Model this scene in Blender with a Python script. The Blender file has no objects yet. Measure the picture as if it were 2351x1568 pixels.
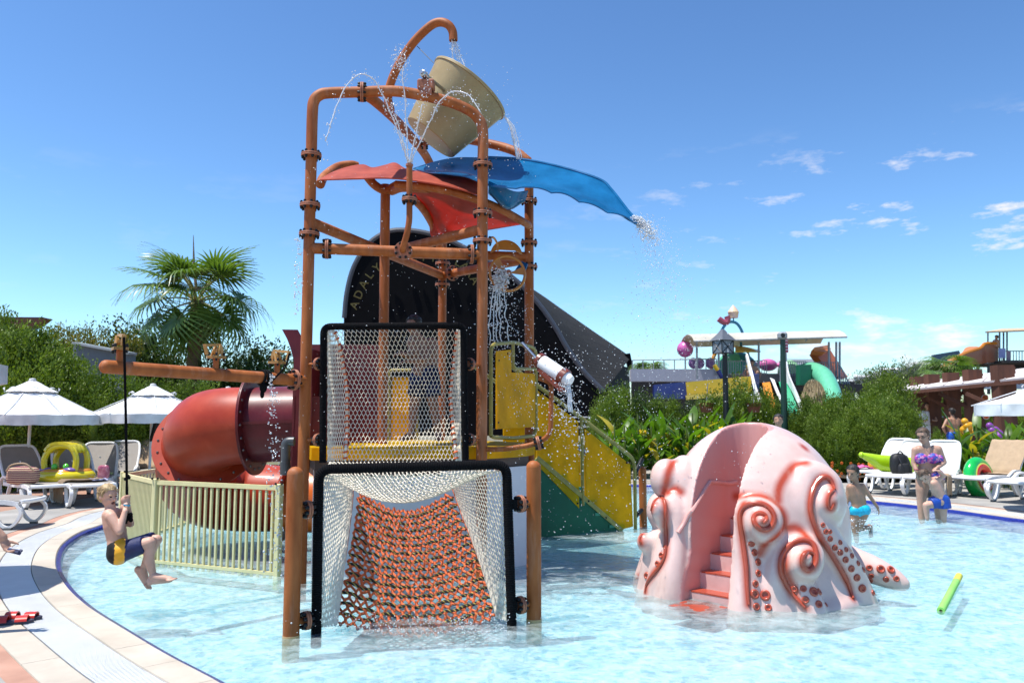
import bpy, bmesh, math, random
import numpy as np
from mathutils import Vector, Matrix, noise
from math import sin, cos, pi, radians, sqrt, atan2, tan

random.seed(11)
SC = bpy.context.scene
COL = SC.collection
# ------------------------------------------------------------------ camera
FPX, HORIZON, CU, CV, CAMZ = 1828.6, 965.0, 1175.5, 784.0, 1.5   # photo measured at 2351 x 1568
PITCH = math.atan((HORIZON - CV) / FPX)
cam = bpy.data.cameras.new('camera'); camo = bpy.data.objects.new('camera', cam); COL.objects.link(camo)
cam.sensor_width = 36.0; cam.lens = FPX / 2351 * 36
camo.location = (0, 0, CAMZ); camo.rotation_euler = (pi / 2 + PITCH, 0, 0)
cam.clip_start = .05; cam.clip_end = 9000
cam.dof.use_dof = True; cam.dof.focus_distance = 7.2; cam.dof.aperture_fstop = 3.2
SC.camera = camo
# ------------------------------------------------------------------ sky
SUN_EL = radians(71); SUN_DIR = Vector((-.95 * cos(SUN_EL), -.31 * cos(SUN_EL), sin(SUN_EL))).normalized()
CLOUD = (3.1, 1.4, 0)
W = bpy.data.worlds.new('World'); SC.world = W; W.use_nodes = True
nt = W.node_tree; nt.nodes.clear()
def wn(t, **k):
    n = nt.nodes.new(t)
    for a, b in k.items(): setattr(n, a, b)
    return n
def lk(a, b): nt.links.new(a, b)
sky = wn('ShaderNodeTexSky', sky_type='NISHITA', sun_disc=False, sun_elevation=SUN_EL,
         sun_rotation=atan2(SUN_DIR.x, SUN_DIR.y), altitude=0, air_density=1.0, dust_density=.3, ozone_density=6)
tc = wn('ShaderNodeTexCoord'); sep = wn('ShaderNodeSeparateXYZ'); lk(tc.outputs['Generated'], sep.inputs[0])
cn = wn('ShaderNodeTexNoise'); cn.inputs['Scale'].default_value = 1.0; cn.inputs['Detail'].default_value = 8; cn.inputs['Roughness'].default_value = .62
mp = wn('ShaderNodeMapping'); mp.inputs['Location'].default_value = CLOUD; mp.inputs['Scale'].default_value = (9, 9, 30); lk(tc.outputs['Generated'], mp.inputs[0]); lk(mp.outputs[0], cn.inputs['Vector'])
cr = wn('ShaderNodeValToRGB'); cr.color_ramp.elements[0].position = .56; cr.color_ramp.elements[1].position = .66
lk(cn.outputs[0], cr.inputs[0])
# clouds stand low over the horizon and thicken to the east
zr = wn('ShaderNodeMapRange', interpolation_type='SMOOTHSTEP'); lk(sep.outputs[2], zr.inputs[0])
for i, v in enumerate((.34, .26, 0, 1)): zr.inputs[1 + i].default_value = v
xr = wn('ShaderNodeMapRange', interpolation_type='SMOOTHSTEP'); lk(sep.outputs[0], xr.inputs[0])
for i, v in enumerate((.0, .5, .05, 1)): xr.inputs[1 + i].default_value = v
m1 = wn('ShaderNodeMath', operation='MULTIPLY'); lk(zr.outputs[0], m1.inputs[0]); lk(xr.outputs[0], m1.inputs[1])
m2 = wn('ShaderNodeMath', operation='MULTIPLY'); lk(m1.outputs[0], m2.inputs[0]); lk(cr.outputs[0], m2.inputs[1])
m3 = wn('ShaderNodeMath', operation='MULTIPLY'); lk(m2.outputs[0], m3.inputs[0]); m3.inputs[1].default_value = .85
mx = wn('ShaderNodeMix', data_type='RGBA'); lk(m3.outputs[0], mx.inputs['Factor']); lk(sky.outputs[0], mx.inputs['A'])
mx.inputs['B'].default_value = (8.6, 8.3, 8.5, 1)
gr = wn('ShaderNodeMix', data_type='RGBA', blend_type='MULTIPLY'); gr.inputs['Factor'].default_value = 1; gr.inputs['B'].default_value = (1.0, 1.02, .93, 1); gm = wn('ShaderNodeGamma'); gm.inputs[1].default_value = 1.36; lk(sky.outputs[0], gm.inputs[0]); lk(gm.outputs[0], gr.inputs['A']); lk(gr.outputs['Result'], mx.inputs['A'])
bg = wn('ShaderNodeBackground'); bg.inputs[1].default_value = .082; lk(mx.outputs['Result'], bg.inputs[0])
wo = wn('ShaderNodeOutputWorld'); lk(bg.outputs[0], wo.inputs[0])
# ------------------------------------------------------------------ sun, exposure
sl = bpy.data.lights.new('sun', 'SUN'); sl.energy = 4.5; sl.angle = radians(.53); sl.color = (1, .965, .9)
so = bpy.data.objects.new('sun', sl); COL.objects.link(so)
so.rotation_euler = SUN_DIR.to_track_quat('Z', 'Y').to_euler(); so.location = (-20, -5, 40)
SC.view_settings.view_transform = 'Standard'; SC.view_settings.look = 'None'
SC.view_settings.exposure = .6; SC.view_settings.gamma = 1; SC.view_settings.use_curve_mapping = False
SC.cycles.max_bounces = 8; SC.cycles.transparent_max_bounces = 16; SC.cycles.diffuse_bounces = 3
SC.cycles.glossy_bounces = 3; SC.cycles.transmission_bounces = 6
SC.cycles.caustics_reflective = False; SC.cycles.caustics_refractive = False
SC.cycles.use_denoising = True; SC.cycles.sample_clamp_indirect = 4

# ------------------------------------------------------------------ geometry helpers
def at(u, v, Y):
    """the point at world depth Y seen at photo position (u, v)"""
    x = (u - CU) / FPX; y = (CV - v) / FPX
    yw = cos(PITCH) - y * sin(PITCH); t = Y / yw
    return Vector((x * t, Y, CAMZ + (sin(PITCH) + y * cos(PITCH)) * t))
def gnd(u, v, z=0.):
    x = (u - CU) / FPX; y = (CV - v) / FPX
    t = (z - CAMZ) / (sin(PITCH) + y * cos(PITCH))
    return Vector((x * t, (cos(PITCH) - y * sin(PITCH)) * t, z))
def V(*a): return Vector(a)
def lerp(a, b, t): return a + (b - a) * t
def spline(pts, n, closed=False):
    """Catmull-Rom through pts, n samples per span"""
    P = [Vector(p) for p in pts]; N = len(P); out = []
    for i in range(N if closed else N - 1):
        if closed: a, b, c, d = P[(i - 1) % N], P[i], P[(i + 1) % N], P[(i + 2) % N]
        else:
            b, c = P[i], P[i + 1]; a = P[i - 1] if i else b * 2 - c; d = P[i + 2] if i + 2 < N else c * 2 - b
        for k in range(n):
            t = k / n
            out.append(.5 * ((2 * b) + (c - a) * t + (2 * a - 5 * b + 4 * c - d) * t * t + (3 * b - a - 3 * c + d) * t ** 3))
    if not closed: out.append(P[-1].copy())
    return out
def rounded(pts, r, n=5):
    """polyline with its inner corners rounded"""
    P = [Vector(p) for p in pts]; out = [P[0]]
    for i in range(1, len(P) - 1):
        a = P[i - 1] - P[i]; c = P[i + 1] - P[i]; d = min(r, a.length * .48, c.length * .48)
        A = P[i] + a.normalized() * d; C = P[i] + c.normalized() * d
        for k in range(n + 1):
            t = k / n; out.append((A * (1 - t) + P[i] * t) * (1 - t) + (P[i] * (1 - t) + C * t) * t)
    out.append(P[-1]); return out
def frames(P, closed=False):
    N = len(P); T = []
    for i in range(N):
        a = P[(i - 1) % N] if (closed or i) else P[0]; b = P[(i + 1) % N] if (closed or i < N - 1) else P[-1]
        t = b - a; T.append(t.normalized() if t.length > 1e-9 else Vector((0, 0, 1)))
    up = Vector((0, 0, 1)) if abs(T[0].z) < .9 else Vector((0, 1, 0))
    n = T[0].cross(up).normalized(); out = []
    for i in range(N):
        if i:
            ax = T[i - 1].cross(T[i])
            if ax.length > 1e-7: n = Matrix.Rotation(T[i - 1].angle(T[i]), 3, ax.normalized()) @ n
        n = (n - T[i] * n.dot(T[i])).normalized()
        out.append((T[i], n, T[i].cross(n)))
    return out
def basis(z, up=(0, 0, 1)):
    z = Vector(z).normalized(); x = Vector(up).cross(z)
    if x.length < 1e-4: x = Vector((1, 0, 0)).cross(z)
    if x.length < 1e-4: x = Vector((0, 1, 0))
    x.normalize(); y = z.cross(x)
    return Matrix((x, y, z)).transposed()

class MB:
    def __init__(s): s.v = []; s.f = []; s.m = []; s.cm = 0
    def add(s, vs, fs):
        o = len(s.v); s.v.extend(tuple(p) for p in vs)
        for f in fs: s.f.append(tuple(i + o for i in f)); s.m.append(s.cm)
        return s
    def box(s, c, d, R=None, bev=0.):
        c = Vector(c); R = R or Matrix.Identity(3); hx, hy, hz = d[0] / 2, d[1] / 2, d[2] / 2
        if bev > 0:
            b = min(bev, hx * .9, hy * .9, hz * .9); vs = []; 
            for sx in (-1, 1):
                for sy in (-1, 1):
                    for sz in (-1, 1):
                        vs += [(sx * hx, sy * (hy - b), sz * (hz - b)), (sx * (hx - b), sy * hy, sz * (hz - b)), (sx * (hx - b), sy * (hy - b), sz * hz)]
            bm = bmesh.new(); [bm.verts.new(p) for p in vs]; bmesh.ops.convex_hull(bm, input=bm.verts)
            bm.verts.index_update(); s.add([c + R @ v.co for v in bm.verts], [[v.index for v in f.verts] for f in bm.faces]); bm.free(); return s
        vs = [c + R @ Vector((x * hx, y * hy, z * hz)) for x in (-1, 1) for y in (-1, 1) for z in (-1, 1)]
        return s.add(vs, [(0, 1, 3, 2), (4, 6, 7, 5), (0, 4, 5, 1), (2, 3, 7, 6), (0, 2, 6, 4), (1, 5, 7, 3)])
    def bar(s, p, q, w, h, up=(0, 0, 1), bev=0.):
        p, q = Vector(p), Vector(q); R = basis(q - p, up)
        return s.box((p + q) / 2, (w, h, (q - p).length), R, bev)
    def tube(s, pts, r, n=10, caps=True, closed=False):
        P = [Vector(p) for p in pts]; N = len(P); F = frames(P, closed); vs = []
        for i in range(N):
            ri = r[i] if hasattr(r, '__len__') else r
            for k in range(n):
                a = 2 * pi * k / n; vs.append(P[i] + F[i][1] * (ri * cos(a)) + F[i][2] * (ri * sin(a)))
        fs = []
        for i in range(N if closed else N - 1):
            for k in range(n):
                a, b = i * n + k, i * n + (k + 1) % n; j = ((i + 1) % N) * n
                fs.append((a, b, j + (k + 1) % n, j + k))
        if caps and not closed:
            fs.append(tuple(reversed(range(n)))); fs.append(tuple((N - 1) * n + k for k in range(n)))
        return s.add(vs, fs)
    def hollow(s, pts, r, t, n=24):
        """open pipe with wall thickness"""
        P = [Vector(p) for p in pts]; N = len(P); F = frames(P); vs = []
        for q in (0, t):
            for i in range(N):
                rr = (r[i] if hasattr(r, '__len__') else r) - q
                for k in range(n):
                    a = 2 * pi * k / n; vs.append(P[i] + F[i][1] * (rr * cos(a)) + F[i][2] * (rr * sin(a)))
        fs = []; o = N * n
        for i in range(N - 1):
            for k in range(n):
                a, b = i * n + k, i * n + (k + 1) % n
                fs.append((a, b, b + n, a + n)); fs.append((o + a + n, o + b + n, o + b, o + a))
        for k in range(n):
            a, b = k, (k + 1) % n; fs.append((b, a, o + a, o + b)); e = (N - 1) * n
            fs.append((e + a, e + b, o + e + b, o + e + a))
        return s.add(vs, fs)
    def ball(s, c, r, nu=12, nv=8, R=None):
        c = Vector(c); r = r if hasattr(r, '__len__') else (r, r, r); R = R or Matrix.Identity(3)
        vs = [c + R @ Vector((0, 0, r[2]))]
        for j in range(1, nv):
            th = pi * j / nv
            for i in range(nu):
                a = 2 * pi * i / nu; vs.append(c + R @ Vector((r[0] * sin(th) * cos(a), r[1] * sin(th) * sin(a), r[2] * cos(th))))
        vs.append(c + R @ Vector((0, 0, -r[2]))); e = len(vs) - 1; fs = []
        for i in range(nu):
            fs.append((0, 1 + i, 1 + (i + 1) % nu)); k = 1 + (nv - 2) * nu
            fs.append((e, k + (i + 1) % nu, k + i))
            for j in range(nv - 2):
                a, b = 1 + j * nu + i, 1 + j * nu + (i + 1) % nu; fs.append((a, a + nu, b + nu, b))
        return s.add(vs, fs)
    def lathe(s, prof, n=24, c=(0, 0, 0), R=None, close=False):
        c = Vector(c); R = R or Matrix.Identity(3); vs = []; L = len(prof)
        for (r, z) in prof:
            for k in range(n):
                a = 2 * pi * k / n; vs.append(c + R @ Vector((r * cos(a), r * sin(a), z)))
        fs = []
        for i in range(L if close else L - 1):
            for k in range(n):
                a, b = i * n + k, i * n + (k + 1) % n; j = ((i + 1) % L) * n
                fs.append((a, b, j + (k + 1) % n, j + k))
        if not close:
            if prof[0][0] > 1e-6: fs.append(tuple(reversed(range(n))))
            if prof[-1][0] > 1e-6: fs.append(tuple((L - 1) * n + k for k in range(n)))
        return s.add(vs, fs)
    def torus(s, c, R1, r2, n=24, m=8, R=None):
        return s.lathe([(R1 + r2 * cos(2 * pi * i / m), r2 * sin(2 * pi * i / m)) for i in range(m)], n, c, R, True)
    def prism(s, poly, d, c=(0, 0, 0), R=None):
        """2-D outline in the local xy plane, extruded from -d/2 to d/2 along local z"""
        c = Vector(c); R = R or Matrix.Identity(3); n = len(poly)
        vs = [c + R @ Vector((x, y, -d / 2)) for x, y in poly] + [c + R @ Vector((x, y, d / 2)) for x, y in poly]
        return s.add(vs, [tuple(reversed(range(n))), tuple(range(n, 2 * n))] + [(i, (i + 1) % n, n + (i + 1) % n, n + i) for i in range(n)])
    def poly3(s, pts, d):
        """3-D polygon (planar-ish) thickened by d along its normal"""
        P = [Vector(p) for p in pts]; n = len(P); nrm = Vector()
        for i in range(n): nrm += (P[i] - P[0]).cross(P[(i + 1) % n] - P[0])
        nrm.normalize(); vs = [p - nrm * d / 2 for p in P] + [p + nrm * d / 2 for p in P]
        return s.add(vs, [tuple(reversed(range(n))), tuple(range(n, 2 * n))] + [(i, (i + 1) % n, n + (i + 1) % n, n + i) for i in range(n)])
    def sheet(s, fn, nu, nv, d=0.):
        """grid fn(u, v), thickened by d (closed shell) when d > 0"""
        G = [[Vector(fn(i / nu, j / nv)) for j in range(nv + 1)] for i in range(nu + 1)]
        w = nv + 1
        quads = [(i * w + j, (i + 1) * w + j, (i + 1) * w + j + 1, i * w + j + 1) for i in range(nu) for j in range(nv)]
        flat = [p for row in G for p in row]
        if not d: return s.add(flat, quads)
        nr = []
        for i in range(nu + 1):
            for j in range(nv + 1):
                a = G[min(i + 1, nu)][j] - G[max(i - 1, 0)][j]; b = G[i][min(j + 1, nv)] - G[i][max(j - 1, 0)]
                n_ = a.cross(b); nr.append(n_.normalized() if n_.length > 1e-12 else Vector((0, 0, 1)))
        o = len(flat); vs = [p + n_ * d / 2 for p, n_ in zip(flat, nr)] + [p - n_ * d / 2 for p, n_ in zip(flat, nr)]
        fs = quads + [tuple(o + k for k in reversed(q)) for q in quads]
        rim = [i * w for i in range(nu + 1)] + [nu * w + j for j in range(1, w)] + [i * w + nv for i in range(nu - 1, -1, -1)] + [j for j in range(nv - 1, 0, -1)]
        for k in range(len(rim)):
            a, b = rim[k], rim[(k + 1) % len(rim)]; fs.append((b, a, o + a, o + b))
        return s.add(vs, fs)
    def capsule(s, p, q, r0, r1, n=14):
        """tapered limb with round ends"""
        p, q = Vector(p), Vector(q); R = basis(q - p); L = (q - p).length
        prof = [(1e-4, -r0)] + [(r0 * sin(a), -r0 * cos(a)) for a in (.5, 1., 1.35)] + [(r0, 0), ((r0 + r1) / 2, L / 2), (r1, L)] + [(r1 * cos(a), L + r1 * sin(a)) for a in (.3, .7, 1.15)] + [(1e-4, L + r1)]
        return s.lathe(prof, n, p, R)
    def chain(s, pts, rs, n=14):
        for i in range(len(pts) - 1): s.capsule(pts[i], pts[i + 1], rs[i], rs[i + 1], n)
        return s
    def mesh(s, name, mats, smooth=35):
        me = bpy.data.meshes.new(name); me.from_pydata(s.v, [], s.f)
        mats = mats if isinstance(mats, (list, tuple)) else [mats]
        for m in mats: me.materials.append(m)
        if len(mats) > 1: me.polygons.foreach_set('material_index', s.m)
        if smooth:
            me.polygons.foreach_set('use_smooth', [True] * len(me.polygons))
            if smooth < 180: me.set_sharp_from_angle(angle=radians(smooth))
        me.update(); return me
    def build(s, name, mats, parent=None, smooth=35, **k):
        return link(name, s.mesh(name, mats, smooth), parent, **k)

def link(name, me, parent=None, loc=None, label=None, cat=None, group=None, kind=None):
    """mesh in world coordinates, or local ones when the parent is flagged local"""
    o = bpy.data.objects.new(name, me); COL.objects.link(o)
    if parent is not None:
        o.parent = parent
        if not parent.get('_loc'):
            p = parent; off = Vector()
            while p is not None: off += p.location; p = p.parent
            o.location = -off
        else: o['_loc'] = 1
    if loc is not None: o.location = loc
    tag(o, label, cat, group, kind); return o
def tag(o, label=None, cat=None, group=None, kind=None):
    for k, v in (('label', label), ('category', cat), ('group', group), ('kind', kind)):
        if v: o[k] = v
    return o
def thing(name, label, cat, loc=(0, 0, 0), group=None, rz=0., local=False):
    o = bpy.data.objects.new(name, None); COL.objects.link(o); o.location = loc; o.rotation_euler = (0, 0, rz)
    o.empty_display_size = .1
    if local: o['_loc'] = 1
    return tag(o, label, cat, group)
def kids(o): return [c for c in COL.objects if c.parent == o]
def copy_tree(o, parent=None, _tree=None):
    if _tree is None:
        _tree = {}
        for c in COL.objects:
            if c.parent: _tree.setdefault(c.parent, []).append(c)
    c = o.copy(); COL.objects.link(c); c.parent = parent
    for ch in _tree.get(o, []): copy_tree(ch, c, _tree)
    return c
def finish():
    for o in COL.objects:
        if '_loc' in o: del o['_loc']
def remesh(mb, voxel, smooth_it=4, name='body'):
    """fuse overlapping closed shapes into one continuous skin"""
    me = mb.mesh(name, [], 0); o = bpy.data.objects.new('tmp', me); COL.objects.link(o)
    r = o.modifiers.new('r', 'REMESH'); r.mode = 'VOXEL'; r.voxel_size = voxel; r.use_smooth_shade = True
    if smooth_it:
        sm = o.modifiers.new('s', 'SMOOTH'); sm.iterations = smooth_it; sm.factor = .5
    dg = bpy.context.evaluated_depsgraph_get(); ev = o.evaluated_get(dg)
    out = bpy.data.meshes.new_from_object(ev); out.name = name
    bpy.data.objects.remove(o); bpy.data.meshes.remove(me)
    out.polygons.foreach_set('use_smooth', [True] * len(out.polygons)); return out

# ------------------------------------------------------------------ materials
MAT = {}
def mat(name, col, rough=.5, spec=.5, metal=0., var=.08, vs=6., bump=0., bs=60., coat=0., trans=0., sss=0., alpha=1., col2=None, detail=4, tint=0., stretch=None):
    """principled colour with noise mottling and fine relief"""
    m = bpy.data.materials.new(name); m.use_nodes = True; t = m.node_tree; N = t.nodes; b = N['Principled BSDF']
    b.inputs['Roughness'].default_value = rough; b.inputs['Specular IOR Level'].default_value = spec; b.inputs['Metallic'].default_value = metal
    b.inputs['Coat Weight'].default_value = coat; b.inputs['Coat Roughness'].default_value = .08
    b.inputs['Transmission Weight'].default_value = trans; b.inputs['Alpha'].default_value = alpha
    if sss: b.inputs['Subsurface Weight'].default_value = sss; b.inputs['Subsurface Radius'].default_value = (.02, .008, .004); b.inputs['Subsurface Scale'].default_value = .5
    tc = N.new('ShaderNodeTexCoord'); src = tc.outputs['Object']
    if stretch:
        mp = N.new('ShaderNodeMapping'); mp.inputs['Scale'].default_value = stretch; t.links.new(src, mp.inputs[0]); src = mp.outputs[0]
    c = Vector(col[:3])
    if var or col2:
        nz = N.new('ShaderNodeTexNoise'); nz.inputs['Scale'].default_value = vs; nz.inputs['Detail'].default_value = detail; nz.inputs['Roughness'].default_value = .6
        t.links.new(src, nz.inputs['Vector'])
        rp = N.new('ShaderNodeValToRGB'); rp.color_ramp.elements[0].position = .32; rp.color_ramp.elements[1].position = .68
        a = c * (1 - var); d = Vector(col2) if col2 else c * (1 + var)
        rp.color_ramp.elements[0].color = (*a, 1); rp.color_ramp.elements[1].color = (*d, 1)
        t.links.new(nz.outputs[0], rp.inputs[0]); out = rp.outputs[0]
        if tint:
            oi = N.new('ShaderNodeObjectInfo'); hs = N.new('ShaderNodeHueSaturation'); mr = N.new('ShaderNodeMapRange')
            mr.inputs[3].default_value = 1 - tint; mr.inputs[4].default_value = 1 + tint
            t.links.new(oi.outputs['Random'], mr.inputs[0]); t.links.new(mr.outputs[0], hs.inputs['Value']); t.links.new(out, hs.inputs['Color']); out = hs.outputs[0]
        t.links.new(out, b.inputs['Base Color'])
        rr = N.new('ShaderNodeMapRange'); rr.inputs[3].default_value = max(0, rough - .08); rr.inputs[4].default_value = min(1, rough + .1)
        t.links.new(nz.outputs[0], rr.inputs[0]); t.links.new(rr.outputs[0], b.inputs['Roughness'])
    else: b.inputs['Base Color'].default_value = (*c, 1)
    if bump:
        n2 = N.new('ShaderNodeTexNoise'); n2.inputs['Scale'].default_value = bs; n2.inputs['Detail'].default_value = 5; t.links.new(src, n2.inputs['Vector'])
        bp = N.new('ShaderNodeBump'); bp.inputs['Strength'].default_value = bump; bp.inputs['Distance'].default_value = .01
        t.links.new(n2.outputs[0], bp.inputs['Height']); t.links.new(bp.outputs[0], b.inputs['Normal'])
    MAT[name] = m; return m
def leafmat(name, col, col2, vs=1.4, trans=.35, rough=.45, tint=.12, mul=(1.5, 1.6, .55), spec=.35):
    """leaf: diffuse, glossy cuticle and light passing through the blade"""
    m = mat(name, col, rough, spec, var=.25, vs=vs, col2=col2, tint=tint); t = m.node_tree; N = t.nodes; b = N['Principled BSDF']
    src = b.inputs['Base Color'].links[0].from_socket
    tr = N.new('ShaderNodeBsdfTranslucent'); g = N.new('ShaderNodeMixRGB'); g.blend_type = 'MULTIPLY'; g.inputs[0].default_value = 1; g.inputs[2].default_value = (*mul, 1)
    t.links.new(src, g.inputs[1]); t.links.new(g.outputs[0], tr.inputs[0])
    ms = N.new('ShaderNodeMixShader'); ms.inputs[0].default_value = trans; o = N['Material Output']
    t.links.new(b.outputs[0], ms.inputs[1]); t.links.new(tr.outputs[0], ms.inputs[2]); t.links.new(ms.outputs[0], o.inputs[0])
    return m

pipe_m = mat('orange_paint', (.33, .085, .016), .55, .28, var=.25, vs=7, bump=.06, bs=25, col2=(.41, .128, .034), stretch=(1, 1, .3))
def wear(m, col, lo, hi, amt, scale=4., st=(1, 1, .12)):
    """limescale and fading in run-down streaks over a paint"""
    t = m.node_tree; N = t.nodes; b = N['Principled BSDF']; src = b.inputs['Base Color'].links[0].from_socket; tc = N.new('ShaderNodeTexCoord'); mp = N.new('ShaderNodeMapping'); mp.inputs['Scale'].default_value = st
    nz = N.new('ShaderNodeTexNoise'); nz.inputs['Scale'].default_value = scale; nz.inputs['Detail'].default_value = 7; nz.inputs['Roughness'].default_value = .7; mr = N.new('ShaderNodeMapRange'); mx = N.new('ShaderNodeMixRGB')
    for i, v in enumerate((lo, hi, 0, amt)): mr.inputs[1 + i].default_value = v
    mx.inputs[2].default_value = (*col, 1); t.links.new(tc.outputs['Object'], mp.inputs[0]); t.links.new(mp.outputs[0], nz.inputs['Vector']); t.links.new(nz.outputs[0], mr.inputs[0]); t.links.new(mr.outputs[0], mx.inputs[0]); t.links.new(src, mx.inputs[1]); t.links.new(mx.outputs[0], b.inputs['Base Color']); return m
wear(pipe_m, (.46, .27, .19), .52, .78, .55, 9)
flange_m = mat('worn_orange_paint', (.34, .12, .06), .5, var=.25, vs=14, bump=.1)
bolt_m = mat('black_cap', (.007, .007, .008), .45, .3, var=.2)
black_m = mat('black_rope', (.004, .004, .005), .85, .12, var=.3, vs=40, bump=.5, bs=120)
white_m = mat('white_plastic', (.78, .78, .78), .35, var=.03)
olive_m = mat('olive_paint', (.27, .22, .04), .45, var=.2, vs=12, bump=.05)
maroon_m = mat('maroon_gelcoat', (.115, .008, .013), .4, .3, var=.2, vs=4, coat=.08, col2=(.16, .016, .02))
red_m = mat('red_gelcoat', (.36, .036, .014), .42, .25, var=.16, vs=3, coat=.06, bump=.02, bs=8, col2=(.42, .055, .022))
orange_m = mat('orange_gelcoat', (.66, .14, .02), .35, var=.1, vs=4, coat=.1)
canopy_m = leafmat('canopy_red', (.50, .10, .06), (.56, .13, .08), vs=4, trans=.3, rough=.5, tint=0, spec=.2, mul=(1.3, .7, .5))
canopyhot_m = leafmat('canopy_translucent_red', (.52, .045, .02), (.58, .06, .03), vs=3, trans=.5, rough=.4, tint=0, spec=.2, mul=(1.3, .7, .5))
yellow_m = leafmat('yellow_plastic', (.88, .53, .003), (.92, .58, .006), vs=3, trans=.5, rough=.5, tint=0, spec=.2, mul=(1.15, 1.05, .5))
blue_m = leafmat('blue_gelcoat', (.01, .16, .38), (.015, .2, .45), vs=3, trans=.25, rough=.15, tint=0, mul=(.6, 1.2, 1.3))
khaki_m = mat('khaki_gelcoat', (.34, .25, .105), .45, var=.12, vs=3, coat=.1, col2=(.40, .30, .14))
grey_m = mat('grey_pvc', (.055, .06, .065), .4, var=.15)
steel_m = mat('steel', (.5, .5, .5), .3, metal=1, var=.1)
galv_m = mat('galvanised', (.3, .32, .34), .5, metal=.6, var=.15)
cream_m = mat('cream_paint', (.72, .64, .33), .4, var=.07, vs=9)
fence2_m = cream_m
net_m = mat('white_cord', (.72, .655, .53), .8, var=.12, vs=30)
lace_m = mat('orange_cord', (.62, .12, .03), .75, var=.25, vs=40)
oran_m = mat('orange_rope', (.58, .12, .035), .75, var=.3, vs=25, bump=.3, bs=200)
import bisect
# ================================================================== pool and deck
POOL = [gnd(u, v, .03) for u, v in ((515, 1568), (400, 1508), (300, 1449), (215, 1395), (165, 1347), (141, 1300), (152, 1256), (195, 1225), (248, 1206))]
POOL += [V(-6.0, 13.2, .03), V(-5.2, 16.5, .03), V(-2, 18.4, .03), V(2, 18.6, .03), V(4.6, 17.4, .03), gnd(1985, 1151, .03), gnd(2160, 1170, .03), gnd(2351, 1196, .03),
         V(8.6, 9.6, .03), V(8.7, 6.6, .03), V(7.2, 4, .03), V(4.2, 2.6, .03), V(1.6, 2.55, .03), V(-.2, 3.2, .03)]
POOL = [Vector((p.x, p.y, 0)) for p in spline(POOL, 14, True)]
NP = len(POOL)
_area = sum(POOL[i].x * POOL[(i + 1) % NP].y - POOL[(i + 1) % NP].x * POOL[i].y for i in range(NP))
OUTN = []
for i in range(NP):
    t = (POOL[(i + 2) % NP] - POOL[(i - 2) % NP]).normalized(); n_ = Vector((t.y, -t.x, 0)) * (1 if _area > 0 else -1); OUTN.append(n_)
def off(i, d, z): p = POOL[i % NP] + OUTN[i % NP] * d; return Vector((p.x, p.y, z))
def ring(mb, prof):
    """sweep an outward profile [(distance, z)] round the pool"""
    vs = [off(i, d, z) for i in range(NP) for d, z in prof]; L = len(prof)
    fs = [(i * L + k, ((i + 1) % NP) * L + k, ((i + 1) % NP) * L + k + 1, i * L + k + 1) for i in range(NP) for k in range(L - 1)]
    return mb.add(vs, fs)
coping_m = mat('cream_stone', (.47, .41, .33), .6, var=.06, vs=2.5, bump=.12, bs=90, col2=(.54, .48, .395), tint=.03)
grate_m = mat('white_grate', (.74, .74, .72), .5, var=.04, vs=5)
dark_m = mat('dark_gap', (.12, .12, .115), .9, var=.1)
bluetile_m = mat('blue_mosaic', (.012, .018, .2), .25, var=.3, vs=60, coat=.3, col2=(.03, .045, .33))
terra_m = mat('terracotta', (.40, .21, .145), .8, var=.14, vs=3, bump=.15, bs=70, col2=(.47, .265, .19))
greystone_m = mat('grey_stone', (.30, .285, .26), .85, var=.12, vs=1.6, bump=.25, bs=45, col2=(.37, .35, .32))
ring(MB(), [(0, 0)])
ring(MB(), [(0, -.3), (0, .03), (.012, .045), (.05, .048)]).build('blue_tile_band', bluetile_m, smooth=50, kind='structure')
ring(MB(), [(.05, .046), (.06, .056), (.262, .056), (.262, .0)]).build('pool_coping', MAT['dark_gap'], smooth=30, kind='structure')
SLABS = []
ring(MB(), [(.262, .012), (.55, .012)]).build('gutter', dark_m, kind='structure')
ring(MB(), [(.55, .0), (.55, .056), (.765, .056), (.765, .02)]).build('outer_coping', MAT['dark_gap'], smooth=30, kind='structure')
# coping slabs, each its own stone with a narrow joint
def slabs(parent, d0, d1, length):
    cum = [0.]
    for i in range(NP): cum.append(cum[-1] + (POOL[(i + 1) % NP] - POOL[i]).length)
    n = int(cum[-1] / length); st = cum[-1] / n; k = 0
    def pos(s, d, z):
        i = min(bisect.bisect_right(cum, s) - 1, NP - 1); t = (s - cum[i]) / (cum[i + 1] - cum[i]); a, b = off(i, d, z), off(i + 1, d, z); return lerp(a, b, t)
    par = [o for o in COL.objects if o.name == parent][0]
    for k in range(n):
        s0, s1 = k * st + .0012, (k + 1) * st - .0012; q = 4; h = .064 + random.uniform(-.001, .001); vs = []; m = MB()
        for j in range(q + 1):
            s = lerp(s0, s1, j / q); vs += [pos(s, d0, .05), pos(s, d0 + .008, h), pos(s, d1 - .006, h), pos(s, d1, .05)]
        m.add(vs, [(j * 4 + c, j * 4 + 4 + c, j * 4 + 5 + c, j * 4 + 1 + c) for j in range(q) for c in range(3)] + [(3, 2, 1, 0), tuple(q * 4 + c for c in range(4))])
        m.build('coping_slab', coping_m, par, 25)
slabs('pool_coping', .05, .262, .5); slabs('outer_coping', .55, .765, .52)
ring(MB(), [(.765, .06), (.90, .058)]).build('terracotta_strip', terra_m, kind='structure')
ring(MB(), [(.90, .062), (2.1, .062)]).build('stone_path', greystone_m, kind='structure')
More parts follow.
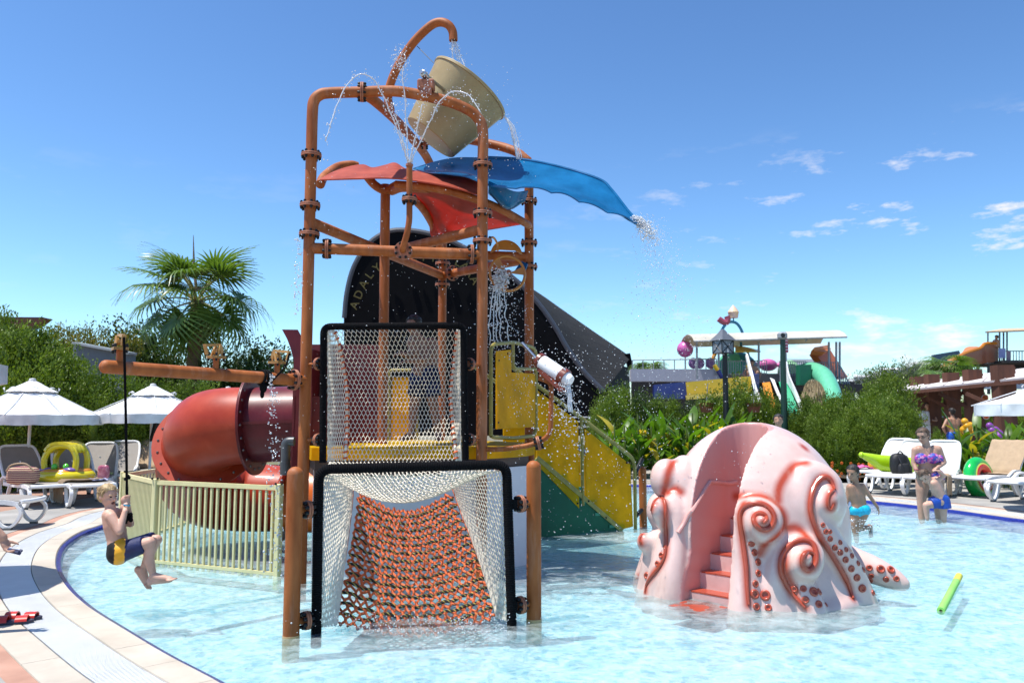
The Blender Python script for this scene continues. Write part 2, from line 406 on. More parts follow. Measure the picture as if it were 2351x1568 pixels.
# gutter grating: slats across the gutter, laid only where it can be seen
g = MB(); acc = 0.
for i in range(NP):
    a, b = POOL[i], POOL[(i + 1) % NP]; L = (b - a).length
    if not ((a.x < 0 and a.y < 13 and not (a.x > -1 and a.y < 5)) or (a.x > 3.5 and 9.5 < a.y < 18)): continue
    na, nb = OUTN[i], OUTN[(i + 1) % NP]; s_ = acc
    while s_ < L:
        t = s_ / L; p = lerp(a, b, t); n_ = lerp(na, nb, t).normalized(); d = (b - a).normalized()
        g.box(p + n_ * .406 + V(0, 0, .048), (.277, .0135, .026), Matrix((n_, d, V(0, 0, 1))).transposed()); s_ += .0235
    acc = s_ - L
g.build('gutter_grating', grate_m, smooth=0, label='white slatted overflow grating along the pool edge', kind='stuff', cat='grating')

# paving beyond the path: salmon on the west side, pale grey-beige on the east
def paving_mat():
    m = bpy.data.materials.new('paving'); m.use_nodes = True; t = m.node_tree; N = t.nodes; b = N['Principled BSDF']; b.inputs['Roughness'].default_value = .85
    tc = N.new('ShaderNodeTexCoord'); br = N.new('ShaderNodeTexBrick'); br.inputs['Scale'].default_value = 1; br.inputs['Brick Width'].default_value = .4; br.inputs['Row Height'].default_value = .2; br.inputs['Mortar Size'].default_value = .006
    nz = N.new('ShaderNodeTexNoise'); nz.inputs['Scale'].default_value = .9; nz.inputs['Detail'].default_value = 6
    t.links.new(tc.outputs['Object'], br.inputs['Vector']); t.links.new(tc.outputs['Object'], nz.inputs['Vector'])
    for k, c in (('Color1', (.40, .22, .155, 1)), ('Color2', (.44, .26, .19, 1)), ('Mortar', (.33, .22, .18, 1))): br.inputs[k].default_value = c
    b2 = N.new('ShaderNodeTexBrick'); b2.inputs['Scale'].default_value = 1; b2.inputs['Brick Width'].default_value = .6; b2.inputs['Row Height'].default_value = .3; b2.inputs['Mortar Size'].default_value = .006
    t.links.new(tc.outputs['Object'], b2.inputs['Vector'])
    for k, c in (('Color1', (.36, .335, .30, 1)), ('Color2', (.41, .38, .345, 1)), ('Mortar', (.3, .28, .26, 1))): b2.inputs[k].default_value = c
    sx = N.new('ShaderNodeSeparateXYZ'); t.links.new(tc.outputs['Object'], sx.inputs[0])
    gt = N.new('ShaderNodeMath'); gt.operation = 'GREATER_THAN'; gt.inputs[1].default_value = .5; t.links.new(sx.outputs[0], gt.inputs[0])
    mx = N.new('ShaderNodeMixRGB'); t.links.new(gt.outputs[0], mx.inputs[0]); t.links.new(br.outputs[0], mx.inputs[1]); t.links.new(b2.outputs[0], mx.inputs[2])
    ml = N.new('ShaderNodeMixRGB'); ml.blend_type = 'MULTIPLY'; ml.inputs[0].default_value = .5; rp = N.new('ShaderNodeValToRGB'); rp.color_ramp.elements[0].color = (.6, .58, .56, 1); rp.color_ramp.elements[0].position = .3; rp.color_ramp.elements[1].color = (1.1, 1.1, 1.1, 1)
    t.links.new(nz.outputs[0], rp.inputs[0]); t.links.new(mx.outputs[0], ml.inputs[1]); t.links.new(rp.outputs[0], ml.inputs[2]); t.links.new(ml.outputs[0], b.inputs['Base Color'])
    return m
ring(MB(), [(2.1, .058), (6, .058), (14, .058), (32, .05)]).build('deck', paving_mat(), smooth=0, kind='structure')
ground_m = mat('dry_ground', (.16, .14, .09), .95, var=.3, vs=.3)
MB().sheet(lambda u, v: (lerp(-2500, 2500, u), lerp(-2500, 2500, v), -.7), 4, 4).build('ground', ground_m, smooth=0, kind='structure')

# pool floor: small pale mosaic tiles
def floor_mat():
    m = bpy.data.materials.new('pool_mosaic'); m.use_nodes = True; t = m.node_tree; N = t.nodes; b = N['Principled BSDF']; b.inputs['Roughness'].default_value = .4
    tc = N.new('ShaderNodeTexCoord')
    vo = N.new('ShaderNodeTexVoronoi'); vo.distance = 'CHEBYCHEV'; vo.inputs['Scale'].default_value = 24; vo.inputs['Randomness'].default_value = 0
    # broad wavy offset, as moving water bends the tiling
    nz = N.new('ShaderNodeTexNoise'); nz.inputs['Scale'].default_value = 5.5; nz.inputs['Detail'].default_value = 3
    mm = N.new('ShaderNodeVectorMath'); mm.operation = 'MULTIPLY_ADD'; mm.inputs[1].default_value = (.16, .16, 0)
    t.links.new(tc.outputs['Object'], nz.inputs['Vector']); t.links.new(nz.outputs['Color'], mm.inputs[0]); t.links.new(tc.outputs['Object'], mm.inputs[2]); t.links.new(mm.outputs[0], vo.inputs['Vector'])
    sr = N.new('ShaderNodeSeparateColor'); t.links.new(vo.outputs['Color'], sr.inputs[0])
    rp = N.new('ShaderNodeValToRGB'); e = rp.color_ramp.elements; rp.color_ramp.interpolation = 'CONSTANT'
    e[0].color = (.30, .60, .75, 1); e[1].position = .15; e[1].color = (.48, .77, .86, 1)
    for p, c in ((.38, (.60, .84, .90, 1)), (.72, (.78, .91, .93, 1))): k = e.new(p); k.color = c
    t.links.new(sr.outputs[0], rp.inputs[0])
    t.links.new(rp.outputs[0], b.inputs['Base Color']); return m
MB().add([off(i, .001, -.16) for i in range(NP)], [tuple(range(NP))]).build('pool_floor', floor_mat(), smooth=0, kind='structure')

# water: choppy surface, clear body over the tiles
def water_mat():
    m = bpy.data.materials.new('pool_water'); m.use_nodes = True; t = m.node_tree; N = t.nodes; N.clear()
    o = N.new('ShaderNodeOutputMaterial'); tc = N.new('ShaderNodeTexCoord')
    n1 = N.new('ShaderNodeTexNoise'); n1.inputs['Scale'].default_value = 9; n1.inputs['Detail'].default_value = 7; n1.inputs['Roughness'].default_value = .68; n1.inputs['Distortion'].default_value = .6
    t.links.new(tc.outputs['Object'], n1.inputs['Vector'])
    bp = N.new('ShaderNodeBump'); bp.inputs['Strength'].default_value = .5; bp.inputs['Distance'].default_value = .035; t.links.new(n1.outputs[0], bp.inputs['Height'])
    tr = N.new('ShaderNodeBsdfTransparent'); tr.inputs[0].default_value = (.80, .95, .98, 1)
    rf = N.new('ShaderNodeBsdfRefraction'); rf.inputs['IOR'].default_value = 1.33; rf.inputs['Roughness'].default_value = .02; rf.inputs[0].default_value = (.9, .98, .99, 1); t.links.new(bp.outputs[0], rf.inputs['Normal'])
    m1 = N.new('ShaderNodeMixShader'); m1.inputs[0].default_value = .25; t.links.new(tr.outputs[0], m1.inputs[1]); t.links.new(rf.outputs[0], m1.inputs[2])
    gl = N.new('ShaderNodeBsdfGlossy'); gl.inputs['Roughness'].default_value = .06; gl.inputs[0].default_value = (1, 1, 1, 1); t.links.new(bp.outputs[0], gl.inputs['Normal'])
    fr = N.new('ShaderNodeFresnel'); fr.inputs['IOR'].default_value = 1.33; t.links.new(bp.outputs[0], fr.inputs['Normal'])
    m2 = N.new('ShaderNodeMixShader'); t.links.new(fr.outputs[0], m2.inputs[0]); t.links.new(m1.outputs[0], m2.inputs[1]); t.links.new(gl.outputs[0], m2.inputs[2])
    # fine air bubbles churned into the water where the sprays fall
    df = N.new('ShaderNodeBsdfDiffuse'); df.inputs[0].default_value = (.80, .92, .95, 1); t.links.new(bp.outputs[0], df.inputs['Normal'])
    n3 = N.new('ShaderNodeTexNoise'); n3.inputs['Scale'].default_value = 5.5; n3.inputs['Detail'].default_value = 9; n3.inputs['Roughness'].default_value = .72; n3.inputs['Distortion'].default_value = 1.0; t.links.new(tc.outputs['Object'], n3.inputs['Vector'])
    r3 = N.new('ShaderNodeMapRange'); t.links.new(n3.outputs[0], r3.inputs[0])
    for i, v in enumerate((.40, .76, .02, .34)): r3.inputs[1 + i].default_value = v
    m3 = N.new('ShaderNodeMixShader'); t.links.new(r3.outputs[0], m3.inputs[0]); t.links.new(m2.outputs[0], m3.inputs[1]); t.links.new(df.outputs[0], m3.inputs[2])
    t.links.new(m3.outputs[0], o.inputs[0]); return m
XS0, XS1, YS0, YS1 = -6.6, 9.2, 2.2, 19
def wave(x, y):
    p = Vector((x * 1.6, y * 1.9, 0)); q = Vector((x * 5.2, y * 6.1, 3.3))
    return .011 * noise.noise(p) + .007 * noise.noise(q) + .004 * noise.noise(q * 2.3)
def build_water():
    nx, ny = 420, 420; mb = MB(); poly = [(p.x, p.y) for p in POOL]
    # rows get denser toward the viewer
    ys = [YS0 + (YS1 - YS0) * (j / ny) ** 1.5 for j in range(ny + 1)]
    vs = [(XS0 + (XS1 - XS0) * i / nx, y, wave(XS0 + (XS1 - XS0) * i / nx, y)) for y in ys for i in range(nx + 1)]
    w = nx + 1; fs = []
    for j in range(ny):
        ym = (ys[j] + ys[j + 1]) / 2; xs = []
        for k in range(NP):
            (x1, y1), (x2, y2) = poly[k], poly[(k + 1) % NP]
            if (y1 > ym) != (y2 > ym): xs.append(x1 + (ym - y1) / (y2 - y1) * (x2 - x1))
        xs.sort()
        for i in range(nx):
            xm = XS0 + (XS1 - XS0) * (i + .5) / nx
            if len(xs) > 1 and any(xs[q] - .06 < xm < xs[q + 1] + .06 for q in range(0, len(xs) - 1, 2)): fs.append((j * w + i, j * w + i + 1, (j + 1) * w + i + 1, (j + 1) * w + i))
    mb.v = vs; mb.f = fs; mb.m = [0] * len(fs)
    return mb.build('water', water_mat(), smooth=180, kind='structure')
build_water()

wear(coping_m, (.31, .255, .19), .5, .85, .5, 1.6, (1, 1, 1)); wear(greystone_m, (.2, .19, .17), .5, .8, .6, 1.2, (1, 1, 1))
# ================================================================== water play tower
PR = .054
def vx(u, v, Y): return at(u, v, Y).x
L = V(vx(706, 700, 7.56), 7.56, 0); R = V(vx(1107, 700, 7.86), 7.86, 0); RR = V(vx(1215, 700, 9.2), 9.2, 0)
C = V(vx(885, 650, 9.0), 9.0, 0); B = V(vx(1016, 650, 10.45), 10.45, 0)
ZF = (at(0, 357, 7.56).z, at(0, 472, 7.56).z, at(0, 538, 7.56).z)
ZB, ZR, ZTOP = at(0, 577, 7.7).z, 3.41, at(0, 214, 7.6).z
tower = thing('water_play_tower', 'tall orange pipe water play tower with red canopies and yellow deck', 'play tower', (C.x, C.y, 0))
flange_cache = {}
def flange_mesh(r):
    k = round(r, 3)
    if k not in flange_cache:
        a = MB()
        for s in (-1, 1): a.lathe([(r * .9, s * .0015), (r + .043, s * .0015), (r + .045, s * .004), (r + .045, s * .013), (r + .043, s * .0155), (r * .9, s * .0155)], 28)
        b = MB()
        for i in range(8):
            t = 2 * pi * (i + .5) / 8; p = V((r + .028) * cos(t), (r + .028) * sin(t), 0)
            for s in (-1, 1): b.lathe([(.0135, s * .015), (.0145, s * .03), (.011, s * .04), (.004, s * .044)], 8, p)
        flange_cache[k] = (a.mesh('flange', flange_m), b.mesh('bolts', bolt_m))
    return flange_cache[k]
def flange(p, axis=(0, 0, 1), r=PR, parent=None):
    parent = parent or tower; a, b = flange_mesh(r); o = bpy.data.objects.new('flange', a); COL.objects.link(o); o.parent = parent
    off_ = Vector(); q = parent
    while q is not None: off_ += q.location; q = q.parent
    o.location = Vector(p) - off_; o.rotation_euler = basis(axis).to_euler()
    c = bpy.data.objects.new('bolts', b); COL.objects.link(c); c.parent = o; c['kind'] = 'stuff'; return o
def pipe(name, pts, r=PR, n=18, parent=None, m=None, caps=True):
    return MB().tube(pts, r, n, caps).build(name, m or pipe_m, parent or tower)
def dome_end(mb, p, d, r, n=18):
    mb.lathe([(r, 0), (r * .97, r * .25), (r * .8, r * .55), (r * .45, r * .82), (1e-4, r * .92)], n, p, basis(d))
def up(p, z): return V(p.x, p.y, z)
def zy(v, Y): return at(0, v, Y).z
# pillars; the front pair run on into the arch that carries the bucket
for p in (L, R): pipe('pillar', [up(p, -.16), up(p, ZF[0])])
front = [up(L, ZF[0]), at(716, 262, 7.56), at(721, 233, 7.57), at(734, 219, 7.58), at(757, 214, 7.6)] + [at(*q) for q in ((830, 212, 7.66), (905, 210, 7.71), (965, 219, 7.75), (1030, 234, 7.8), (1075, 253, 7.83), (1097, 272, 7.85), (1107, 300, 7.86))] + [up(R, ZF[0])]
front[1] = up(L, front[1].z); front[-2] = up(R, front[-2].z)
pipe('bucket_arch', spline(front, 6), PR)
pipe('pillar', [up(RR, -.16), up(RR, ZR + .3), up(RR, ZTOP - .17)])
pipe('pillar', [up(B, 1.2), up(B, ZTOP - .3)])
pipe('center_pole', [up(C, -.1), at(885, 425, 9.0)], .056)
for p in (L, R, RR):
    for z in ZF: flange(up(p, z))
flange(up(B, ZF[1])); flange(up(B, ZF[2]))
# brown wear ring under the left top
# radial beams, front beam and rear beam
def beam(a, b, fl=(), r=PR):
    o = pipe('beam', [a, b], r); d = b - a
    for t in fl: flange(a + d * t, d, r, o)
    return o
for p in (L, R, RR, B): beam(up(p, ZR), up(C, ZR))
d_ = (R - L)
beam(up(L, ZB), up(R, ZB), (.1, .935))
beam(up(B, ZR + .01), up(RR, ZR - .03), (.13,))
# nozzle standpipe bolted to the front beam
np_ = [at(925, 576, 7.66 - .03), at(924, 572, 7.56), at(935, 535, 7.5), at(940, 505, 7.5), at(940, 470, 7.5), at(940, 382, 7.5)]
nz = pipe('nozzle_pipe', rounded(np_, .05), .03, 14); flange(at(940, 459, 7.5), (0, 0, 1), .03, nz)
flange(at(926, 576, 7.63), (0, -1, 0), .045, nz)
MB().lathe([(.02, -.01), (.036, 0), (.036, .02), (.02, .024)], 14, at(940, 382, 7.5)).build('nozzle', flange_m, nz)
# arch from the front arch back to the rear pillar, rear arch to the right pillar
pipe('arch', spline([at(832, 214, 7.66), at(862, 234, 8.0), at(912, 280, 8.9), at(952, 325, 9.6), at(985, 372, 10.2), up(B, ZTOP - .3)], 6))
flange(at(831, 212, 7.66), (1, .15, 0))
rear = [at(966, 326, 9.75), at(1040, 318, 9.7), at(1120, 330, 9.45), at(1180, 347, 9.27), at(1207, 366, 9.2), up(RR, ZTOP - .17)]
pipe('arch', spline(rear, 6)); flange(at(975, 326, 9.74), (1, .1, 0))
# spout over the bucket, stayed by a cable
sp = [at(897, 255, 8.85), at(891, 228, 8.85), at(896, 195, 8.82), at(915, 150, 8.78), at(948, 100, 8.72), at(985, 63, 8.66), at(1008, 52, 8.63), at(1028, 57, 8.6), at(1039, 73, 8.6), at(1041, 94, 8.6)]
spout = MB().hollow(spline(sp, 6), .049, .008, 18).build('spout_pipe', pipe_m, tower)
MB().tube([at(958, 107, 8.7), at(1008, 158, 8.5)], .004, 6).build('stay_cable', bolt_m, tower)
# bearing block
bp_ = at(978, 200, 7.74)
bb = MB().box(bp_ + V(0, .02, .02), (.17, .14, .10), None, .015).box(bp_ + V(.0, .02, -.055), (.12, .13, .08)).build('bearing_block', flange_m, tower)
MB().lathe([(.035, -.05), (.035, .05), (.02, .055), (.02, .08)], 14, bp_ + V(-.015, -.03, .11), basis((-.3, -1, .05))).build('bearing', steel_m, bb)
MB().tube([bp_ + V(.02, 0, .1), at(1090, 265, 9.3)], .02, 10).build('axle', steel_m, tower)
# ---- tipping bucket
AX = at(1084, 199, 8.6) - at(989, 318, 8.6); AX.normalize()
bk0 = at(988, 318, 8.6)
bucket = thing('tipping_bucket', 'khaki tipping bucket pouring water high above the tower', 'bucket', bk0)
Rb = basis(AX, (0, 1, 0))
MB().lathe([(1e-4, 0), (.315, 0), (.325, .01), (.475, .70), (.49, .705), (.49, .73), (.46, .73), (.45, .70), (.31, .02), (1e-4, .02)], 48, bk0, Rb).build('shell', khaki_m, bucket, 30)
rim_ = MB(); rim_.torus(bk0 + AX * .725, .475, .014, 48, 8, Rb); rim_.build('rim', khaki_m, bucket)
# ---- red canopies
def sheet2(name, rows, m, d=.012, nu=4, parent=None, n=6):
    """lofted shell through rows of 3-D points"""
    Rw = [spline(r, n) for r in rows]; cols = [spline([r[i] for r in Rw], nu) for i in range(len(Rw[0]))]
    nU, nV = len(cols) - 1, len(cols[0]) - 1
    return MB().sheet(lambda u, v: cols[round(u * nU)][round(v * nV)], nU, nV, d).build(name, m, parent or tower, 60)
ftop = [(735, 412, 8.3), (765, 396, 8.5), (800, 384, 8.75), (833, 379, 8.95), (855, 386, 8.95), (885, 380, 9.0), (907, 375, 9.0), (930, 388, 8.9), (960, 394, 8.8), (1010, 398, 8.6), (1060, 405, 8.4), (1100, 416, 8.2)]
fbot = [(735, 414, 8.28), (765, 413, 8.1), (800, 412, 8.05), (833, 411, 8.0), (855, 410, 8.0), (885, 410, 7.98), (907, 411, 7.95), (930, 413, 7.95), (960, 417, 7.95), (1010, 425, 7.98), (1060, 437, 8.02), (1100, 449, 8.06)]
fmid = [((a[0] + b[0]) / 2, (a[1] + b[1]) / 2 - 5 * sin(pi * i / 11), (a[2] + b[2]) / 2) for i, (a, b) in enumerate(zip(ftop, fbot))]
sheet2('canopy', [[at(*q) for q in ftop], [at(*q) for q in fmid], [at(*q) for q in fbot]], canopy_m, .014, 5)
near = [(908, 424, 8.2), (960, 428, 8.15), (1020, 437, 8.12), (1080, 454, 8.15), (1140, 476, 8.3), (1205, 512, 8.6)]
far = [(940, 448, 9.5), (965, 480, 9.8), (985, 515, 10.0), (1000, 547, 10.1), (1090, 533, 9.9), (1204, 514, 9.5)]
mid = [((a[0] + b[0]) / 2 + 8, (a[1] + b[1]) / 2 - 14 * sin(pi * i / 5), (a[2] + b[2]) / 2) for i, (a, b) in enumerate(zip(near, far))]
sheet2('canopy', [[at(*q) for q in near], [at(*q) for q in mid], [at(*q) for q in far]], canopyhot_m, .012, 5)
pipe('canopy_rib', spline([at(735, 424, 8.3), at(745, 405, 8.5), at(775, 384, 8.9), at(805, 379, 9.0), at(820, 382, 9.05)], 6), .05)
pipe('canopy_rib', spline([at(835, 395, 8.9), at(860, 425, 8.9), at(886, 437, 8.95), at(912, 425, 8.9)], 5), .05)
pipe('canopy_rib', spline([at(*q) for q in near] + [up(RR, zy(520, 9.2))], 5), .042)
pipe('canopy_rib', spline([at(945, 452, 9.3), at(975, 485, 9.6), at(997, 525, 10), at(1008, 560, 10.2), up(B, ZF[1] + .1)], 5), .048)
pipe('canopy_rib', spline([at(900, 440, 8.95), at(925, 432, 8.6), at(985, 434, 8.3)], 5), .045)
# ---- blue water chute over the canopy
ct = [(948, 388, 8.9), (1000, 372, 8.9), (1050, 363, 8.9), (1120, 364, 8.85), (1200, 369, 8.75), (1290, 387, 8.6), (1375, 414, 8.4), (1405, 440, 8.3), (1447, 493, 8.15), (1476, 516, 8.05)]
cb = [(1010, 398, 8.1), (1040, 402, 8.05), (1075, 408, 8.0), (1130, 428, 7.9), (1222, 437, 7.85), (1282, 448, 7.8), (1335, 467, 7.78), (1390, 488, 7.78), (1445, 508, 7.85), (1472, 522, 7.95)]
cmx = []
for i, (a, b) in enumerate(zip(ct, cb)):
    k = sin(pi * i / 9); cmx.append(((a[0] + b[0]) / 2, (a[1] + b[1]) / 2 + 9 * k + 3, (a[2] + b[2]) / 2))
def chute():
    rows = [[at(*q) for q in ct], [at(*q) for q in cmx], [at(*q) for q in cb]]
    Rw = [spline(r, 10) for r in rows]; cols = [spline([r[i] for r in Rw], 5) for i in range(len(Rw[0]))]; nU, nV = len(cols) - 1, len(cols[0]) - 1
    def f(u, v):
        p = cols[round(u * nU)][round(v * nV)].copy()
        if v > .6 and .4 < u < .98: p.z += .03 * (v - .6) / .4 * abs(sin(u * 24)) ** .8
        return p
    return MB().sheet(f, nU, nV, .012).build('water_chute', blue_m, tower, 60)
ch = chute()
MB().tube(spline([at(q[0], q[1] - 2, q[2]) for q in ct[3:]], 5), .018, 8).build('chute_lip', blue_m, ch)
# dark blue catch box under the chute head
sheet2('catch_box', [[at(1122, 415, 7.98), at(1180, 440, 8.0), at(1212, 438, 8.2)], [at(1122, 440, 8.1), at(1165, 478, 8.15), at(1205, 462, 8.3)], [at(1122, 445, 8.7), at(1168, 480, 8.7), at(1205, 450, 8.7)]], blue_m, .012, 5, ch)

# ---- swing beam with rope pulleys
b0, b1 = up(L, at(0, 874, 7.56).z), at(243, 842, 6.2)
sb = MB().tube([b0, b1], PR, 18); dome_end(sb, b1, b1 - b0, PR)
sbeam = sb.build('swing_beam', pipe_m, tower); bd = (b1 - b0).normalized()
flange(b0 + bd * .13, bd, PR, sbeam)
tan_m = mat('tan_bracket_paint', (.47, .25, .07), .4, var=.15, vs=10)
def bracket(p, yaw):
    Rz = Matrix.Rotation(yaw, 3, 'Z'); j = lambda x, y, z: p + Rz @ V(x, y, z)
    MB().tube([p, p + V(0, 0, .09)], .026, 12).build('bracket_stub', pipe_m, sbeam)
    MB().box(p + V(0, 0, .094), (.125, .11, .008), Rz).box(p + V(0, 0, .106), (.125, .11, .008), Rz).build('bracket_plate', tan_m, sbeam)
    m = MB()
    for y in (-.032, .032): m.bar(j(-.045, y, .108), j(-.025, y * .8, .205), .008, .026).bar(j(.02, y, .108), j(-.02, y * .8, .205), .008, .022)
    m.bar(j(-.04, 0, .212), j(.15, 0, .19), .034, .022).bar(j(.145, 0, .195), j(.12, 0, .115), .03, .014); m.build('bracket_arm', tan_m, sbeam, kind='stuff')
    MB().lathe([(.012, -.024), (.034, -.022), (.024, 0), (.034, .022), (.012, .024)], 14, j(-.012, 0, .158), basis(Rz @ V(0, 1, 0))).build('pulley', tan_m, sbeam)
    b = MB()
    for sx in (-1, 1):
        for sy in (-1, 1): b.lathe([(.009, -.035), (.011, -.015), (.01, 0), (.011, .035), (.005, .042)], 8, j(sx * .048, sy * .042, .1))
    b.build('bolts', bolt_m, sbeam, kind='stuff')
    return j(.15, 0, .18)
T = lambda t: b0 + (b1 - b0) * t
rope_top = bracket(T(.945) + V(0, 0, PR * .9), -.95); bracket(T(.50) + V(0, 0, PR * .9), -1.9); rt2 = bracket(T(.17) + V(0, 0, PR * .9), -.5)
ow = MB()
for k in range(3): ow.torus(T(.22 + .018 * k) + V(0, 0, 0), PR + .012, .011, 18, 6, basis(bd + V(0, 0, .12 * (k - 1))))
ow.tube(spline([rt2, rt2 + V(-.03, -.02, -.12), T(.2) + V(.03, -.06, -.02), T(.22) + V(0, -.05, -.09)], 5), .009, 6)
ow.ball(T(.235) + V(0, -.05, -.09), (.035, .03, .05), 8, 6).ball(T(.24) + V(0, -.05, -.15), (.02, .02, .04), 8, 6)
ow.build('tied_rope', black_m, None, label='black rope tied up around the swing beam near the pillar', cat='rope')

# ---- deck, skirt walls
ZD = 1.24
ya = MB(); hexr = 1.72
hexp = [C + V(hexr * cos(radians(250 + 60 * k)), hexr * sin(radians(250 + 60 * k)), 0) for k in range(6)]
hexp[0] = L + V(.05, .1, 0); hexp[1] = R + V(.02, .1, 0); hexp[2] = RR + V(.06, .05, 0); hexp[4] = V(-2.2, 10.1, 0); hexp[5] = V(-2.25, 8.7, 0)
arc = []
for k in range(6):
    a, b = hexp[k], hexp[(k + 1) % 6]
    for t in np.linspace(0, 1, 8, endpoint=False):
        q = lerp(a, b, float(t)); o_ = (q - C); q = q + o_.normalized() * (.16 * sin(pi * t) if k in (1, 2, 3) else 0); arc.append((q.x - C.x, q.y - C.y))
MB().prism(arc, .12, up(C, ZD - .06)).build('deck_plate', yellow_m, tower, 30)
under_m = mat('brown_steel', (.07, .04, .03), .6, var=.2)
MB().prism([(x * .96, y * .96) for x, y in arc], .16, up(C, ZD - .2)).build('deck_frame', under_m, tower, 30)
skirt_m = mat('white_wall_panel', (.62, .63, .67), .5, var=.05, vs=4)
rr_s = gnd(1240, 1286); wl = gnd(712, 1327)
for a, b in ((V(wl.x, wl.y + .03, 0), V(R.x + .02, R.y + .12, 0)), (V(R.x + .03, R.y + .12, 0), V(rr_s.x, rr_s.y, 0)), (V(rr_s.x, rr_s.y, 0), V(rr_s.x - .1, rr_s.y + 1.6, 0))):
    MB().poly3([up(a, -.15), up(b, -.15), up(b, 1.02), up(a, 1.02)], .02).build('skirt_panel', skirt_m, tower)
# ---- curved yellow guard beside the cannon
gq = lambda u, v: at(u, v, lerp(8.02, 9.15, (u - 1125) / 105.))
gt_ = [gq(1127, 1000), gq(1127, 800), gq(1134, 790), gq(1180, 786), gq(1222, 797), gq(1230, 806), gq(1231, 985), gq(1226, 1000), gq(1180, 1006), gq(1134, 1004)]
MB().tube(rounded(gt_ + [gt_[0]], .05), .02, 10, True).build('guard_rail', olive_m, tower)
MB().tube(rounded([gq(1178, 788), gq(1178, 838), gq(1183, 846), gq(1229, 848)], .03), .018, 10).build('guard_rail', olive_m, tower)
MB().poly3([gq(1139, 985), gq(1139, 806), gq(1172, 803), gq(1173, 855), gq(1228, 858), gq(1228, 980)], .012).build('guard_panel', yellow_m, tower)
bmb = MB()
for u, v in ((1145, 828), (1165, 812), (1144, 970), (1190, 978), (1225, 975)): bmb.ball(gq(u, v) - V(.0, .012, 0), .012, 8, 6)
bmb.build('bolts', bolt_m, tower, kind='stuff')
# yellow guard behind the net, and rail
yq = lambda u, v: at(u, v, 9.9)
MB().poly3([yq(897, 1010), yq(900, 866), yq(948, 866), yq(952, 1010)], .015).build('guard_panel', yellow_m, tower)
MB().tube(rounded([yq(893, 1010), yq(895, 850), yq(955, 850), yq(958, 1010)], .04), .02, 10).build('guard_rail', olive_m, tower)
# supply pipe under the deck up to the cannon
MB().tube(rounded([at(1105, 1032, 7.86), at(1160, 1031, 7.8), at(1225, 1021, 7.75), at(1264, 1000, 7.7), at(1266, 878, 7.7), at(1238, 868, 7.75)], .09), .024, 12).build('supply_pipe', pipe_m, tower)
flange(at(1236, 1017, 7.74), (1, 0, .25), .024)
# ---- grey waste pipe at the slide mouth
MB().tube(rounded([at(676, 1013, 8.0), at(656, 1013, 8.0), at(655, 1085, 8.0)], .07), .045, 14).tube([at(655, 1060, 8.0), at(655, 1090, 8.0)], .052, 14).build('grey_pipe', grey_m, tower)

# ---- water cannon
can = thing('water_cannon', 'white swivel water cannon with brown bands on the tower rail', 'water cannon', at(1266, 875, 7.7))
c0, c1 = at(1236, 826, 7.75), at(1310, 876, 7.55); ca = (c1 - c0).normalized(); Rc = basis(ca); cl = (c1 - c0).length
MB().lathe([(1e-4, -.0), (.045, .0), (.062, .02), (.074, .06), (.074, cl - .09), (.07, cl - .06), (.052, cl)], 24, c0, Rc).build('barrel', white_m, can)
brn = mat('brown_plastic', (.17, .035, .018), .35, var=.1)
MB().lathe([(.07, cl - .12), (.083, cl - .12), (.083, cl - .06), (.07, cl - .06)], 24, c0, Rc).lathe([(.05, -.005), (.076, .0), (.08, .035), (.07, .05)], 24, c0, Rc).bar(c0 + V(.02, -.02, -.09), c1 + V(-.06, -.02, -.09), .1, .035).build('band', brn, can)
MB().bar(at(1240, 858, 7.74), at(1265, 872, 7.7), .06, .05).build('yoke', pipe_m, can)
MB().tube([c0 - ca * .02, c0 - ca * .22 + V(0, 0, .06)], .016, 8).tube([c0 - ca * .02 + V(0, .06, 0), c0 - ca * .2 + V(0, .06, .05)], .016, 8).build('handle', steel_m, can)

# ---- water wheel spinner
wh = at(1165, 628, 8.75)
wheel = thing('water_spinner', 'orange spinning water wheel with scoops splashing under the pipes', 'spinner', wh)
wm = mat('wheel_orange', (.45, .17, .02), .35, var=.15, coat=.2)
Rw_ = basis((.25, -1, .1)); wr = .2
wk = MB().torus(wh, wr, .016, 36, 8, Rw_); wk.build('rim', wm, wheel)
for k, wdt in ((.2, .5), (2.3, .5), (4.4, .5)):
    pl = [(0.02 * cos(k), .02 * sin(k))] + [(wr * .97 * cos(k + a), wr * .97 * sin(k + a)) for a in np.linspace(-wdt / 2, wdt / 2, 7)]
    MB().prism(pl, .014, wh, Rw_).build('spoke', wm, wheel)
MB().lathe([(1e-4, -.06), (.03, -.06), (.035, 0), (.03, .06), (1e-4, .06)], 14, wh, Rw_).build('hub', flange_m, wheel)
d2 = at(1163, 588, 9.0)
MB().prism([(.19 * cos(a), .19 * sin(a)) for a in np.linspace(.15, pi - .15, 20)] + [(-.1, .07), (.1, .07)], .014, d2, Rw_).build('scoop_disc', wm, wheel)
MB().poly3([at(1183, 620, 8.85), at(1198, 600, 8.9), at(1212, 607, 8.85), at(1206, 622, 8.8)], .01).build('paddle', blue_m, wheel)
MB().tube(spline([at(1112, 563, 8.4), at(1130, 545, 8.4), at(1142, 560, 8.6), at(1143, 575, 8.7)], 5), .012, 8).build('feed_hose', wm, wheel)

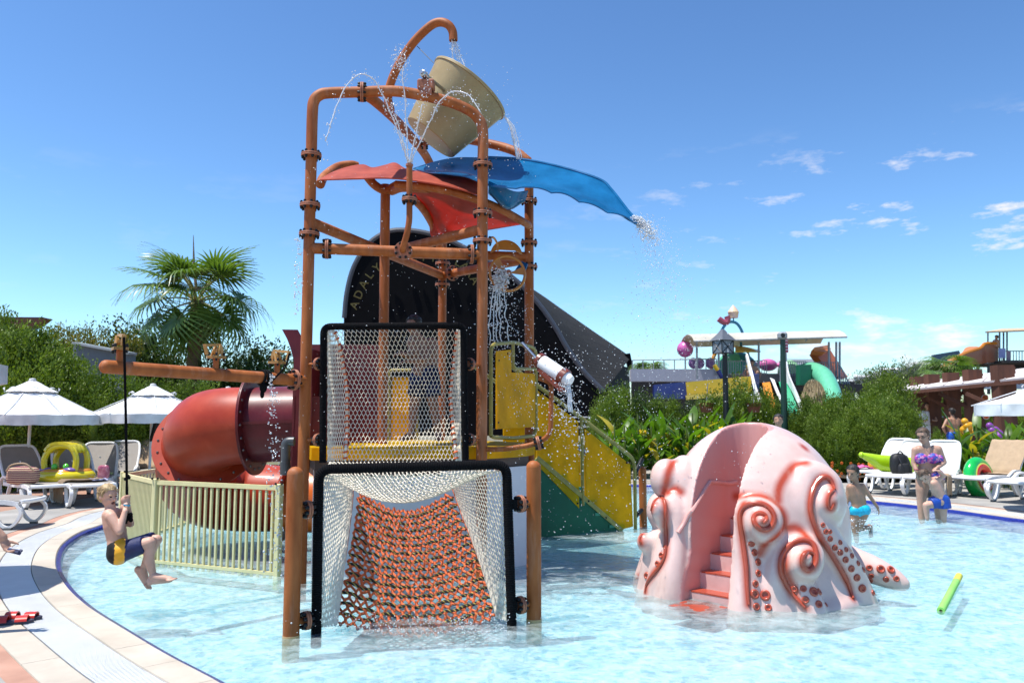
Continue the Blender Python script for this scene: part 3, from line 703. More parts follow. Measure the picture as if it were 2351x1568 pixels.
# ================================================================== staircase
st = thing('staircase', 'yellow panelled staircase with olive handrails down into the pool', 'staircase', gnd(1330, 1225))
S0, S1 = gnd(1243, 1232), gnd(1440, 1214)
sdir = (S1 - S0).normalized(); sback = V(-sdir.y, sdir.x, 0) * .85
def sp3(u, v):                # point on the near stair plane seen at (u, v)
    n_ = V(sdir.y, -sdir.x, 0); x = (u - CU) / FPX; y = (CV - v) / FPX
    d = V(x, cos(PITCH) - y * sin(PITCH), sin(PITCH) + y * cos(PITCH)); o = V(0, 0, CAMZ)
    return o + d * ((S0 - o).dot(n_) / d.dot(n_))
green_m = mat('green_gelcoat', (.006, .095, .05), .5, .2, var=.12, vs=3)
for k, o_ in enumerate((V(0, 0, 0), sback)):
    MB().poly3([sp3(1232, 895) + o_, sp3(1327, 968) + o_, sp3(1329, 1166) + o_, sp3(1232, 1066) + o_], .014).build('side_panel', yellow_m, st)
    MB().poly3([sp3(1342, 984) + o_, sp3(1446, 1066) + o_, sp3(1453, 1208) + o_, sp3(1424, 1216) + o_, sp3(1346, 1153) + o_], .014).build('side_panel', yellow_m, st)
    MB().tube(rounded([sp3(1150, 824) + o_, sp3(1232, 884) + o_, sp3(1333, 958) + o_, sp3(1449, 1048) + o_, sp3(1457, 1064) + o_, sp3(1459, 1222) + o_], .06), .026, 10).build('handrail', olive_m, st)
    MB().tube([sp3(1335, 960) + o_, sp3(1338, 1160) + o_], .024, 10).build('rail_post', olive_m, st)
    MB().bar(sp3(1232, 1050) + o_, sp3(1428, 1218) + o_, .03, .06).build('stringer', olive_m, st)
MB().poly3([sp3(1232, 1062) + V(.01, .02, 0), sp3(1432, 1221) + V(0, .02, 0), sp3(1432, 1240) + V(0, .02, 0), sp3(1232, 1240) + V(.01, .02, 0)], .02).build('base_panel', green_m, st)
for k in range(6):
    a = lerp(sp3(1240, 1058), sp3(1425, 1216), k / 5.5); MB().box(a + sback * .5 + V(.06, 0, -.03), (.26, .8, .04), basis((0, 0, 1), sdir.cross(V(0, 0, 1)))).build('tread', mat('tread_green', (.03, .2, .12), .6) if k == 0 else MAT['tread_green'], st)
sbm = MB()
for u, v in ((1322, 975), (1348, 996), (1350, 1150), (1390, 1188), (1438, 1062), (1325, 1155), (1240, 905)): sbm.ball(sp3(u, v) + V(sdir.y, -sdir.x, 0) * .014, .014, 8, 6)
sbm.build('bolts', bolt_m, st, kind='stuff')
pb = gnd(1477, 1208); pp = MB().tube([up(pb, -.15), up(pb, at(1475, 1078, pb.y).z)], .055, 16); dome_end(pp, up(pb, at(1475, 1078, pb.y).z), (0, 0, 1), .055)
gp = thing('rail_post', 'short round brown post beside the foot of the staircase', 'post', pb)
pp.build('post', pipe_m, gp); [MB().tube([up(pb, z), sp3(1459, v)], .03, 10).build('link_arm', bolt_m, gp) for z, v in ((.25, 1185), (.95, 1085))]
# ================================================================== tube slide
SR, SF = .42, .56
slide = thing('tube_slide', 'red spiral tube water slide leaving the tower behind the fence', 'water slide', gnd(520, 1205))
# mouth hood: maroon slabs at the tower
A = at(584, 975, 9.0); A0 = V(-2.28, 9.0, A.z + .02)
Bq = at(476, 1012, 9.42)
def bez(p0, d0, p1, d1, k, n=12):
    out = []
    for i in range(n + 1):
        t = i / n; a, b, c, d = p0, p0 + d0 * k, p1 - d1 * k, p1
        out.append(a * (1 - t) ** 3 + b * 3 * t * (1 - t) ** 2 + c * 3 * t * t * (1 - t) + d * t ** 3)
    return out
dA = V(-1, .02, -.06).normalized(); dB = V(-.1, .86, -.5).normalized(); dC = V(.98, -.08, -.16).normalized()
Cc = V(-2.95, 10.7, .47); Dd = V(-1.7, 10.6, .42)
def seg(pts, m, name='tube_section', r=SR):
    return MB().hollow(pts, r, .02, 40).build(name, m, slide, 50)
seg([A0, A], maroon_m); seg(bez(A, dA, Bq, dB, .34, 14), red_m, r=[lerp(SR, .475, i / 14) for i in range(15)]); seg(spline([Bq, V(-3.88, 9.92, .98), V(-3.96, 10.36, .66), V(-3.6, 10.72, .5), Cc], 6), red_m, r=[lerp(.475, SR, max(0, i / 24 - .6) / .4) for i in range(25)]); seg([Cc, Dd], orange_m)
def sflange(p, d, m, SR=SR, SF=SF):
    o = MB()
    for s in (-1, 1): o.lathe([(SR - .005, s * .001), (SF, s * .001), (SF + .002, s * .006), (SF, s * .014), (SR - .005, s * .014)], 48, p, basis(d))
    o = o.build('joint_flange', m, slide, 40); b = MB(); Rm = basis(d)
    for i in range(22):
        t = 2 * pi * i / 22
        for s in (-1, 1): b.ball(p + Rm @ V((SR + .075) * cos(t), (SR + .075) * sin(t), s * .016), .015, 7, 5)
    b.build('bolts', MAT['slide_bolt'], o, kind='stuff'); return o
mat('slide_bolt', (.2, .16, .15), .35, metal=.7, var=.1)
sflange(A, dA, maroon_m); sflange(Bq, dB, red_m, .475, .615); sflange(Cc, dC, red_m); sflange(lerp(Cc, Dd, .85), dC, orange_m)
MB().bar(A0 + V(0, -SR - .01, .02), A + V(0, -SR - .01, .02), .03, .03).build('seam_flange', maroon_m, slide)
# hood walls between pole and pillar
hx = -2.27
hood = MB().poly3([V(hx, 8.35, 1.0), V(hx, 9.75, 1.0), V(hx, 9.75, 2.3), V(hx, 8.35, 2.3)], .05)
hood.build('hood_panel', maroon_m, slide)
MB().sheet(lambda u, v: V(hx - .0 + .03 * sin(pi * v) - .14 * (1 - v) ** 6, 8.3 + .02 * u, lerp(at(0, 757, 8.3).z, 1.02, v)) + V(.16 * u, 0, 0), 2, 14, .03).build('hood_wing', maroon_m, slide)
hq = lambda u, v: at(u, v, 9.3)
MB().poly3([hq(700, 1020), hq(700, 791), hq(868, 791), hq(868, 1020)], .03).build('hood_panel', maroon_m, slide)
MB().poly3([V(hx, 8.32, 1.02), V(hx, 8.32, 1.75), V(-1.72, 8.5, 1.75), V(-1.72, 8.5, 1.02)], .03).build('hood_panel', maroon_m, slide)

# ================================================================== fence
FH = .872
fence = thing('pool_fence', 'pale yellow picket fence standing in the pool around the slide', 'fence', gnd(345, 1296))
def fpanel(a, b, n, m, posts=(1, 1), bw=.022):
    d = (b - a); dn = d.normalized(); Rf = Matrix((dn, V(-dn.y, dn.x, 0), V(0, 0, 1))).transposed()
    MB().bar(up(a, FH - .03), up(b, FH - .03), .035, .045).build('top_rail', m, fence); MB().bar(up(a, .02), up(b, .02), .03, .03).build('bottom_rail', m, fence)
    me = MB().box((0, 0, (FH - .05) / 2 - .02), (bw, bw, FH - .03)).mesh('picket', m)
    for k in range(1, n):
        o = bpy.data.objects.new('picket', me); COL.objects.link(o); o.parent = fence; o.location = lerp(a, b, k / n) - fence.location; o.rotation_euler = (0, 0, atan2(dn.y, dn.x))
    for p, f in ((a, posts[0]), (b, posts[1])):
        if f:
            MB().box(up(p, FH / 2 - .06), (.06, .06, FH + .14), Rf, .006).build('post', m, fence)
            q = MB(); [q.ball(up(p, FH + .012) + V(sx * .03, -.03, 0), .013, 6, 4) for sx in (-1, 1)]; q.build('bolts', bolt_m, fence, kind='stuff')
f1 = gnd(350, 1292); f2 = gnd(636, 1322); f0 = V(-4.73, 9.8, 0); fb = V(-4.75, 12.4, 0); fc = V(-2.2, 12.6, 0)
for q in (f1, f2): q.z = 0
fpanel(f1, f2, 21, cream_m); fpanel(f0, f1, 27, cream_m, (1, 0)); fpanel(f0 + V(.03, .08, 0), fb, 26, cream_m, (0, 1)); fpanel(fb, fc, 26, cream_m, (0, 1))

# ================================================================== net climb: posts, frames and nets
def post_thing(base, top_v, r, label):
    z = at(0, top_v, base.y).z; t = thing('net_post', label, 'post', base)
    m = MB().tube([up(base, -.16), up(base, z - .03)], r, 24); dome_end(m, up(base, z - .03), (0, 0, 1), r, 24); m.build('post', pipe_m, t)
    MB().tube([up(base, -.16), up(base, .015)], r + .002, 24).build('faded_foot', mat('faded_paint', (.55, .33, .15), .6) if 'faded_paint' not in MAT else MAT['faded_paint'], t); return t
P1 = gnd(668, 1462); P2 = gnd(1226, 1424)
pt1 = post_thing(P1, 1078, .057, 'thick orange post standing at the fence side of the lower net frame')
pt2 = post_thing(P2, 1063, .056, 'thick orange post standing at the staircase side of the lower net frame')
def ridged(pts, r, pitch=.0125):
    """pipe wound tightly with rope"""
    P = [Vector(p) for p in pts]; out = []; acc = 0; N = 0; rs = []
    for i in range(len(P) - 1):
        d = P[i + 1] - P[i]; n = max(1, round(d.length / (pitch / 2)))
        for k in range(n): out.append(P[i] + d * (k / n)); rs.append(r * (1.07 if N % 2 else .95)); N += 1
    out.append(P[-1]); rs.append(r); return out, rs
def frame(parent, pts, r, closed=False):
    p, rs = ridged(pts, r); return MB().tube(p, rs, 12).build('frame', black_m, parent)
lower = thing('climbing_net', 'lower black framed net tunnel with orange rope ramp standing in the pool', 'climbing net', gnd(945, 1445))
YL, YRt = gnd(726, 1452).y, gnd(1174, 1434).y
ql = lambda u, v: at(u, v, lerp(YL, YRt, (u - 726) / 448))
frame(lower, rounded([up(ql(726, 1450), -.1), ql(726, 1450), ql(732, 1077), ql(1163, 1066), ql(1175, 1432), up(ql(1175, 1432), -.1)], .09, 6), .036)
for p, q, t in ((P1, 726, pt1), (P2, 1173, pt2)):
    for v in ((1168, 1420) if q < 1000 else (1158, 1392)):
        e = ql(q, v); s = V(p.x, p.y, e.z); MB().tube([s, lerp(s, e, .62)], .022, 10).build('arm', pipe_m, t)
        k = flange(lerp(s, e, .6), e - s, .02, t); MB().box(lerp(s, e, .86), (.05, .06, .07)).build('clamp', black_m, t)

def hexnet(fn, nu, nv, r, jitter=.12, sides=3):
    """knotted hexagonal netting laid over the surface fn(u, v), u and v from 0 to 1"""
    mb = MB(); seedv = random.random() * 50
    def pt(a, b):
        p = Vector(fn(a / nu, b / nv)); k = noise.noise_vector(Vector((a * .9 + seedv, b * .9, seedv))); return p + k * r * jitter * 8
    def seg_(p, q):
        d = q - p
        if d.length < 1e-5: return
        Rm = basis(d); vs = []
        for e in (p, q):
            for k in range(sides): a = 2 * pi * k / sides; vs.append(e + Rm @ V(r * cos(a), r * sin(a), 0))
        mb.add(vs, [(k, (k + 1) % sides, sides + (k + 1) % sides, sides + k) for k in range(sides)])
    for j in range(nv + 1):
        o = .5 * (j % 2)
        for i in range(nu):
            a = min(i + o, nu); y0, y1 = j - .17, j + .17
            t, b_ = pt(a, min(max(y0, 0), nv)), pt(a, min(max(y1, 0), nv))
            seg_(t, b_)
            if j < nv:
                o2 = .5 * ((j + 1) % 2)
                for a2 in (a - .5, a + .5):
                    if -.01 <= a2 <= nu: seg_(b_, pt(a2, min(j + 1 - .17, nv)))
    return mb
# lower tunnel: sagging roof, two bulging sides, orange ramp
FLb, FLt, FRt, FRb = ql(738, 1440), ql(740, 1085), ql(1155, 1075), ql(1163, 1425)
KLt, KRt = V(L.x + .28, 7.42, 1.14), V(R.x - .26, 7.5, 1.14)
def loft(a, b, c, d, sag):
    """a-b front edge, d-c back edge; sag(u, v) displaces"""
    return lambda u, v: lerp(lerp(a, b, u), lerp(d, c, u), v) + sag(u, v)
roof_f = loft(FLt, FRt, KRt, KLt, lambda u, v: V(0, 0, -.29 * (sin(pi * u) ** .8) * sin(pi * min(1, v * 1.0)) ** .9 - .02))
hexnet(roof_f, 32, 30, .0045).build('roof_net', net_m, lower, 0, kind='stuff')
RLt, RRt = at(826, 1128, 7.3), at(1035, 1128, 7.45); RLb, RRb = ql(762, 1440) + V(0, .12, 0), ql(1150, 1422) + V(0, .12, 0)
left_f = lambda u, v: lerp(lerp(FLt, FLb, v), lerp(KLt, RLt, .75) * (1 - v) + lerp(RLt, RLb, v) * v, u) + V(.05 * sin(pi * u), 0, 0)
right_f = lambda u, v: lerp(lerp(FRt, FRb, v), lerp(KRt, RRt, .75) * (1 - v) + lerp(RRt, RRb, v) * v, u) + V(-.05 * sin(pi * u), 0, 0)
hexnet(left_f, 26, 30, .0043).build('side_net', net_m, lower, 0, kind='stuff'); hexnet(right_f, 26, 30, .0043).build('side_net', net_m, lower, 0, kind='stuff')
def ramp_f(u, v):
    a = lerp(RLt, RRt, u); b = lerp(RLb, RRb, u); p = lerp(a, b, v)
    p.z -= .17 * sin(pi * u) * (1 - .25 * v); p.y += .05 * sin(pi * v); return p
hexnet(ramp_f, 19, 27, .0118, .2, 4).build('ramp_net', oran_m, lower, 40, kind='stuff')
def twist_mat():
    m = mat('black_yellow_rope', (.012, .011, .01), .7, var=.3, vs=30); t = m.node_tree; N = t.nodes; b = N['Principled BSDF']
    w = N.new('ShaderNodeTexWave'); w.inputs['Scale'].default_value = 14; w.inputs['Distortion'].default_value = .8; w.bands_direction = 'DIAGONAL'
    tc = N.new('ShaderNodeTexCoord'); t.links.new(tc.outputs['Object'], w.inputs['Vector']); rp = N.new('ShaderNodeValToRGB'); rp.color_ramp.elements[0].position = .80; rp.color_ramp.elements[1].position = .86
    rp.color_ramp.elements[0].color = (.012, .011, .01, 1); rp.color_ramp.elements[1].color = (.42, .32, .06, 1); t.links.new(w.outputs[0], rp.inputs[0]); t.links.new(rp.outputs[0], b.inputs['Base Color']); return m
tw = twist_mat()
for j in range(1, 15):
    v = j / 15; pts = [ramp_f(u / 16., v) + V(0, -.006, .008 * (1 if u % 2 else -1)) for u in range(17)]
    MB().tube(spline(pts, 3), .0125, 7).build('rope_rung', tw, lower)
lk1 = MB()
for a, b in ((FLt, KLt), (FRt, KRt)):
    for k in range(5):
        p = lerp(a, b, k * .05); q = lerp(a, b, k * .05 + .03); lk1.torus(p, .018, .006, 10, 5, basis(b - a + V(0, 0, .01 * k)))
lk1.build('lashing', lace_m, lower, kind='stuff')
for pp_, f in ((left_f, 1), (right_f, 1)):
    MB().tube([pp_(1, t / 14) for t in range(15)], .009, 6).build('edge_rope', oran_m, lower)

# upper net pocket
upper = thing('climbing_net', 'upper black framed white net pocket fixed between the front tower pillars', 'climbing net', V((L.x + R.x) / 2, 7.55, 1.16))
qu = lambda u, v: at(u, v, lerp(7.42, 7.6, (u - 740) / 330))
frame(upper, rounded([qu(741, 1062), qu(743, 750), qu(1064, 747), qu(1069, 1062)], .07, 6), .033)
UL, UR = lambda v: qu(752, lerp(757, 1060, v)), lambda v: qu(1057, lerp(757, 1060, v))
def lace_l(v): return at(lerp(764, 796, min(1, v * 2.2) ** .6) - 4 * max(0, v - .8) * 5, lerp(757, 1058, v), 7.5 + .36 * sin(pi * min(1, .1 + v)) ** .5 * (1 - .5 * v))
def lace_r(v): return at(lerp(1050, 1034, min(1, v * 2)) + 30 * max(0, v - .45) ** 1.3, lerp(757, 1058, v), 7.6 + .36 * sin(pi * min(1, .1 + v)) ** .5 * (1 - .5 * v))
hexnet(lambda u, v: lerp(UL(v), lace_l(v), u) + V(-.03 * sin(pi * u), .0, 0), 12, 30, .0042).build('side_net', net_m, upper, 0, kind='stuff')
hexnet(lambda u, v: lerp(lace_r(v), UR(v), u) + V(.03 * sin(pi * u), .0, 0), 12, 30, .0042).build('side_net', net_m, upper, 0, kind='stuff')
hexnet(lambda u, v: lerp(lace_l(v), lace_r(v), u) + V(0, .16 * sin(pi * u) * sin(pi * v), 0), 27, 30, .0037).build('front_net', net_m, upper, 0, kind='stuff')
for fn in (lace_l, lace_r):
    MB().tube([fn(t / 30) for t in range(31)], .012, 7).build('edge_rope', net_m, upper)
    w = MB()
    for k in range(22):
        v = (k + .5) / 22; w.torus(fn(v), .018, .009, 10, 5, basis(fn(min(1, v + .02)) - fn(v - .02) + V(.01, 0, .004)))
    w.build('lashing', lace_m, upper, kind='stuff')
for p, u in ((L, 742), (R, 1068)):
    for v in (835, 1010):
        e = qu(u, v); s = V(p.x, p.y, e.z); MB().tube([s, lerp(s, e, .8)], .018, 8).build('arm', pipe_m, upper); flange(lerp(s, e, .75), e - s, .016, upper)
wear(red_m, (.48, .16, .10), .58, .9, .3, 3, (1, 1, 1)); wear(maroon_m, (.30, .12, .10), .52, .85, .4, 3, (1, 1, .4))
# ================================================================== octopus slide
from mathutils.bvhtree import BVHTree
from mathutils.kdtree import KDTree
octo = thing('octopus_slide', 'pink and white octopus shaped kiddie slide with red suckers in the pool', 'kiddie slide', V(2.25, 7.4, 0))
c7 = lambda x, y: (1438.8 + .2733 * x, 1004.2 + .2733 * y)
c8 = lambda x, y: (1653.1 + .2733 * x, 1004.2 + .2733 * y)
def octo_body():
    m = MB()
    m.ball((2.22, 7.42, .52), (.82, .82, .965), 40, 24); m.ball(at(1572, 1120, 7.3), (.17, .22, .3), 20, 14)
    m.lathe([(1.0, -.25), (1.0, -.1), (.93, .1), (.84, .35), (.74, .6), (.5, .7)], 40, (2.22, 7.45, 0))
    def arm(pts, n=4):
        P = spline([at(u, v, Y) for u, v, Y, r in pts], n); rs = []
        for i in range(len(pts) - 1): rs += [lerp(pts[i][3], pts[i + 1][3], k / n) for k in range(n)]
        rs.append(pts[-1][3]); m.chain(P, rs, 12)
    # right wall of the opening and swirl one
    arm([(1706, 1420, 6.62, .16), (1706, 1330, 6.68, .145), (1702, 1230, 6.74, .125), (1706, 1182, 6.72, .10), (1735, 1164, 6.66, .095), (1768, 1180, 6.62, .09), (1772, 1212, 6.58, .085), (1750, 1226, 6.55, .08), (1738, 1205, 6.5, .06), (1750, 1194, 6.44, .045)])
    m.ball(at(1750, 1200, 6.62), (.17, .13, .18), 16, 12)
    # swirl two
    arm([(1800, 1410, 6.58, .12), (1780, 1350, 6.6, .1), (1790, 1290, 6.62, .1), (1812, 1262, 6.62, .1), (1845, 1250, 6.6, .095), (1868, 1275, 6.55, .09), (1858, 1308, 6.5, .09), (1836, 1300, 6.46, .08), (1842, 1282, 6.42, .055), (1856, 1280, 6.38, .04)])
    m.ball(at(1838, 1296, 6.56), (.15, .15, .16), 16, 12)
    arm([(1870, 1410, 6.5, .11), (1850, 1370, 6.55, .12), (1830, 1340, 6.6, .12)])
    # swirl three and its long arm to the right
    arm([(1985, 1400, 6.85, .13), (1955, 1335, 6.85, .14), (1915, 1275, 6.8, .15), (1870, 1215, 6.78, .17), (1835, 1150, 6.8, .17), (1842, 1100, 6.85, .15), (1872, 1092, 6.85, .13), (1900, 1118, 6.82, .13), (1900, 1165, 6.78, .13), (1886, 1160, 6.7, .1)])
    m.ball(at(1890, 1150, 6.85), (.19, .2, .24), 16, 12)
    m.ball(at(1905, 1150, 6.66), (.075, .09, .12), 12, 10)
    arm([(1900, 1410, 6.6, .12), (1930, 1395, 6.72, .13), (1960, 1390, 6.82, .12)])
    # rear right arm lying on the water
    arm([(1900, 1262, 7.7, .15), (1955, 1288, 7.55, .14), (2005, 1308, 7.45, .13), (2045, 1326, 7.4, .105), (2072, 1340, 7.35, .07)])
    # left wall, bulb and swirls
    arm([(1540, 1400, 7.0, .15), (1545, 1320, 7.0, .12), (1552, 1240, 7.05, .09), (1552, 1180, 7.1, .09), (1548, 1150, 7.15, .09)])
    arm([(1500, 1390, 7.15, .12), (1520, 1310, 7.1, .11), (1540, 1230, 7.1, .1)])
    m.ball(at(1530, 1100, 7.3), (.15, .16, .19), 16, 12)
    m.ball(at(1518, 1178, 7.08), (.085, .11, .14), 14, 10)
    m.ball(at(1506, 1172, 7.0), (.05, .06, .08), 12, 8)
    arm([(1475, 1390, 7.35, .08), (1492, 1310, 7.3, .09), (1510, 1240, 7.25, .1)]); m.ball(at(1480, 1244, 7.25), (.075, .09, .09), 12, 8)
    # rear arms, seen from the side
    for a in (.4, 1.5, 2.6):
        q = V(2.25 + .75 * cos(a), 7.45 + .75 * sin(a), 0); o = V(cos(a), sin(a), 0)
        m.chain([q + o * .35 + V(0, 0, -.1), q + o * .2 + V(0, 0, .25), q + V(0, 0, .6)], [.13, .15, .14]); m.ball(q + o * .15 + V(0, 0, .62), (.17, .17, .2))
    return remesh(m, .02, 6)
me = octo_body()
# slot with the steps, cut along the stair direction
AXO = V(.72, .69, 0).normalized(); RT = V(AXO.y, -AXO.x, 0); O0 = V(1.49, 6.93, 0); SW = .41
cp = [(-.9, 0), (.62, 0)] + [(.62 + .25 * sin(t), SW / 2 - SW / 2 * cos(t)) for t in np.linspace(.2, pi - .2, 9)] + [(.62, SW), (-.9, SW)]
cut = MB().prism([(a, -b) for a, b in cp], 2.4, O0 + V(0, 0, .9), Matrix((AXO, -RT, V(0, 0, 1))).transposed()).mesh('cut', [], 0)
bo = bpy.data.objects.new('b', me); co = bpy.data.objects.new('c', cut); COL.objects.link(bo); COL.objects.link(co)
bm_ = bmesh.new(); bm_.from_mesh(cut); bmesh.ops.recalc_face_normals(bm_, faces=bm_.faces); bm_.to_mesh(cut); bm_.free()
md = bo.modifiers.new('d', 'BOOLEAN'); md.operation = 'DIFFERENCE'; md.object = co; md.solver = 'EXACT'
r_ = bo.modifiers.new('r', 'REMESH'); r_.mode = 'VOXEL'; r_.voxel_size = .0155
s_ = bo.modifiers.new('s', 'SMOOTH'); s_.iterations = 3
ob = bpy.data.meshes.new_from_object(bo.evaluated_get(bpy.context.evaluated_depsgraph_get())); ob.name = 'body'
bpy.data.objects.remove(bo); bpy.data.objects.remove(co)
ob.polygons.foreach_set('use_smooth', [True] * len(ob.polygons))
obv = BVHTree.FromPolygons([v.co for v in ob.vertices], [p.vertices for p in ob.polygons])
CAMP = V(0, 0, CAMZ)
def hit(u, v):
    d = (at(u, v, 5) - CAMP).normalized(); h = obv.ray_cast(CAMP, d)
    return (h[0], h[1]) if h[0] is not None and h[0].y < 9 else (None, None)
rid = [  # (points, radius): raised red mouldings
    ([c8(*p) for p in ((240, 1400), (228, 1250), (220, 1100), (195, 900), (172, 720), (172, 640), (200, 585), (260, 560), (340, 555), (410, 590), (452, 660), (440, 730), (395, 770), (340, 765), (295, 725), (288, 670), (320, 640), (370, 650), (388, 690), (365, 715))], .021),
    ([c8(*p) for p in ((715, 1425), (600, 1300), (525, 1170), (508, 1080), (520, 1000), (560, 930), (630, 875), (715, 860), (785, 900), (808, 990), (795, 1070), (740, 1115), (695, 1070), (700, 995), (745, 965), (790, 985), (795, 1040))], .021),
    ([c8(*p) for p in ((1115, 1350), (1060, 1190), (950, 1000), (850, 850), (785, 710), (757, 590), (775, 450), (820, 365), (880, 330), (930, 360), (962, 440))], .021),
    ([c8(*p) for p in ((960, 440), (925, 470), (908, 530), (915, 590), (940, 600), (955, 560))], .012),
    ([c8(*p) for p in ((1090, 938), (1190, 975), (1270, 1030), (1370, 1058), (1485, 1060))], .014),
    ([c7(*p) for p in ((155, 1300), (170, 1230), (215, 1155), (290, 1065), (325, 980), (332, 850), (325, 700), (325, 580), (310, 520), (275, 503), (235, 540), (212, 590), (200, 655), (212, 680))], .014),
    ([c7(*p) for p in ((82, 1215), (130, 1100), (172, 970), (185, 880), (160, 755))], .014),
    ([c7(*p) for p in ((120, 890), (112, 850), (130, 810))], .010),
]
crease = [[c8(*p) for p in ((130, 492), (240, 485), (350, 492), (440, 530), (510, 600), (545, 690), (520, 780), (440, 860), (380, 900), (335, 970))],
          [c8(*p) for p in ((485, 530), (490, 450), (520, 370), (575, 290), (640, 230), (720, 212))], [c8(*p) for p in ((545, 700), (560, 755), (640, 758), (700, 800), (740, 850))],
          [c7(*p) for p in ((390, 205), (352, 290), (332, 390), (315, 470))], [c7(*p) for p in ((345, 460), (405, 432), (452, 455))],
          [c8(*p) for p in ((200, 560), (170, 650))], [c8(*p) for p in ((540, 1010), (560, 1150), (640, 1290))]]
spots = [c8(700, 78), c8(775, 55)] + [(1807, 981), (1798, 976)]
paint = []
ridge_m = mat('octopus_red', (.40, .065, .03), .3, var=.12, vs=8, coat=.2)
def dense(pts, n=8): return [(p.x, p.y) for p in spline([V(x, y, 0) for x, y in pts], n)]
for pts, r in rid:
    run = []
    for u, v in dense(pts):
        h, n_ = hit(u, v)
        if h is not None and (h.y < 6.93 or r < .0145 or u > 1850 or u < 1600) and (not run or (h - run[-1]).length < .3): run.append(h + n_ * r * .25); paint.append((h, .06))
    for _ in range(4): run = [run[0]] + [(run[i - 1] + run[i] * 2 + run[i + 1]) / 4 for i in range(1, len(run) - 1)] + [run[-1]]
    if len(run) > 3: MB().tube(run, [r * (.5 + .5 * min(1, 8 * i / len(run), 8 * (len(run) - 1 - i) / len(run))) for i in range(len(run))], 10).build('ridge', ridge_m, octo)
for pts in crease:
    for u, v in dense(pts):
        h, n_ = hit(u, v)
        if h is not None: paint.append((h, .066))
for u, v in spots:
    h, n_ = hit(u, v)
    if h is not None: paint += [(h, .07), (h + V(.012, 0, -.016), .07)]
sk = [(c8(*p), r) for p, r in (((265, 893), .026), ((288, 965), .028), ((318, 1045), .029), ((320, 1140), .028), ((297, 1228), .028), ((290, 1315), .038), ((380, 1325), .042), ((305, 1420), .03), ((405, 1428), .028),
      ((627, 1272), .025), ((700, 1268), .025), ((788, 1295), .036), ((832, 1295), .028), ((718, 1362), .028), ((830, 1398), .028), ((890, 1402), .018),
      ((865, 735), .02), ((890, 790), .022), ((925, 850), .023), ((965, 925), .024), ((1010, 965), .025), ((1055, 1025), .026), ((1103, 1100), .028), ((1150, 1175), .029), ((1195, 1265), .032),
      ((925, 790), .018), ((1010, 880), .02), ((1060, 940), .021), ((1108, 992), .022), ((1160, 1055), .023), ((1205, 1110), .024), ((1255, 1195), .03), ((1285, 1302), .022),
      ((1255, 1095), .028), ((1350, 1105), .036), ((1435, 1110), .034), ((1492, 1090), .03), ((1525, 1085), .02), ((1272, 1160), .022), ((1395, 1190), .026), ((1482, 1185), .026))]
sk += [(c7(*p), r) for p, r in (((325, 915), .022), ((293, 988), .026), ((258, 1058), .024), ((170, 1160), .03))]
prof = [(.45, .12), (.55, .42), (.8, .5), (1.0, .35), (1.05, -.1), (1.0, -.4)]
sme = MB().lathe([(1e-3, .05)] + prof, 18).mesh('sucker', ridge_m, 60)
for (u, v), r in sk:
    h, n_ = hit(u, v)
    if h is None: continue
    o = bpy.data.objects.new('sucker', sme); COL.objects.link(o); o.parent = octo; o.location = h - octo.location; o.scale = (r, r, r * .9); o.rotation_euler = basis(n_).to_euler(); paint.append((h, r * 1.25))
# moulded handrail on the inner wall
run = []
for u, v in dense([c7(*p) for p in ((432, 800), (560, 595), (680, 395), (720, 372), (850, 385), (925, 372))]):
    h, n_ = hit(u, v)
    if h is not None: run.append(h + n_ * .004)
# paint: white-pink shell, airbrushed red along the mouldings, salmon inside the slot
kd = KDTree(len(paint)); [kd.insert(p, i) for i, (p, w) in enumerate(paint)]; kd.balance()
ca = ob.color_attributes.new('paint', 'FLOAT_COLOR', 'POINT'); cols = np.zeros((len(ob.vertices), 4), np.float32)
for i, v in enumerate(ob.vertices):
    co_, k, d = kd.find(v.co); w = paint[k][1]; red = min(1., 1.3 * max(0., 1 - d / w) ** 1.15)
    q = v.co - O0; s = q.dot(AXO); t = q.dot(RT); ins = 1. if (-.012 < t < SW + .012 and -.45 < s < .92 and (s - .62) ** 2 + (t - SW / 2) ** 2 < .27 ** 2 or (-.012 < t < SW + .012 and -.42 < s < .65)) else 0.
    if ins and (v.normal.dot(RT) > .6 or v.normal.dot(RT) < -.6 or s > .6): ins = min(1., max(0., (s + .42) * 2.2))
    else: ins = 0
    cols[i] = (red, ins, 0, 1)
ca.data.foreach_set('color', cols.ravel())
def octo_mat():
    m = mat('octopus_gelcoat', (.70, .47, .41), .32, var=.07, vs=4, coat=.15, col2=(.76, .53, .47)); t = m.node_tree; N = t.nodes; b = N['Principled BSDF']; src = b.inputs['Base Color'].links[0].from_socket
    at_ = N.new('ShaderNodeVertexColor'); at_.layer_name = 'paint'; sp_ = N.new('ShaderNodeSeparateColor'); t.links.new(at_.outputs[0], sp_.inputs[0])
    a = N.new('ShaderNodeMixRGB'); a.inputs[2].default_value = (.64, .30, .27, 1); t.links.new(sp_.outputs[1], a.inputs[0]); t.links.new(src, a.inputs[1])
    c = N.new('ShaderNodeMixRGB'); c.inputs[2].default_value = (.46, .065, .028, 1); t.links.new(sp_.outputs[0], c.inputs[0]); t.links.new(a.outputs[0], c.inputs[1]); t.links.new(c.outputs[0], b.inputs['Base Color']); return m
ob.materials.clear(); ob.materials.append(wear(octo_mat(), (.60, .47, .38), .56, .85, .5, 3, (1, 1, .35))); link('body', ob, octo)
salmon_m = mat('salmon_gelcoat', (.66, .34, .30), .28, var=.08, coat=.3); stepw_m = mat('step_pink', (.66, .42, .39), .35, var=.08, coat=.2)
if len(run) > 4: MB().tube(run, .019, 10).build('moulded_handrail', salmon_m, octo)
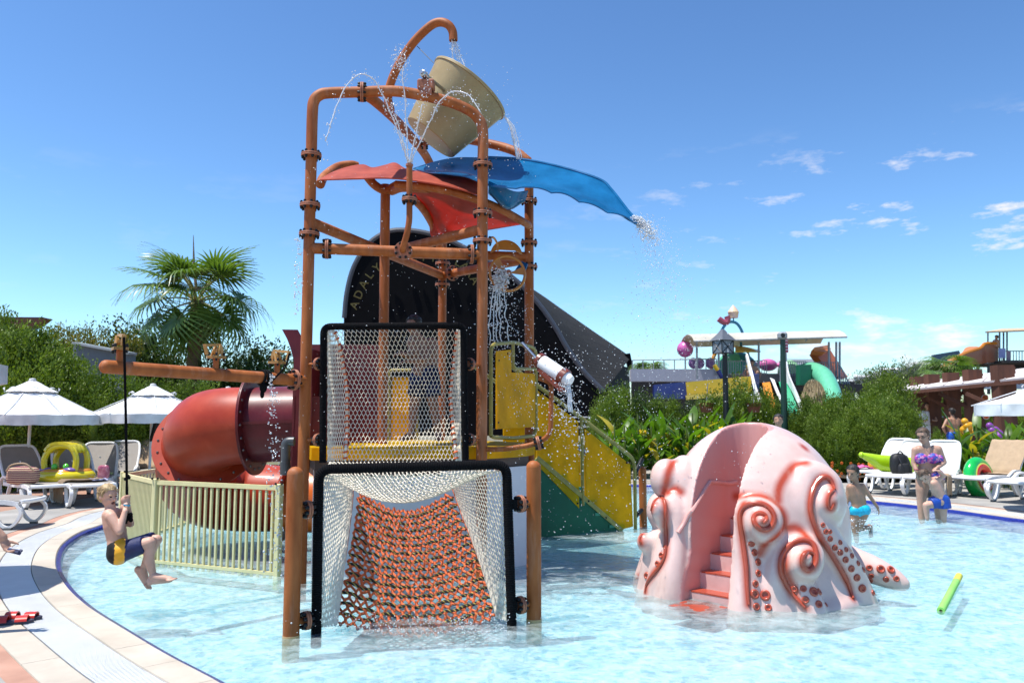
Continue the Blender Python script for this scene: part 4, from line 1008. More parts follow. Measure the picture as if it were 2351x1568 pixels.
for k in range(8):
    s = .03 + .165 * k; z = .075 + .138 * k
    if s > .75: break
    c = O0 + AXO * (s + (.9 - s) / 2) + RT * (SW / 2); Rs = Matrix((RT, AXO, V(0, 0, 1))).transposed()
    o = MB().box(V(c.x, c.y, z - .5 - .02), (SW + .005, .9 - s, 1.0), Rs).build('step', stepw_m, octo)
    e = O0 + AXO * (s + .07) + RT * (SW / 2); MB().box(V(e.x, e.y, z - .016), (SW - .03, .145, .012), Rs).build('tread', ridge_m, o)
e = O0 + AXO * (-.16) + RT * (SW / 2); MB().box(V(e.x, e.y, -.02), (SW - .03, .3, .03), Rs).build('tread', ridge_m, octo)
# ================================================================== people
skinf = mat('fair_skin', (.60, .345, .25), .5, .4, var=.10, vs=9, sss=.12, col2=(.66, .40, .30))
skint = mat('tan_skin', (.42, .225, .14), .48, .4, var=.12, vs=9, sss=.1, col2=(.42, .23, .15))
skinw = mat('light_skin', (.47, .27, .19), .48, .4, var=.12, vs=9, sss=.1, col2=(.53, .31, .22))
skinb = mat('brown_skin', (.25, .12, .075), .48, .4, var=.12, vs=9, sss=.08)
def hairmat(n, c, c2): return mat(n, c, .5, .5, var=.35, vs=22, col2=c2, bump=.9, bs=70, stretch=(1, 1, .35))
blond_m = hairmat('blond_hair', (.36, .23, .10), (.60, .43, .22)); dkhair_m = hairmat('dark_hair', (.009, .007, .006), (.03, .022, .018)); brhair_m = hairmat('brown_hair', (.05, .028, .016), (.13, .075, .045))
eye_m = mat('eye_dark', (.02, .015, .012), .15, var=0); lip_m = mat('lips', (.38, .13, .11), .45, var=.1); mouth_m = mat('open_mouth', (.06, .012, .012), .6, var=0)
class Fig:
    def __init__(s, name_label, loc, skin, voxel=.01):
        s.t = thing('person', name_label, 'person', loc); s.skin = skin; s.m = MB(); s.vox = voxel; s.late = []
    def limb(s, pts, rs): s.m.chain([Vector(p) for p in pts], rs); return s
    def torso(s, pts, rs, side, ws):
        """two or three side-by-side chains across the chest"""
        side = Vector(side).normalized()
        for k in (-1, 0, 1): s.m.chain([Vector(p) + side * (w * k) for p, w in zip(pts, ws)], rs)
        return s
    def hand(s, w, d, n, size=1., curl=.5, thumb=1):
        """palm and five fingers from wrist w along d, palm facing n"""
        d = Vector(d).normalized(); n = Vector(n); n = (n - d * n.dot(d)).normalized(); c = d.cross(n) * thumb; k = size
        Rm = Matrix((c, n, d)).transposed(); s.m.ball(w + d * .032 * k, (.029 * k, .015 * k, .04 * k), 10, 8, Rm)
        for i, (o, L_) in enumerate(((-.021, .05), (-.007, .06), (.008, .056), (.021, .045))):
            p = w + d * .058 * k + c * o * k; dd = d.copy(); pts = [p]
            for j in range(3):
                ax = c; dd = Matrix.Rotation(-curl * (.7 + .25 * j) * thumb, 3, ax) @ dd if False else (dd * cos(curl * .8) + n * sin(curl * .8)).normalized() if j == 0 else (dd + (n - d * .3) * curl * .7).normalized()
                p = p + dd * L_ * k * (.42, .33, .25)[j]; pts.append(p)
            s.m.chain(pts, [.0088 * k, .008 * k, .0075 * k, .0065 * k], 8)
        t0 = w + d * .02 * k + c * .024 * k; t1 = t0 + (c * .8 + d * .6 + n * .25).normalized() * .03 * k; t2 = t1 + (d * .8 + n * (.3 + curl * .5) + c * .1).normalized() * .028 * k
        s.m.chain([t0, t1, t2], [.0105 * k, .0095 * k, .0075 * k], 8); return s
    def foot(s, ankle, d, size=1.):
        d = Vector(d).normalized(); k = size; u = V(0, 0, 1); u = (u - d * u.dot(d)).normalized(); c = d.cross(u)
        s.m.ball(ankle - d * .025 * k - u * .03 * k, (.03 * k, .03 * k, .032 * k), 10, 8)
        s.m.chain([ankle, ankle + d * .05 * k - u * .025 * k, ankle + d * .12 * k - u * .05 * k], [.032 * k, .032 * k, .024 * k])
        s.m.chain([ankle - d * .02 * k - u * .035 * k, ankle + d * .11 * k - u * .052 * k], [.024 * k, .022 * k])
        for i in range(5):
            o = (-.03 + .015 * i) * k; q = ankle + d * (.115 * k) - u * .052 * k + c * o
            s.m.chain([q, q + d * (.048 - .005 * abs(i - 1)) * k - u * .004 * k], [.0105 * k, .008 * k], 8)
        return s
    def head(s, c, f, u, size, hair=None, style='short', mouth='closed', eyes=True, glasses=False, jit=.03):
        """skull, jaw, nose, ears; f = facing, u = crown direction, size = head height"""
        c = Vector(c); f = Vector(f).normalized(); u = Vector(u); u = (u - f * u.dot(f)).normalized(); r = f.cross(u); k = size; Rm = Matrix((r, f, u)).transposed()
        s.m.ball(c + u * .09 * k - f * .04 * k, (.33 * k, .40 * k, .38 * k), 20, 14, Rm)
        s.m.ball(c - u * .17 * k + f * .07 * k, (.27 * k, .30 * k, .30 * k), 16, 12, Rm)
        s.m.ball(c - u * .38 * k + f * .20 * k, (.12 * k, .11 * k, .09 * k), 12, 8, Rm)
        s.m.chain([c + u * .04 * k + f * .335 * k, c - u * .10 * k + f * .42 * k], [.04 * k, .065 * k], 10)
        for q in (-1, 1):
            s.m.ball(c + r * (.33 * k * q) - u * .06 * k - f * .06 * k, (.035 * k, .075 * k, .11 * k), 10, 8, Rm)
            s.m.ball(c + r * (.15 * k * q) - u * .12 * k + f * .27 * k, (.09 * k, .08 * k, .07 * k), 10, 8, Rm)
            s.m.ball(c + r * (.13 * k * q) + u * .09 * k + f * .30 * k, (.10 * k, .05 * k, .035 * k), 10, 8, Rm)
            if eyes: s.late.append(('eye', MB().ball(c + r * (.135 * k * q) + u * .02 * k + f * .335 * k, (.055 * k, .03 * k, .028 * k), 10, 8, Rm), eye_m))
            s.late.append(('eyebrow', MB().tube([c + r * ((.07 + .05 * j) * k * q) + u * (.105 + .012 * sin(j)) * k + f * (.345 - .014 * j) * k for j in range(4)], .013 * k, 6), hair or dkhair_m))
        if mouth == 'open': s.late.append(('mouth', MB().ball(c - u * .25 * k + f * .33 * k, (.085 * k, .07 * k, .065 * k), 12, 8, Rm), mouth_m))
        else: s.late.append(('mouth', MB().ball(c - u * .245 * k + f * .335 * k, (.095 * k, .035 * k, .026 * k), 12, 8, Rm), lip_m))
        if glasses:
            g = MB()
            for q in (-1, 1):
                cc = c + r * (.15 * k * q) + u * .015 * k + f * .40 * k
                g.tube([cc + r * (.12 * k * cos(a)) + u * (.075 * k * sin(a)) for a in np.linspace(0, 2 * pi, 16)], .013 * k, 5)
                g.tube([cc + r * (.12 * k * q), c + r * (.36 * k * q) + u * .01 * k - f * .05 * k], .012 * k, 5)
            g.tube([c + r * .04 * k + u * .02 * k + f * .41 * k, c - r * .04 * k + u * .02 * k + f * .41 * k], .012 * k, 5); s.late.append(('glasses', g, eye_m))
        if hair:
            h = MB(); h.ball(c + u * .13 * k - f * .07 * k, (.365 * k, .425 * k, .40 * k), 28, 18, Rm)
            h.ball(c - u * .02 * k - f * .20 * k, (.34 * k, .28 * k, .34 * k), 18, 12, Rm)
            if style in ('long', 'wet'):
                h.chain([c - f * .3 * k, c - f * .36 * k - u * .45 * k, c - f * .30 * k - u * .95 * k], [.26 * k, .17 * k, .06 * k])
            if style == 'bun': h.ball(c - f * .42 * k - u * .05 * k, (.17 * k, .16 * k, .17 * k), 12, 8, Rm); h.chain([c - f * .40 * k - u * .1 * k + r * .1 * k, c - f * .3 * k - u * .5 * k + r * .2 * k], [.1 * k, .04 * k])
            # cut the face free
            vs = []
            for p in h.v:
                q = Vector(p) - c; a, b_, z = q.dot(r), q.dot(f), q.dot(u)
                lim = .22 * k if style != 'fringe' else .16 * k
                if b_ > .10 * k and z < lim + .10 * k: q = q - f * (b_ - .05 * k) * (.85 if z < lim else .35); 
                if abs(a) > .26 * k and z < -.02 * k and b_ > -.18 * k and style not in ('long', 'wet'): q = q - r * (a * .25)
                nn = noise.noise(q / k * 7.) * jit * k + noise.noise(q / k * 21.) * jit * .5 * k; q = q * (1 + nn / max(q.length, 1e-4)); vs.append(tuple(c + q))
            h.v = vs; st_ = MB(); rnd = random.Random(int(c.x * 1000) + 5)
            # loose locks give an uneven outline
            for _ in range(150):
                th = rnd.uniform(0, 2 * pi); ph = rnd.uniform(.05, 1.35); d = (u * cos(ph) + (r * cos(th) + f * sin(th)) * sin(ph)).normalized()
                if d.dot(f) > .55 and d.dot(u) < .55: continue
                p = c + u * .1 * k - f * .05 * k + Vector((0, 0, 0)) + r * (d.dot(r) * .37 * k) + f * (d.dot(f) * .43 * k) + u * (d.dot(u) * .41 * k)
                fl = (d * .25 + (f * .35 if style == 'fringe' else -f * .15) - u * .55 + V(rnd.uniform(-.3, .3), rnd.uniform(-.3, .3), 0)).normalized()
                L_ = k * rnd.uniform(.12, .26); h.tube([p - d * .02 * k, p + fl * L_ * .5 + d * .02 * k, p + fl * L_], [.016 * k, .013 * k, .003 * k], 4, False)
            s.late.append(('hair', h, hair))
        return s
    def wear(s, name, mb, m, vox=None):
        s.late.append((name, remesh(mb, vox or s.vox, 3, name), m)); return s
    def done(s, it=4):
        me = remesh(s.m, s.vox, it); me.materials.append(s.skin); link('body', me, s.t)
        for n, mb, m in s.late:
            if isinstance(mb, MB): mb.build(n, m, s.t, 60)
            else: mb.materials.append(m); link(n, mb, s.t)
        return s.t

# ---- boy on the swing rope
cb_ = lambda x, y, d=0.: at(202.05 + .1757 * x, 1089.8 + .1757 * y, 6.36 + d)
boy = Fig('blond boy in navy, black and yellow swim shorts hanging on the rope', cb_(420, 1000), skinf, .0055)
boy.head(cb_(262, 272), (1, -.42, -.18), (-.25, .05, 1), .18, blond_m, 'short', 'open', jit=.05)
boy.limb([cb_(285, 380), cb_(295, 470)], [.038, .042])
boy.torso([cb_(315, 520), cb_(345, 650), cb_(380, 830), cb_(400, 960)], [.052, .062, .058, .062], (0, 1, 0), [.052, .045, .036, .04])
boy.limb([cb_(300, 545, -.085), cb_(410, 735, -.12), cb_(482, 480, -.06)], [.041, .030, .021]).limb([cb_(350, 520, .085), cb_(555, 640, .10), cb_(520, 400, .02)], [.039, .028, .020])
boy.limb([cb_(385, 1010, -.05), cb_(600, 960, -.06), cb_(805, 885, -.05)], [.066, .058, .046]).limb([cb_(805, 885, -.05), cb_(795, 1100, -.05), cb_(850, 1310, -.045)], [.043, .041, .024])
boy.limb([cb_(410, 1000, .06), cb_(650, 900, .07), cb_(895, 850, .06)], [.064, .055, .043]).limb([cb_(895, 850, .06), cb_(800, 1040, .06), cb_(722, 1210, .06)], [.041, .038, .023])
boy.foot(cb_(852, 1325, -.045), cb_(1095, 1290) - cb_(850, 1345), 1.02).foot(cb_(715, 1235, .06), cb_(800, 1370) - cb_(700, 1250), .95)
def grip(F, c, side, k, toward):
    """a fist closed round the vertical rope: knuckles, curled fingers and thumb"""
    F.m.ball(c - toward * .024 * k, (.03 * k, .022 * k, .034 * k), 10, 8)
    for i in range(4):
        z = (.026 - .0165 * i) * k; p = c - toward * .012 * k + V(0, 0, z); s_ = side
        F.m.chain([p - toward * .012 * k, p + s_ * .021 * k + toward * .006 * k, p + s_ * .014 * k + toward * .026 * k, p - s_ * .008 * k + toward * .024 * k], [.0092 * k, .0092 * k, .0085 * k, .0072 * k], 8)
    F.m.chain([c - toward * .02 * k + V(0, 0, .028 * k), c - side * .018 * k + toward * .008 * k + V(0, 0, .036 * k), c - side * .004 * k + toward * .027 * k + V(0, 0, .033 * k)], [.0105 * k, .0095 * k, .008 * k], 8)
grip(boy, cb_(508, 330, .0), V(0, 1, 0), .95, V(1, 0, 0)); grip(boy, cb_(503, 425, -.0), V(0, -1, 0), .95, V(1, 0, 0))
boy.limb([cb_(482, 480, -.06), cb_(490, 440, -.02)], [.021, .019]).limb([cb_(520, 400, .02), cb_(505, 345, .012)], [.02, .019])
navy = mat('navy_swim_shorts', (.006, .013, .075), .6, var=.2, vs=20, bump=.3, bs=40); blk = mat('black_swim_shorts', (.003, .003, .004), .75, var=.2); yel = mat('yellow_stripe', (.75, .37, .012), .5, var=.1)
sh = MB(); sh.chain([cb_(395, 955, -.035), cb_(395, 1030, -.035)], [.084, .088]); sh.chain([cb_(395, 955, .035), cb_(395, 1030, .035)], [.084, .088])
for d, k in ((-.055, 0), (.065, 1)):
    e = cb_(740 if not k else 870, 905 if not k else 845, d); a = cb_(400, 1020, d); sh.tube([a, lerp(a, e, .5), e], [.082, .074, .066], 18)
shm = remesh(sh, .008, 4, 'swim_shorts')
for mm in (navy, blk, yel): shm.materials.append(mm)
for p in shm.polygons:
    q = p.center; x = ((q.x / q.y * FPX + CU) - 202.05) / .1757      # across the shorts
    p.material_index = 1 if x < 452 else (2 if x < 585 else 0)
boy.late.append(('swim_shorts', shm, navy)); _n = len(shm.materials)
boy.late.append(('wristband', MB().torus(cb_(508, 395, -.015), .022, .005, 14, 6, basis((.2, 0, 1))), mat('blue_band', (.02, .3, .5), .5)))
t_ = boy.done(3)
# swing rope
rp_ = cb_(505, 330)
rope = thing('swing_rope', 'black knotted swing rope the blond boy hangs on', 'rope', rope_top)
MB().tube(spline([rope_top, lerp(rope_top, rp_, .5) + V(.004, 0, 0), cb_(508, 200), rp_, cb_(503, 430), cb_(497, 640)], 8), [.0105] * 41, 8).build('cord', black_m, rope)
kn = MB()
for i in range(9): a = i * 2.4; kn.ball(cb_(532, 520 + 9 * i) + V(.016 * cos(a), .016 * sin(a), 0), .017, 8, 6)
kn.build('hand_knot', black_m, rope, kind='stuff'); kn = MB()
for i in range(4): a = i * 1.7; kn.ball(cb_(514, 35) + V(.013 * cos(a), .013 * sin(a), .012 * sin(a * 1.3)), .014, 8, 6)
kn.build('knot', black_m, rope, kind='stuff')

# ---- girl wading
cg = lambda x, y, d=0.: at(1898. + .1718 * x, 967.4 + .1718 * y, 10.9 + d)
girl = Fig('dark haired child in bright cyan swim briefs wading beside the octopus', gnd(1965, 1217), skint, .009)
girl.head(cg(345, 685), (-.75, -.62, -.25), (.12, 0, 1), .215, dkhair_m, 'wet', jit=.015)
girl.limb([cg(380, 770), cg(392, 850)], [.04, .045])
girl.torso([cg(385, 880), cg(400, 970), cg(430, 1100), cg(440, 1190)], [.056, .062, .055, .062], (1, .25, 0), [.075, .06, .05, .055])
girl.limb([cg(295, 875), cg(278, 1050), cg(243, 1190)], [.036, .027, .02]).limb([cg(480, 860), cg(585, 1010), cg(682, 1150)], [.036, .027, .02])
girl.hand(cg(243, 1190), cg(232, 1300) - cg(243, 1190), (1, 0, 0), .85, .3, -1).hand(cg(682, 1150), cg(712, 1240) - cg(682, 1150), (-1, .2, 0), .85, .35, 1)
girl.limb([cg(378, 1215), cg(365, 1370), cg(385, 1480), cg(400, 1600)], [.068, .05, .042, .03]).limb([cg(500, 1215), cg(460, 1330), cg(405, 1435)], [.068, .056, .045]).limb([cg(405, 1435), cg(500, 1420, .12), cg(585, 1405, .25)], [.043, .038, .025])
girl.foot(cg(585, 1400, .25), (.35, .3, -1), .9)
bk = MB(); bk.chain([cg(375, 1195), cg(505, 1185)], [.083, .083]); bk.chain([cg(430, 1200), cg(420, 1245)], [.076, .05])
girl.wear('swim_briefs', bk, mat('cyan_fabric', (.01, .42, .62), .4, var=.2, vs=30)); girl.done()

# ---- woman and small boy
cw = lambda x, y, d=0.: at(1898. + .1718 * x, 967.4 + .1718 * y, 12.4 + d)
wom = Fig('woman in glasses and a purple patterned bikini bending over a child', gnd(2125, 1186), skinw, .01)
wom.head(cw(1285, 190), (-.75, -.6, -.3), (.05, .1, 1), .245, brhair_m, 'bun', glasses=True, jit=.02)
wom.limb([cw(1320, 265), cw(1335, 340)], [.055, .06])
wom.torso([cw(1335, 380), cw(1345, 470), cw(1355, 590), cw(1370, 720)], [.075, .092, .082, .105], (1, .15, 0), [.125, .09, .07, .10])
wom.limb([cw(1185, 385), cw(1165, 560), cw(1200, 665, -.08)], [.056, .043, .03]).limb([cw(1490, 370), cw(1565, 545), cw(1490, 610, -.15)], [.056, .043, .03])
wom.hand(cw(1200, 665, -.08), cw(1215, 730) - cw(1200, 665), (1, .3, 0), 1.05, .5, 1).hand(cw(1490, 610, -.15), cw(1420, 650) - cw(1490, 610), (0, .4, -1), 1.05, .3, -1)
wom.limb([cw(1295, 770), cw(1275, 900), cw(1265, 1060), cw(1270, 1330)], [.115, .095, .066, .045]).limb([cw(1465, 780), cw(1480, 920), cw(1480, 1080), cw(1500, 1330)], [.115, .095, .066, .045])
bt = MB(); [bt.ball(cw(x, 495, -.085), (.098, .075, .082), 14, 10) for x in (1265, 1425)]; bt.chain([cw(1215, 505, -.01), cw(1345, 510, -.03), cw(1495, 500, -.01)], [.075, .075, .075])
def pattern_mat():
    m = mat('patterned_fabric', (.3, .05, .3), .5); t = m.node_tree; N = t.nodes; b = N['Principled BSDF']; vo = N.new('ShaderNodeTexVoronoi'); vo.inputs['Scale'].default_value = 34
    tc = N.new('ShaderNodeTexCoord'); t.links.new(tc.outputs['Object'], vo.inputs['Vector']); sr = N.new('ShaderNodeSeparateColor'); t.links.new(vo.outputs['Color'], sr.inputs[0]); rp = N.new('ShaderNodeValToRGB'); rp.color_ramp.interpolation = 'CONSTANT'
    e = rp.color_ramp.elements; e[0].color = (.03, .08, .4, 1); e[1].position = .3; e[1].color = (.5, .05, .3, 1)
    for p, c in ((.55, (.12, .03, .3, 1)), (.75, (.6, .25, .45, 1))): k = e.new(p); k.color = c
    t.links.new(sr.outputs[0], rp.inputs[0]); t.links.new(rp.outputs[0], b.inputs['Base Color']); return m
pm = pattern_mat(); wom.wear('bikini_top', bt, pm); bb_ = MB(); bb_.chain([cw(1300, 745), cw(1470, 735)], [.118, .118]); bb_.chain([cw(1385, 750), cw(1380, 810)], [.11, .07]); wom.wear('bikini_bottom', bb_, pm)
wom.late.append(('wristband', MB().torus(cw(1197, 645, -.07), .034, .006, 14, 6, basis((.1, .2, 1))), mat('pink_band', (.5, .08, .12), .5))); wom.done()
ck = lambda x, y, d=0.: at(1898. + .1718 * x, 967.4 + .1718 * y, 12.05 + d)
kid = Fig('small boy in blue swim shorts leaning against the woman in glasses', gnd(2150, 1190), skinf, .009)
kid.head(ck(1315, 735), (-.5, -.55, -.75), (-.5, .15, .75), .215, brhair_m, 'short', jit=.03)
kid.limb([ck(1375, 770), ck(1430, 790)], [.045, .05]); kid.torso([ck(1440, 810), ck(1465, 880), ck(1510, 980), ck(1535, 1060)], [.062, .068, .065, .07], (.7, .6, .4), [.06, .05, .04, .04])
kid.limb([ck(1480, 780), ck(1570, 725), ck(1500, 665, -.05)], [.038, .032, .022]).hand(ck(1500, 665, -.05), ck(1450, 650) - ck(1500, 665), (0, .3, -1), .85, .4, -1)
kid.limb([ck(1430, 830, .1), ck(1330, 800, .25), ck(1250, 760, .3)], [.038, .032, .022])
kid.limb([ck(1470, 1090), ck(1330, 1120), ck(1330, 1170), ck(1345, 1300)], [.07, .052, .044, .03]).limb([ck(1560, 1100), ck(1560, 1200), ck(1570, 1330)], [.07, .05, .035])
ks = MB(); ks.chain([ck(1500, 1035), ck(1560, 1050)], [.092, .092]); ks.tube([ck(1510, 1060), ck(1395, 1095)], [.09, .088], 16); ks.tube([ck(1560, 1060), ck(1570, 1160)], [.095, .1], 16); kid.wear('swim_shorts', ks, mat('blue_shorts', (.008, .06, .36), .5, var=.2, vs=18, bump=.3)); kid.done()

# ---- boy standing on the tower deck behind the net
ct_ = lambda x, y, d=0.: at(722.5 + .2265 * x, 722.5 + .2265 * y, 8.75 + d)
tb = Fig('dark haired boy in black and blue shorts on the tower deck behind the net', ct_(1080, 1330), skinb, .011)
tb.head(ct_(1000, 105), (-.6, -.75, -.2), (0, 0, 1), .215, dkhair_m, 'short', jit=.05); tb.limb([ct_(1020, 190), ct_(1060, 250)], [.048, .055])
tb.torso([ct_(1090, 290), ct_(1110, 380), ct_(1130, 490), ct_(1120, 600)], [.075, .08, .07, .08], (.8, .4, 0), [.11, .085, .07, .07])
tb.limb([ct_(1000, 290, -.05), ct_(960, 420, -.12), ct_(880, 395, -.2)], [.05, .038, .028]).limb([ct_(1200, 290, .05), ct_(1120, 450, -.15), ct_(950, 470, -.2)], [.05, .038, .028])
tb.hand(ct_(880, 395, -.2), (-1, 0, 0), (0, .3, -1), .95, .8).hand(ct_(950, 470, -.2), (-1, 0, 0), (0, .3, -1), .95, .8)
tb.limb([ct_(1060, 640), ct_(1010, 900), ct_(985, 1180)], [.085, .06, .04]).limb([ct_(1170, 640), ct_(1200, 900), ct_(1250, 1180)], [.085, .06, .04])
tb.foot(ct_(985, 1200), (-.7, -.7, -.05), 1.1).foot(ct_(1255, 1200), (.1, -1, -.05), 1.1)
ts = MB(); ts.chain([ct_(1060, 590), ct_(1170, 590)], [.1, .1]); ts.tube([ct_(1060, 620), ct_(1030, 830)], [.11, .1], 16); ts.tube([ct_(1170, 620), ct_(1195, 830)], [.11, .1], 16)
tb.wear('swim_shorts', ts, mat('dark_blue_shorts', (.003, .004, .012), .7, .2, vs=5, col2=(.006, .02, .11), var=.3)); tb.done()

# ---- simple standing figures further off
def standing(label, u, v_head, Y, H, skin, hair, face, shirt=None, shorts=None, arms='down', zb=.06, vox=.015):
    hp = at(u, v_head, Y); zt = hp.z; x = hp.x; k = H / 1.75; fd = Vector(face).normalized(); sd = V(-fd.y, fd.x, 0)
    j = lambda z, s=0., f=0.: V(x, Y, zt - H + z * k) + sd * s * k + fd * f * k
    F = Fig(label, V(x, Y, zb), skin, vox); F.head(j(1.63, 0, .03), fd, (0, 0, 1), .235 * k, hair, 'short', eyes=False)
    F.limb([j(1.5), j(1.43)], [.055 * k, .06 * k]).torso([j(1.38), j(1.25), j(1.1), j(.95)], [.085 * k, .1 * k, .085 * k, .1 * k], sd, [.12 * k, .1 * k, .07 * k, .08 * k])
    for s in (-1, 1):
        if arms == 'down': pts = [j(1.38, .19 * s), j(1.1, .25 * s, -.02), j(.87, .25 * s, .06)]
        elif arms == 'hips': pts = [j(1.38, .19 * s), j(1.15, .36 * s, -.05), j(1.0, .2 * s, .08)]
        else: pts = [j(1.38, .19 * s), j(1.14, .24 * s, .1), j(1.15, .1 * s, .3)]
        F.limb(pts, [.052 * k, .04 * k, .03 * k]).hand(pts[2], pts[2] - pts[1], fd, 1.0 * k, .4, s)
        F.limb([j(.92, .095 * s), j(.5, .1 * s), j(.08, .1 * s)], [.095 * k, .06 * k, .042 * k]).foot(j(.085, .1 * s), fd, 1.2 * k)
    if shirt:
        w = MB(); [w.chain([j(1.38) + sd * q * .12 * k, j(1.2) + sd * q * .1 * k, j(.92) + sd * q * .1 * k], [.1 * k, .115 * k, .12 * k]) for q in (-1, 0, 1)]
        [w.tube([j(1.38, .17 * s), j(1.2, .23 * s, .02)], [.075 * k, .075 * k], 12) for s in (-1, 1)]; F.wear('shirt', w, shirt)
    if shorts:
        w = MB(); w.chain([j(.95, -.08), j(.95, .08)], [.12 * k, .12 * k]); [w.tube([j(.93, .09 * s), j(.52, .11 * s)], [.12 * k, .115 * k], 14) for s in (-1, 1)]; F.wear('shorts', w, shorts)
    F.done(); return F.t
wsh = mat('white_cotton', (.75, .76, .8), .7, var=.05); royal = mat('royal_blue_fabric', (.006, .09, .5), .55, var=.15, vs=15)
standing('bare backed man in royal blue shorts walking away past the canna bed', 2186, 936, 24., 1.75, skint, dkhair_m, (-.1, 1, 0), None, royal, 'hips')
standing('man in a white shirt and trousers standing under the pergola', 2128, 924, 27., 1.75, skint, dkhair_m, (-.3, -1, 0), wsh, wsh, 'front')
standing('dark curly haired person whose head shows over the octopus', 1787, 950, 12.8, 1.55, skint, dkhair_m, (-.4, -.9, 0), None, royal, 'down', zb=-.1)
standing('person in a white cap seen beyond the man in royal blue shorts', 2162, 955, 29., 1.6, skint, wsh, (.2, -1, 0), None, royal)
# ---- arm of a passer-by at the edge of the frame
ch_ = lambda u, v, d=0.: at(u, v, 5.6 + d)
pas = Fig('bare arm of a passer-by holding a folded blue and white cloth', V(-4.1, 5.6, .06), skinw, .009)
pas.torso([V(-4.15, 5.6, 1.4), V(-4.15, 5.6, 1.2), V(-4.15, 5.6, .98)], [.1, .115, .1], (.3, 1, 0), [.12, .1, .08])
pas.limb([V(-4.02, 5.45, 1.38), V(-3.86, 5.5, 1.07), ch_(4, 1234)], [.062, .048, .036])
pas.limb([V(-4.15, 5.7, .95), V(-4.15, 5.75, .5), V(-4.15, 5.75, .12)], [.1, .07, .05]).limb([V(-4.15, 5.45, .95), V(-4.15, 5.45, .5), V(-4.15, 5.45, .12)], [.1, .07, .05]).foot(V(-4.15, 5.75, .14), (1, 0, 0), 1.3).foot(V(-4.15, 5.45, .14), (1, 0, 0), 1.3)
pas.head(V(-4.15, 5.6, 1.68), (1, .2, -.2), (0, 0, 1), .24, brhair_m)
pas.limb([V(-4.15, 5.6, 1.55), V(-4.15, 5.6, 1.4)], [.055, .06])
pas.hand(ch_(6, 1238), ch_(30, 1290) - ch_(0, 1234), (.8, -.2, .3), 1.25, .75, -1)
ps_ = MB(); ps_.chain([V(-4.15, 5.52, .95), V(-4.15, 5.68, .95)], [.125, .125]); [ps_.tube([V(-4.15, y, .95), V(-4.15, y, .55)], [.125, .12], 14) for y in (5.45, 5.72)]; pas.wear('shorts', ps_, navy); pas.done()
cl_ = thing('folded_cloth', 'navy and white striped cloth held in the hand at the frame edge', 'cloth', ch_(34, 1266))
MB().sheet(lambda u, v: ch_(22, 1262) + V(.075 * u, .05 * (v - .5), -.018 * u + .012 * sin(9 * v)), 6, 8, .012).build('cloth', navy, cl_)
MB().sheet(lambda u, v: ch_(24, 1259) + V(.07 * u, .012 * (v - .5) - .01, -.012 * u + .008), 6, 4, .006).build('white_stripe', wsh, cl_)
# ================================================================== parasols
canvas_m = leafmat('white_canvas', (.82, .82, .82), (.86, .86, .86), vs=3, trans=.12, rough=.8, tint=.0, mul=(1, 1, 1))
canvas_m.node_tree.nodes['Principled BSDF'].inputs['Roughness'].default_value = .8
palu_m = mat('white_pole', (.68, .68, .68), .4, var=.05)
def parasol(label, loc, half, ztip, zedge, rz=0., pole_h=None, group='white parasols'):
    t = thing('parasol', label, 'parasol', loc, group, rz, True); n = 8; zc = ztip - .12 * (ztip - zedge) - .1
    def canopy(r0, r1, z0, z1, sag, val):
        def f(u, v):
            a = 2 * pi * u; k = cos(pi / n) / cos(((a + pi / n) % (2 * pi / n)) - pi / n); r = lerp(r0, r1, v) * k ** .9
            s_ = .012 * noise.noise(Vector((cos(a) * 4, sin(a) * 4, v * 5)))
            return V(r * cos(a), r * sin(a), lerp(z0, z1, v) - sag * sin(pi * v) * (1 - abs(cos(a * n / 2)) ** .5 * .4) + s_)
        return f
    MB().sheet(canopy(half * .30, half, zc - .04, zedge, .03, 0), 64, 10, .004).build('canopy', canvas_m, t, 50)
    MB().sheet(canopy(.05, half * .36, ztip, zc - .03, .0, 0), 64, 5, .004).build('vent_cap', canvas_m, t, 50)
    def val(u, v):
        a = 2 * pi * u; k = cos(pi / n) / cos(((a + pi / n) % (2 * pi / n)) - pi / n); r = half * k ** .9 * (1 + .012 * noise.noise(Vector((cos(a) * 9, sin(a) * 9, v))))
        return V(r * cos(a), r * sin(a), zedge - .17 * v - .012 * abs(sin(a * n)) * v)
    MB().sheet(val, 96, 3, .004).build('valance', canvas_m, t, 50)
    MB().lathe([(.0, ztip + .05), (.05, ztip + .04), (.06, ztip + .01), (.05, ztip - .01)], 14).build('finial', canvas_m, t)
    vt = MB()
    for k in range(8):
        a = 2 * pi * (k + .5) / 8; c_ = V(half * .335 * cos(a), half * .335 * sin(a), zc - .02); vt.sheet(lambda u, v: c_ + V(-sin(a), cos(a), 0) * (.11 * cos(pi * u)) + V(cos(a), sin(a), 0) * (.02 + .03 * v * sin(pi * u)) + V(0, 0, .075 * sin(pi * u) * (1 - .3 * v)), 8, 2)
    vt.build('vent_flap', MAT.get('vent_grey') or mat('vent_grey', (.45, .46, .47), .8), t, kind='stuff')
    MB().tube([(0, 0, 0), (0, 0, ztip)], .026, 12).build('pole', palu_m, t)
    MB().lathe([(.0, .0), (.27, .0), (.27, .06), (.05, .09), (.05, .3), (.0, .3)], 20).build('base', palu_m, t)
    for k in range(8):
        a = 2 * pi * k / 8 + pi / 8 * 0; MB().tube([(.04 * cos(a), .04 * sin(a), ztip - .05), (half * .97 * cos(a), half * .97 * sin(a), zedge - .01)], .008, 5).build('rib', palu_m, t)
    return t
def par(label, u, vtip, Y, half, vedge, rz):
    p = at(u, vtip, Y); return parasol(label, (p.x, Y, .06), half, p.z - .06 - .05, at(u, vedge, Y - half).z - .06, rz)
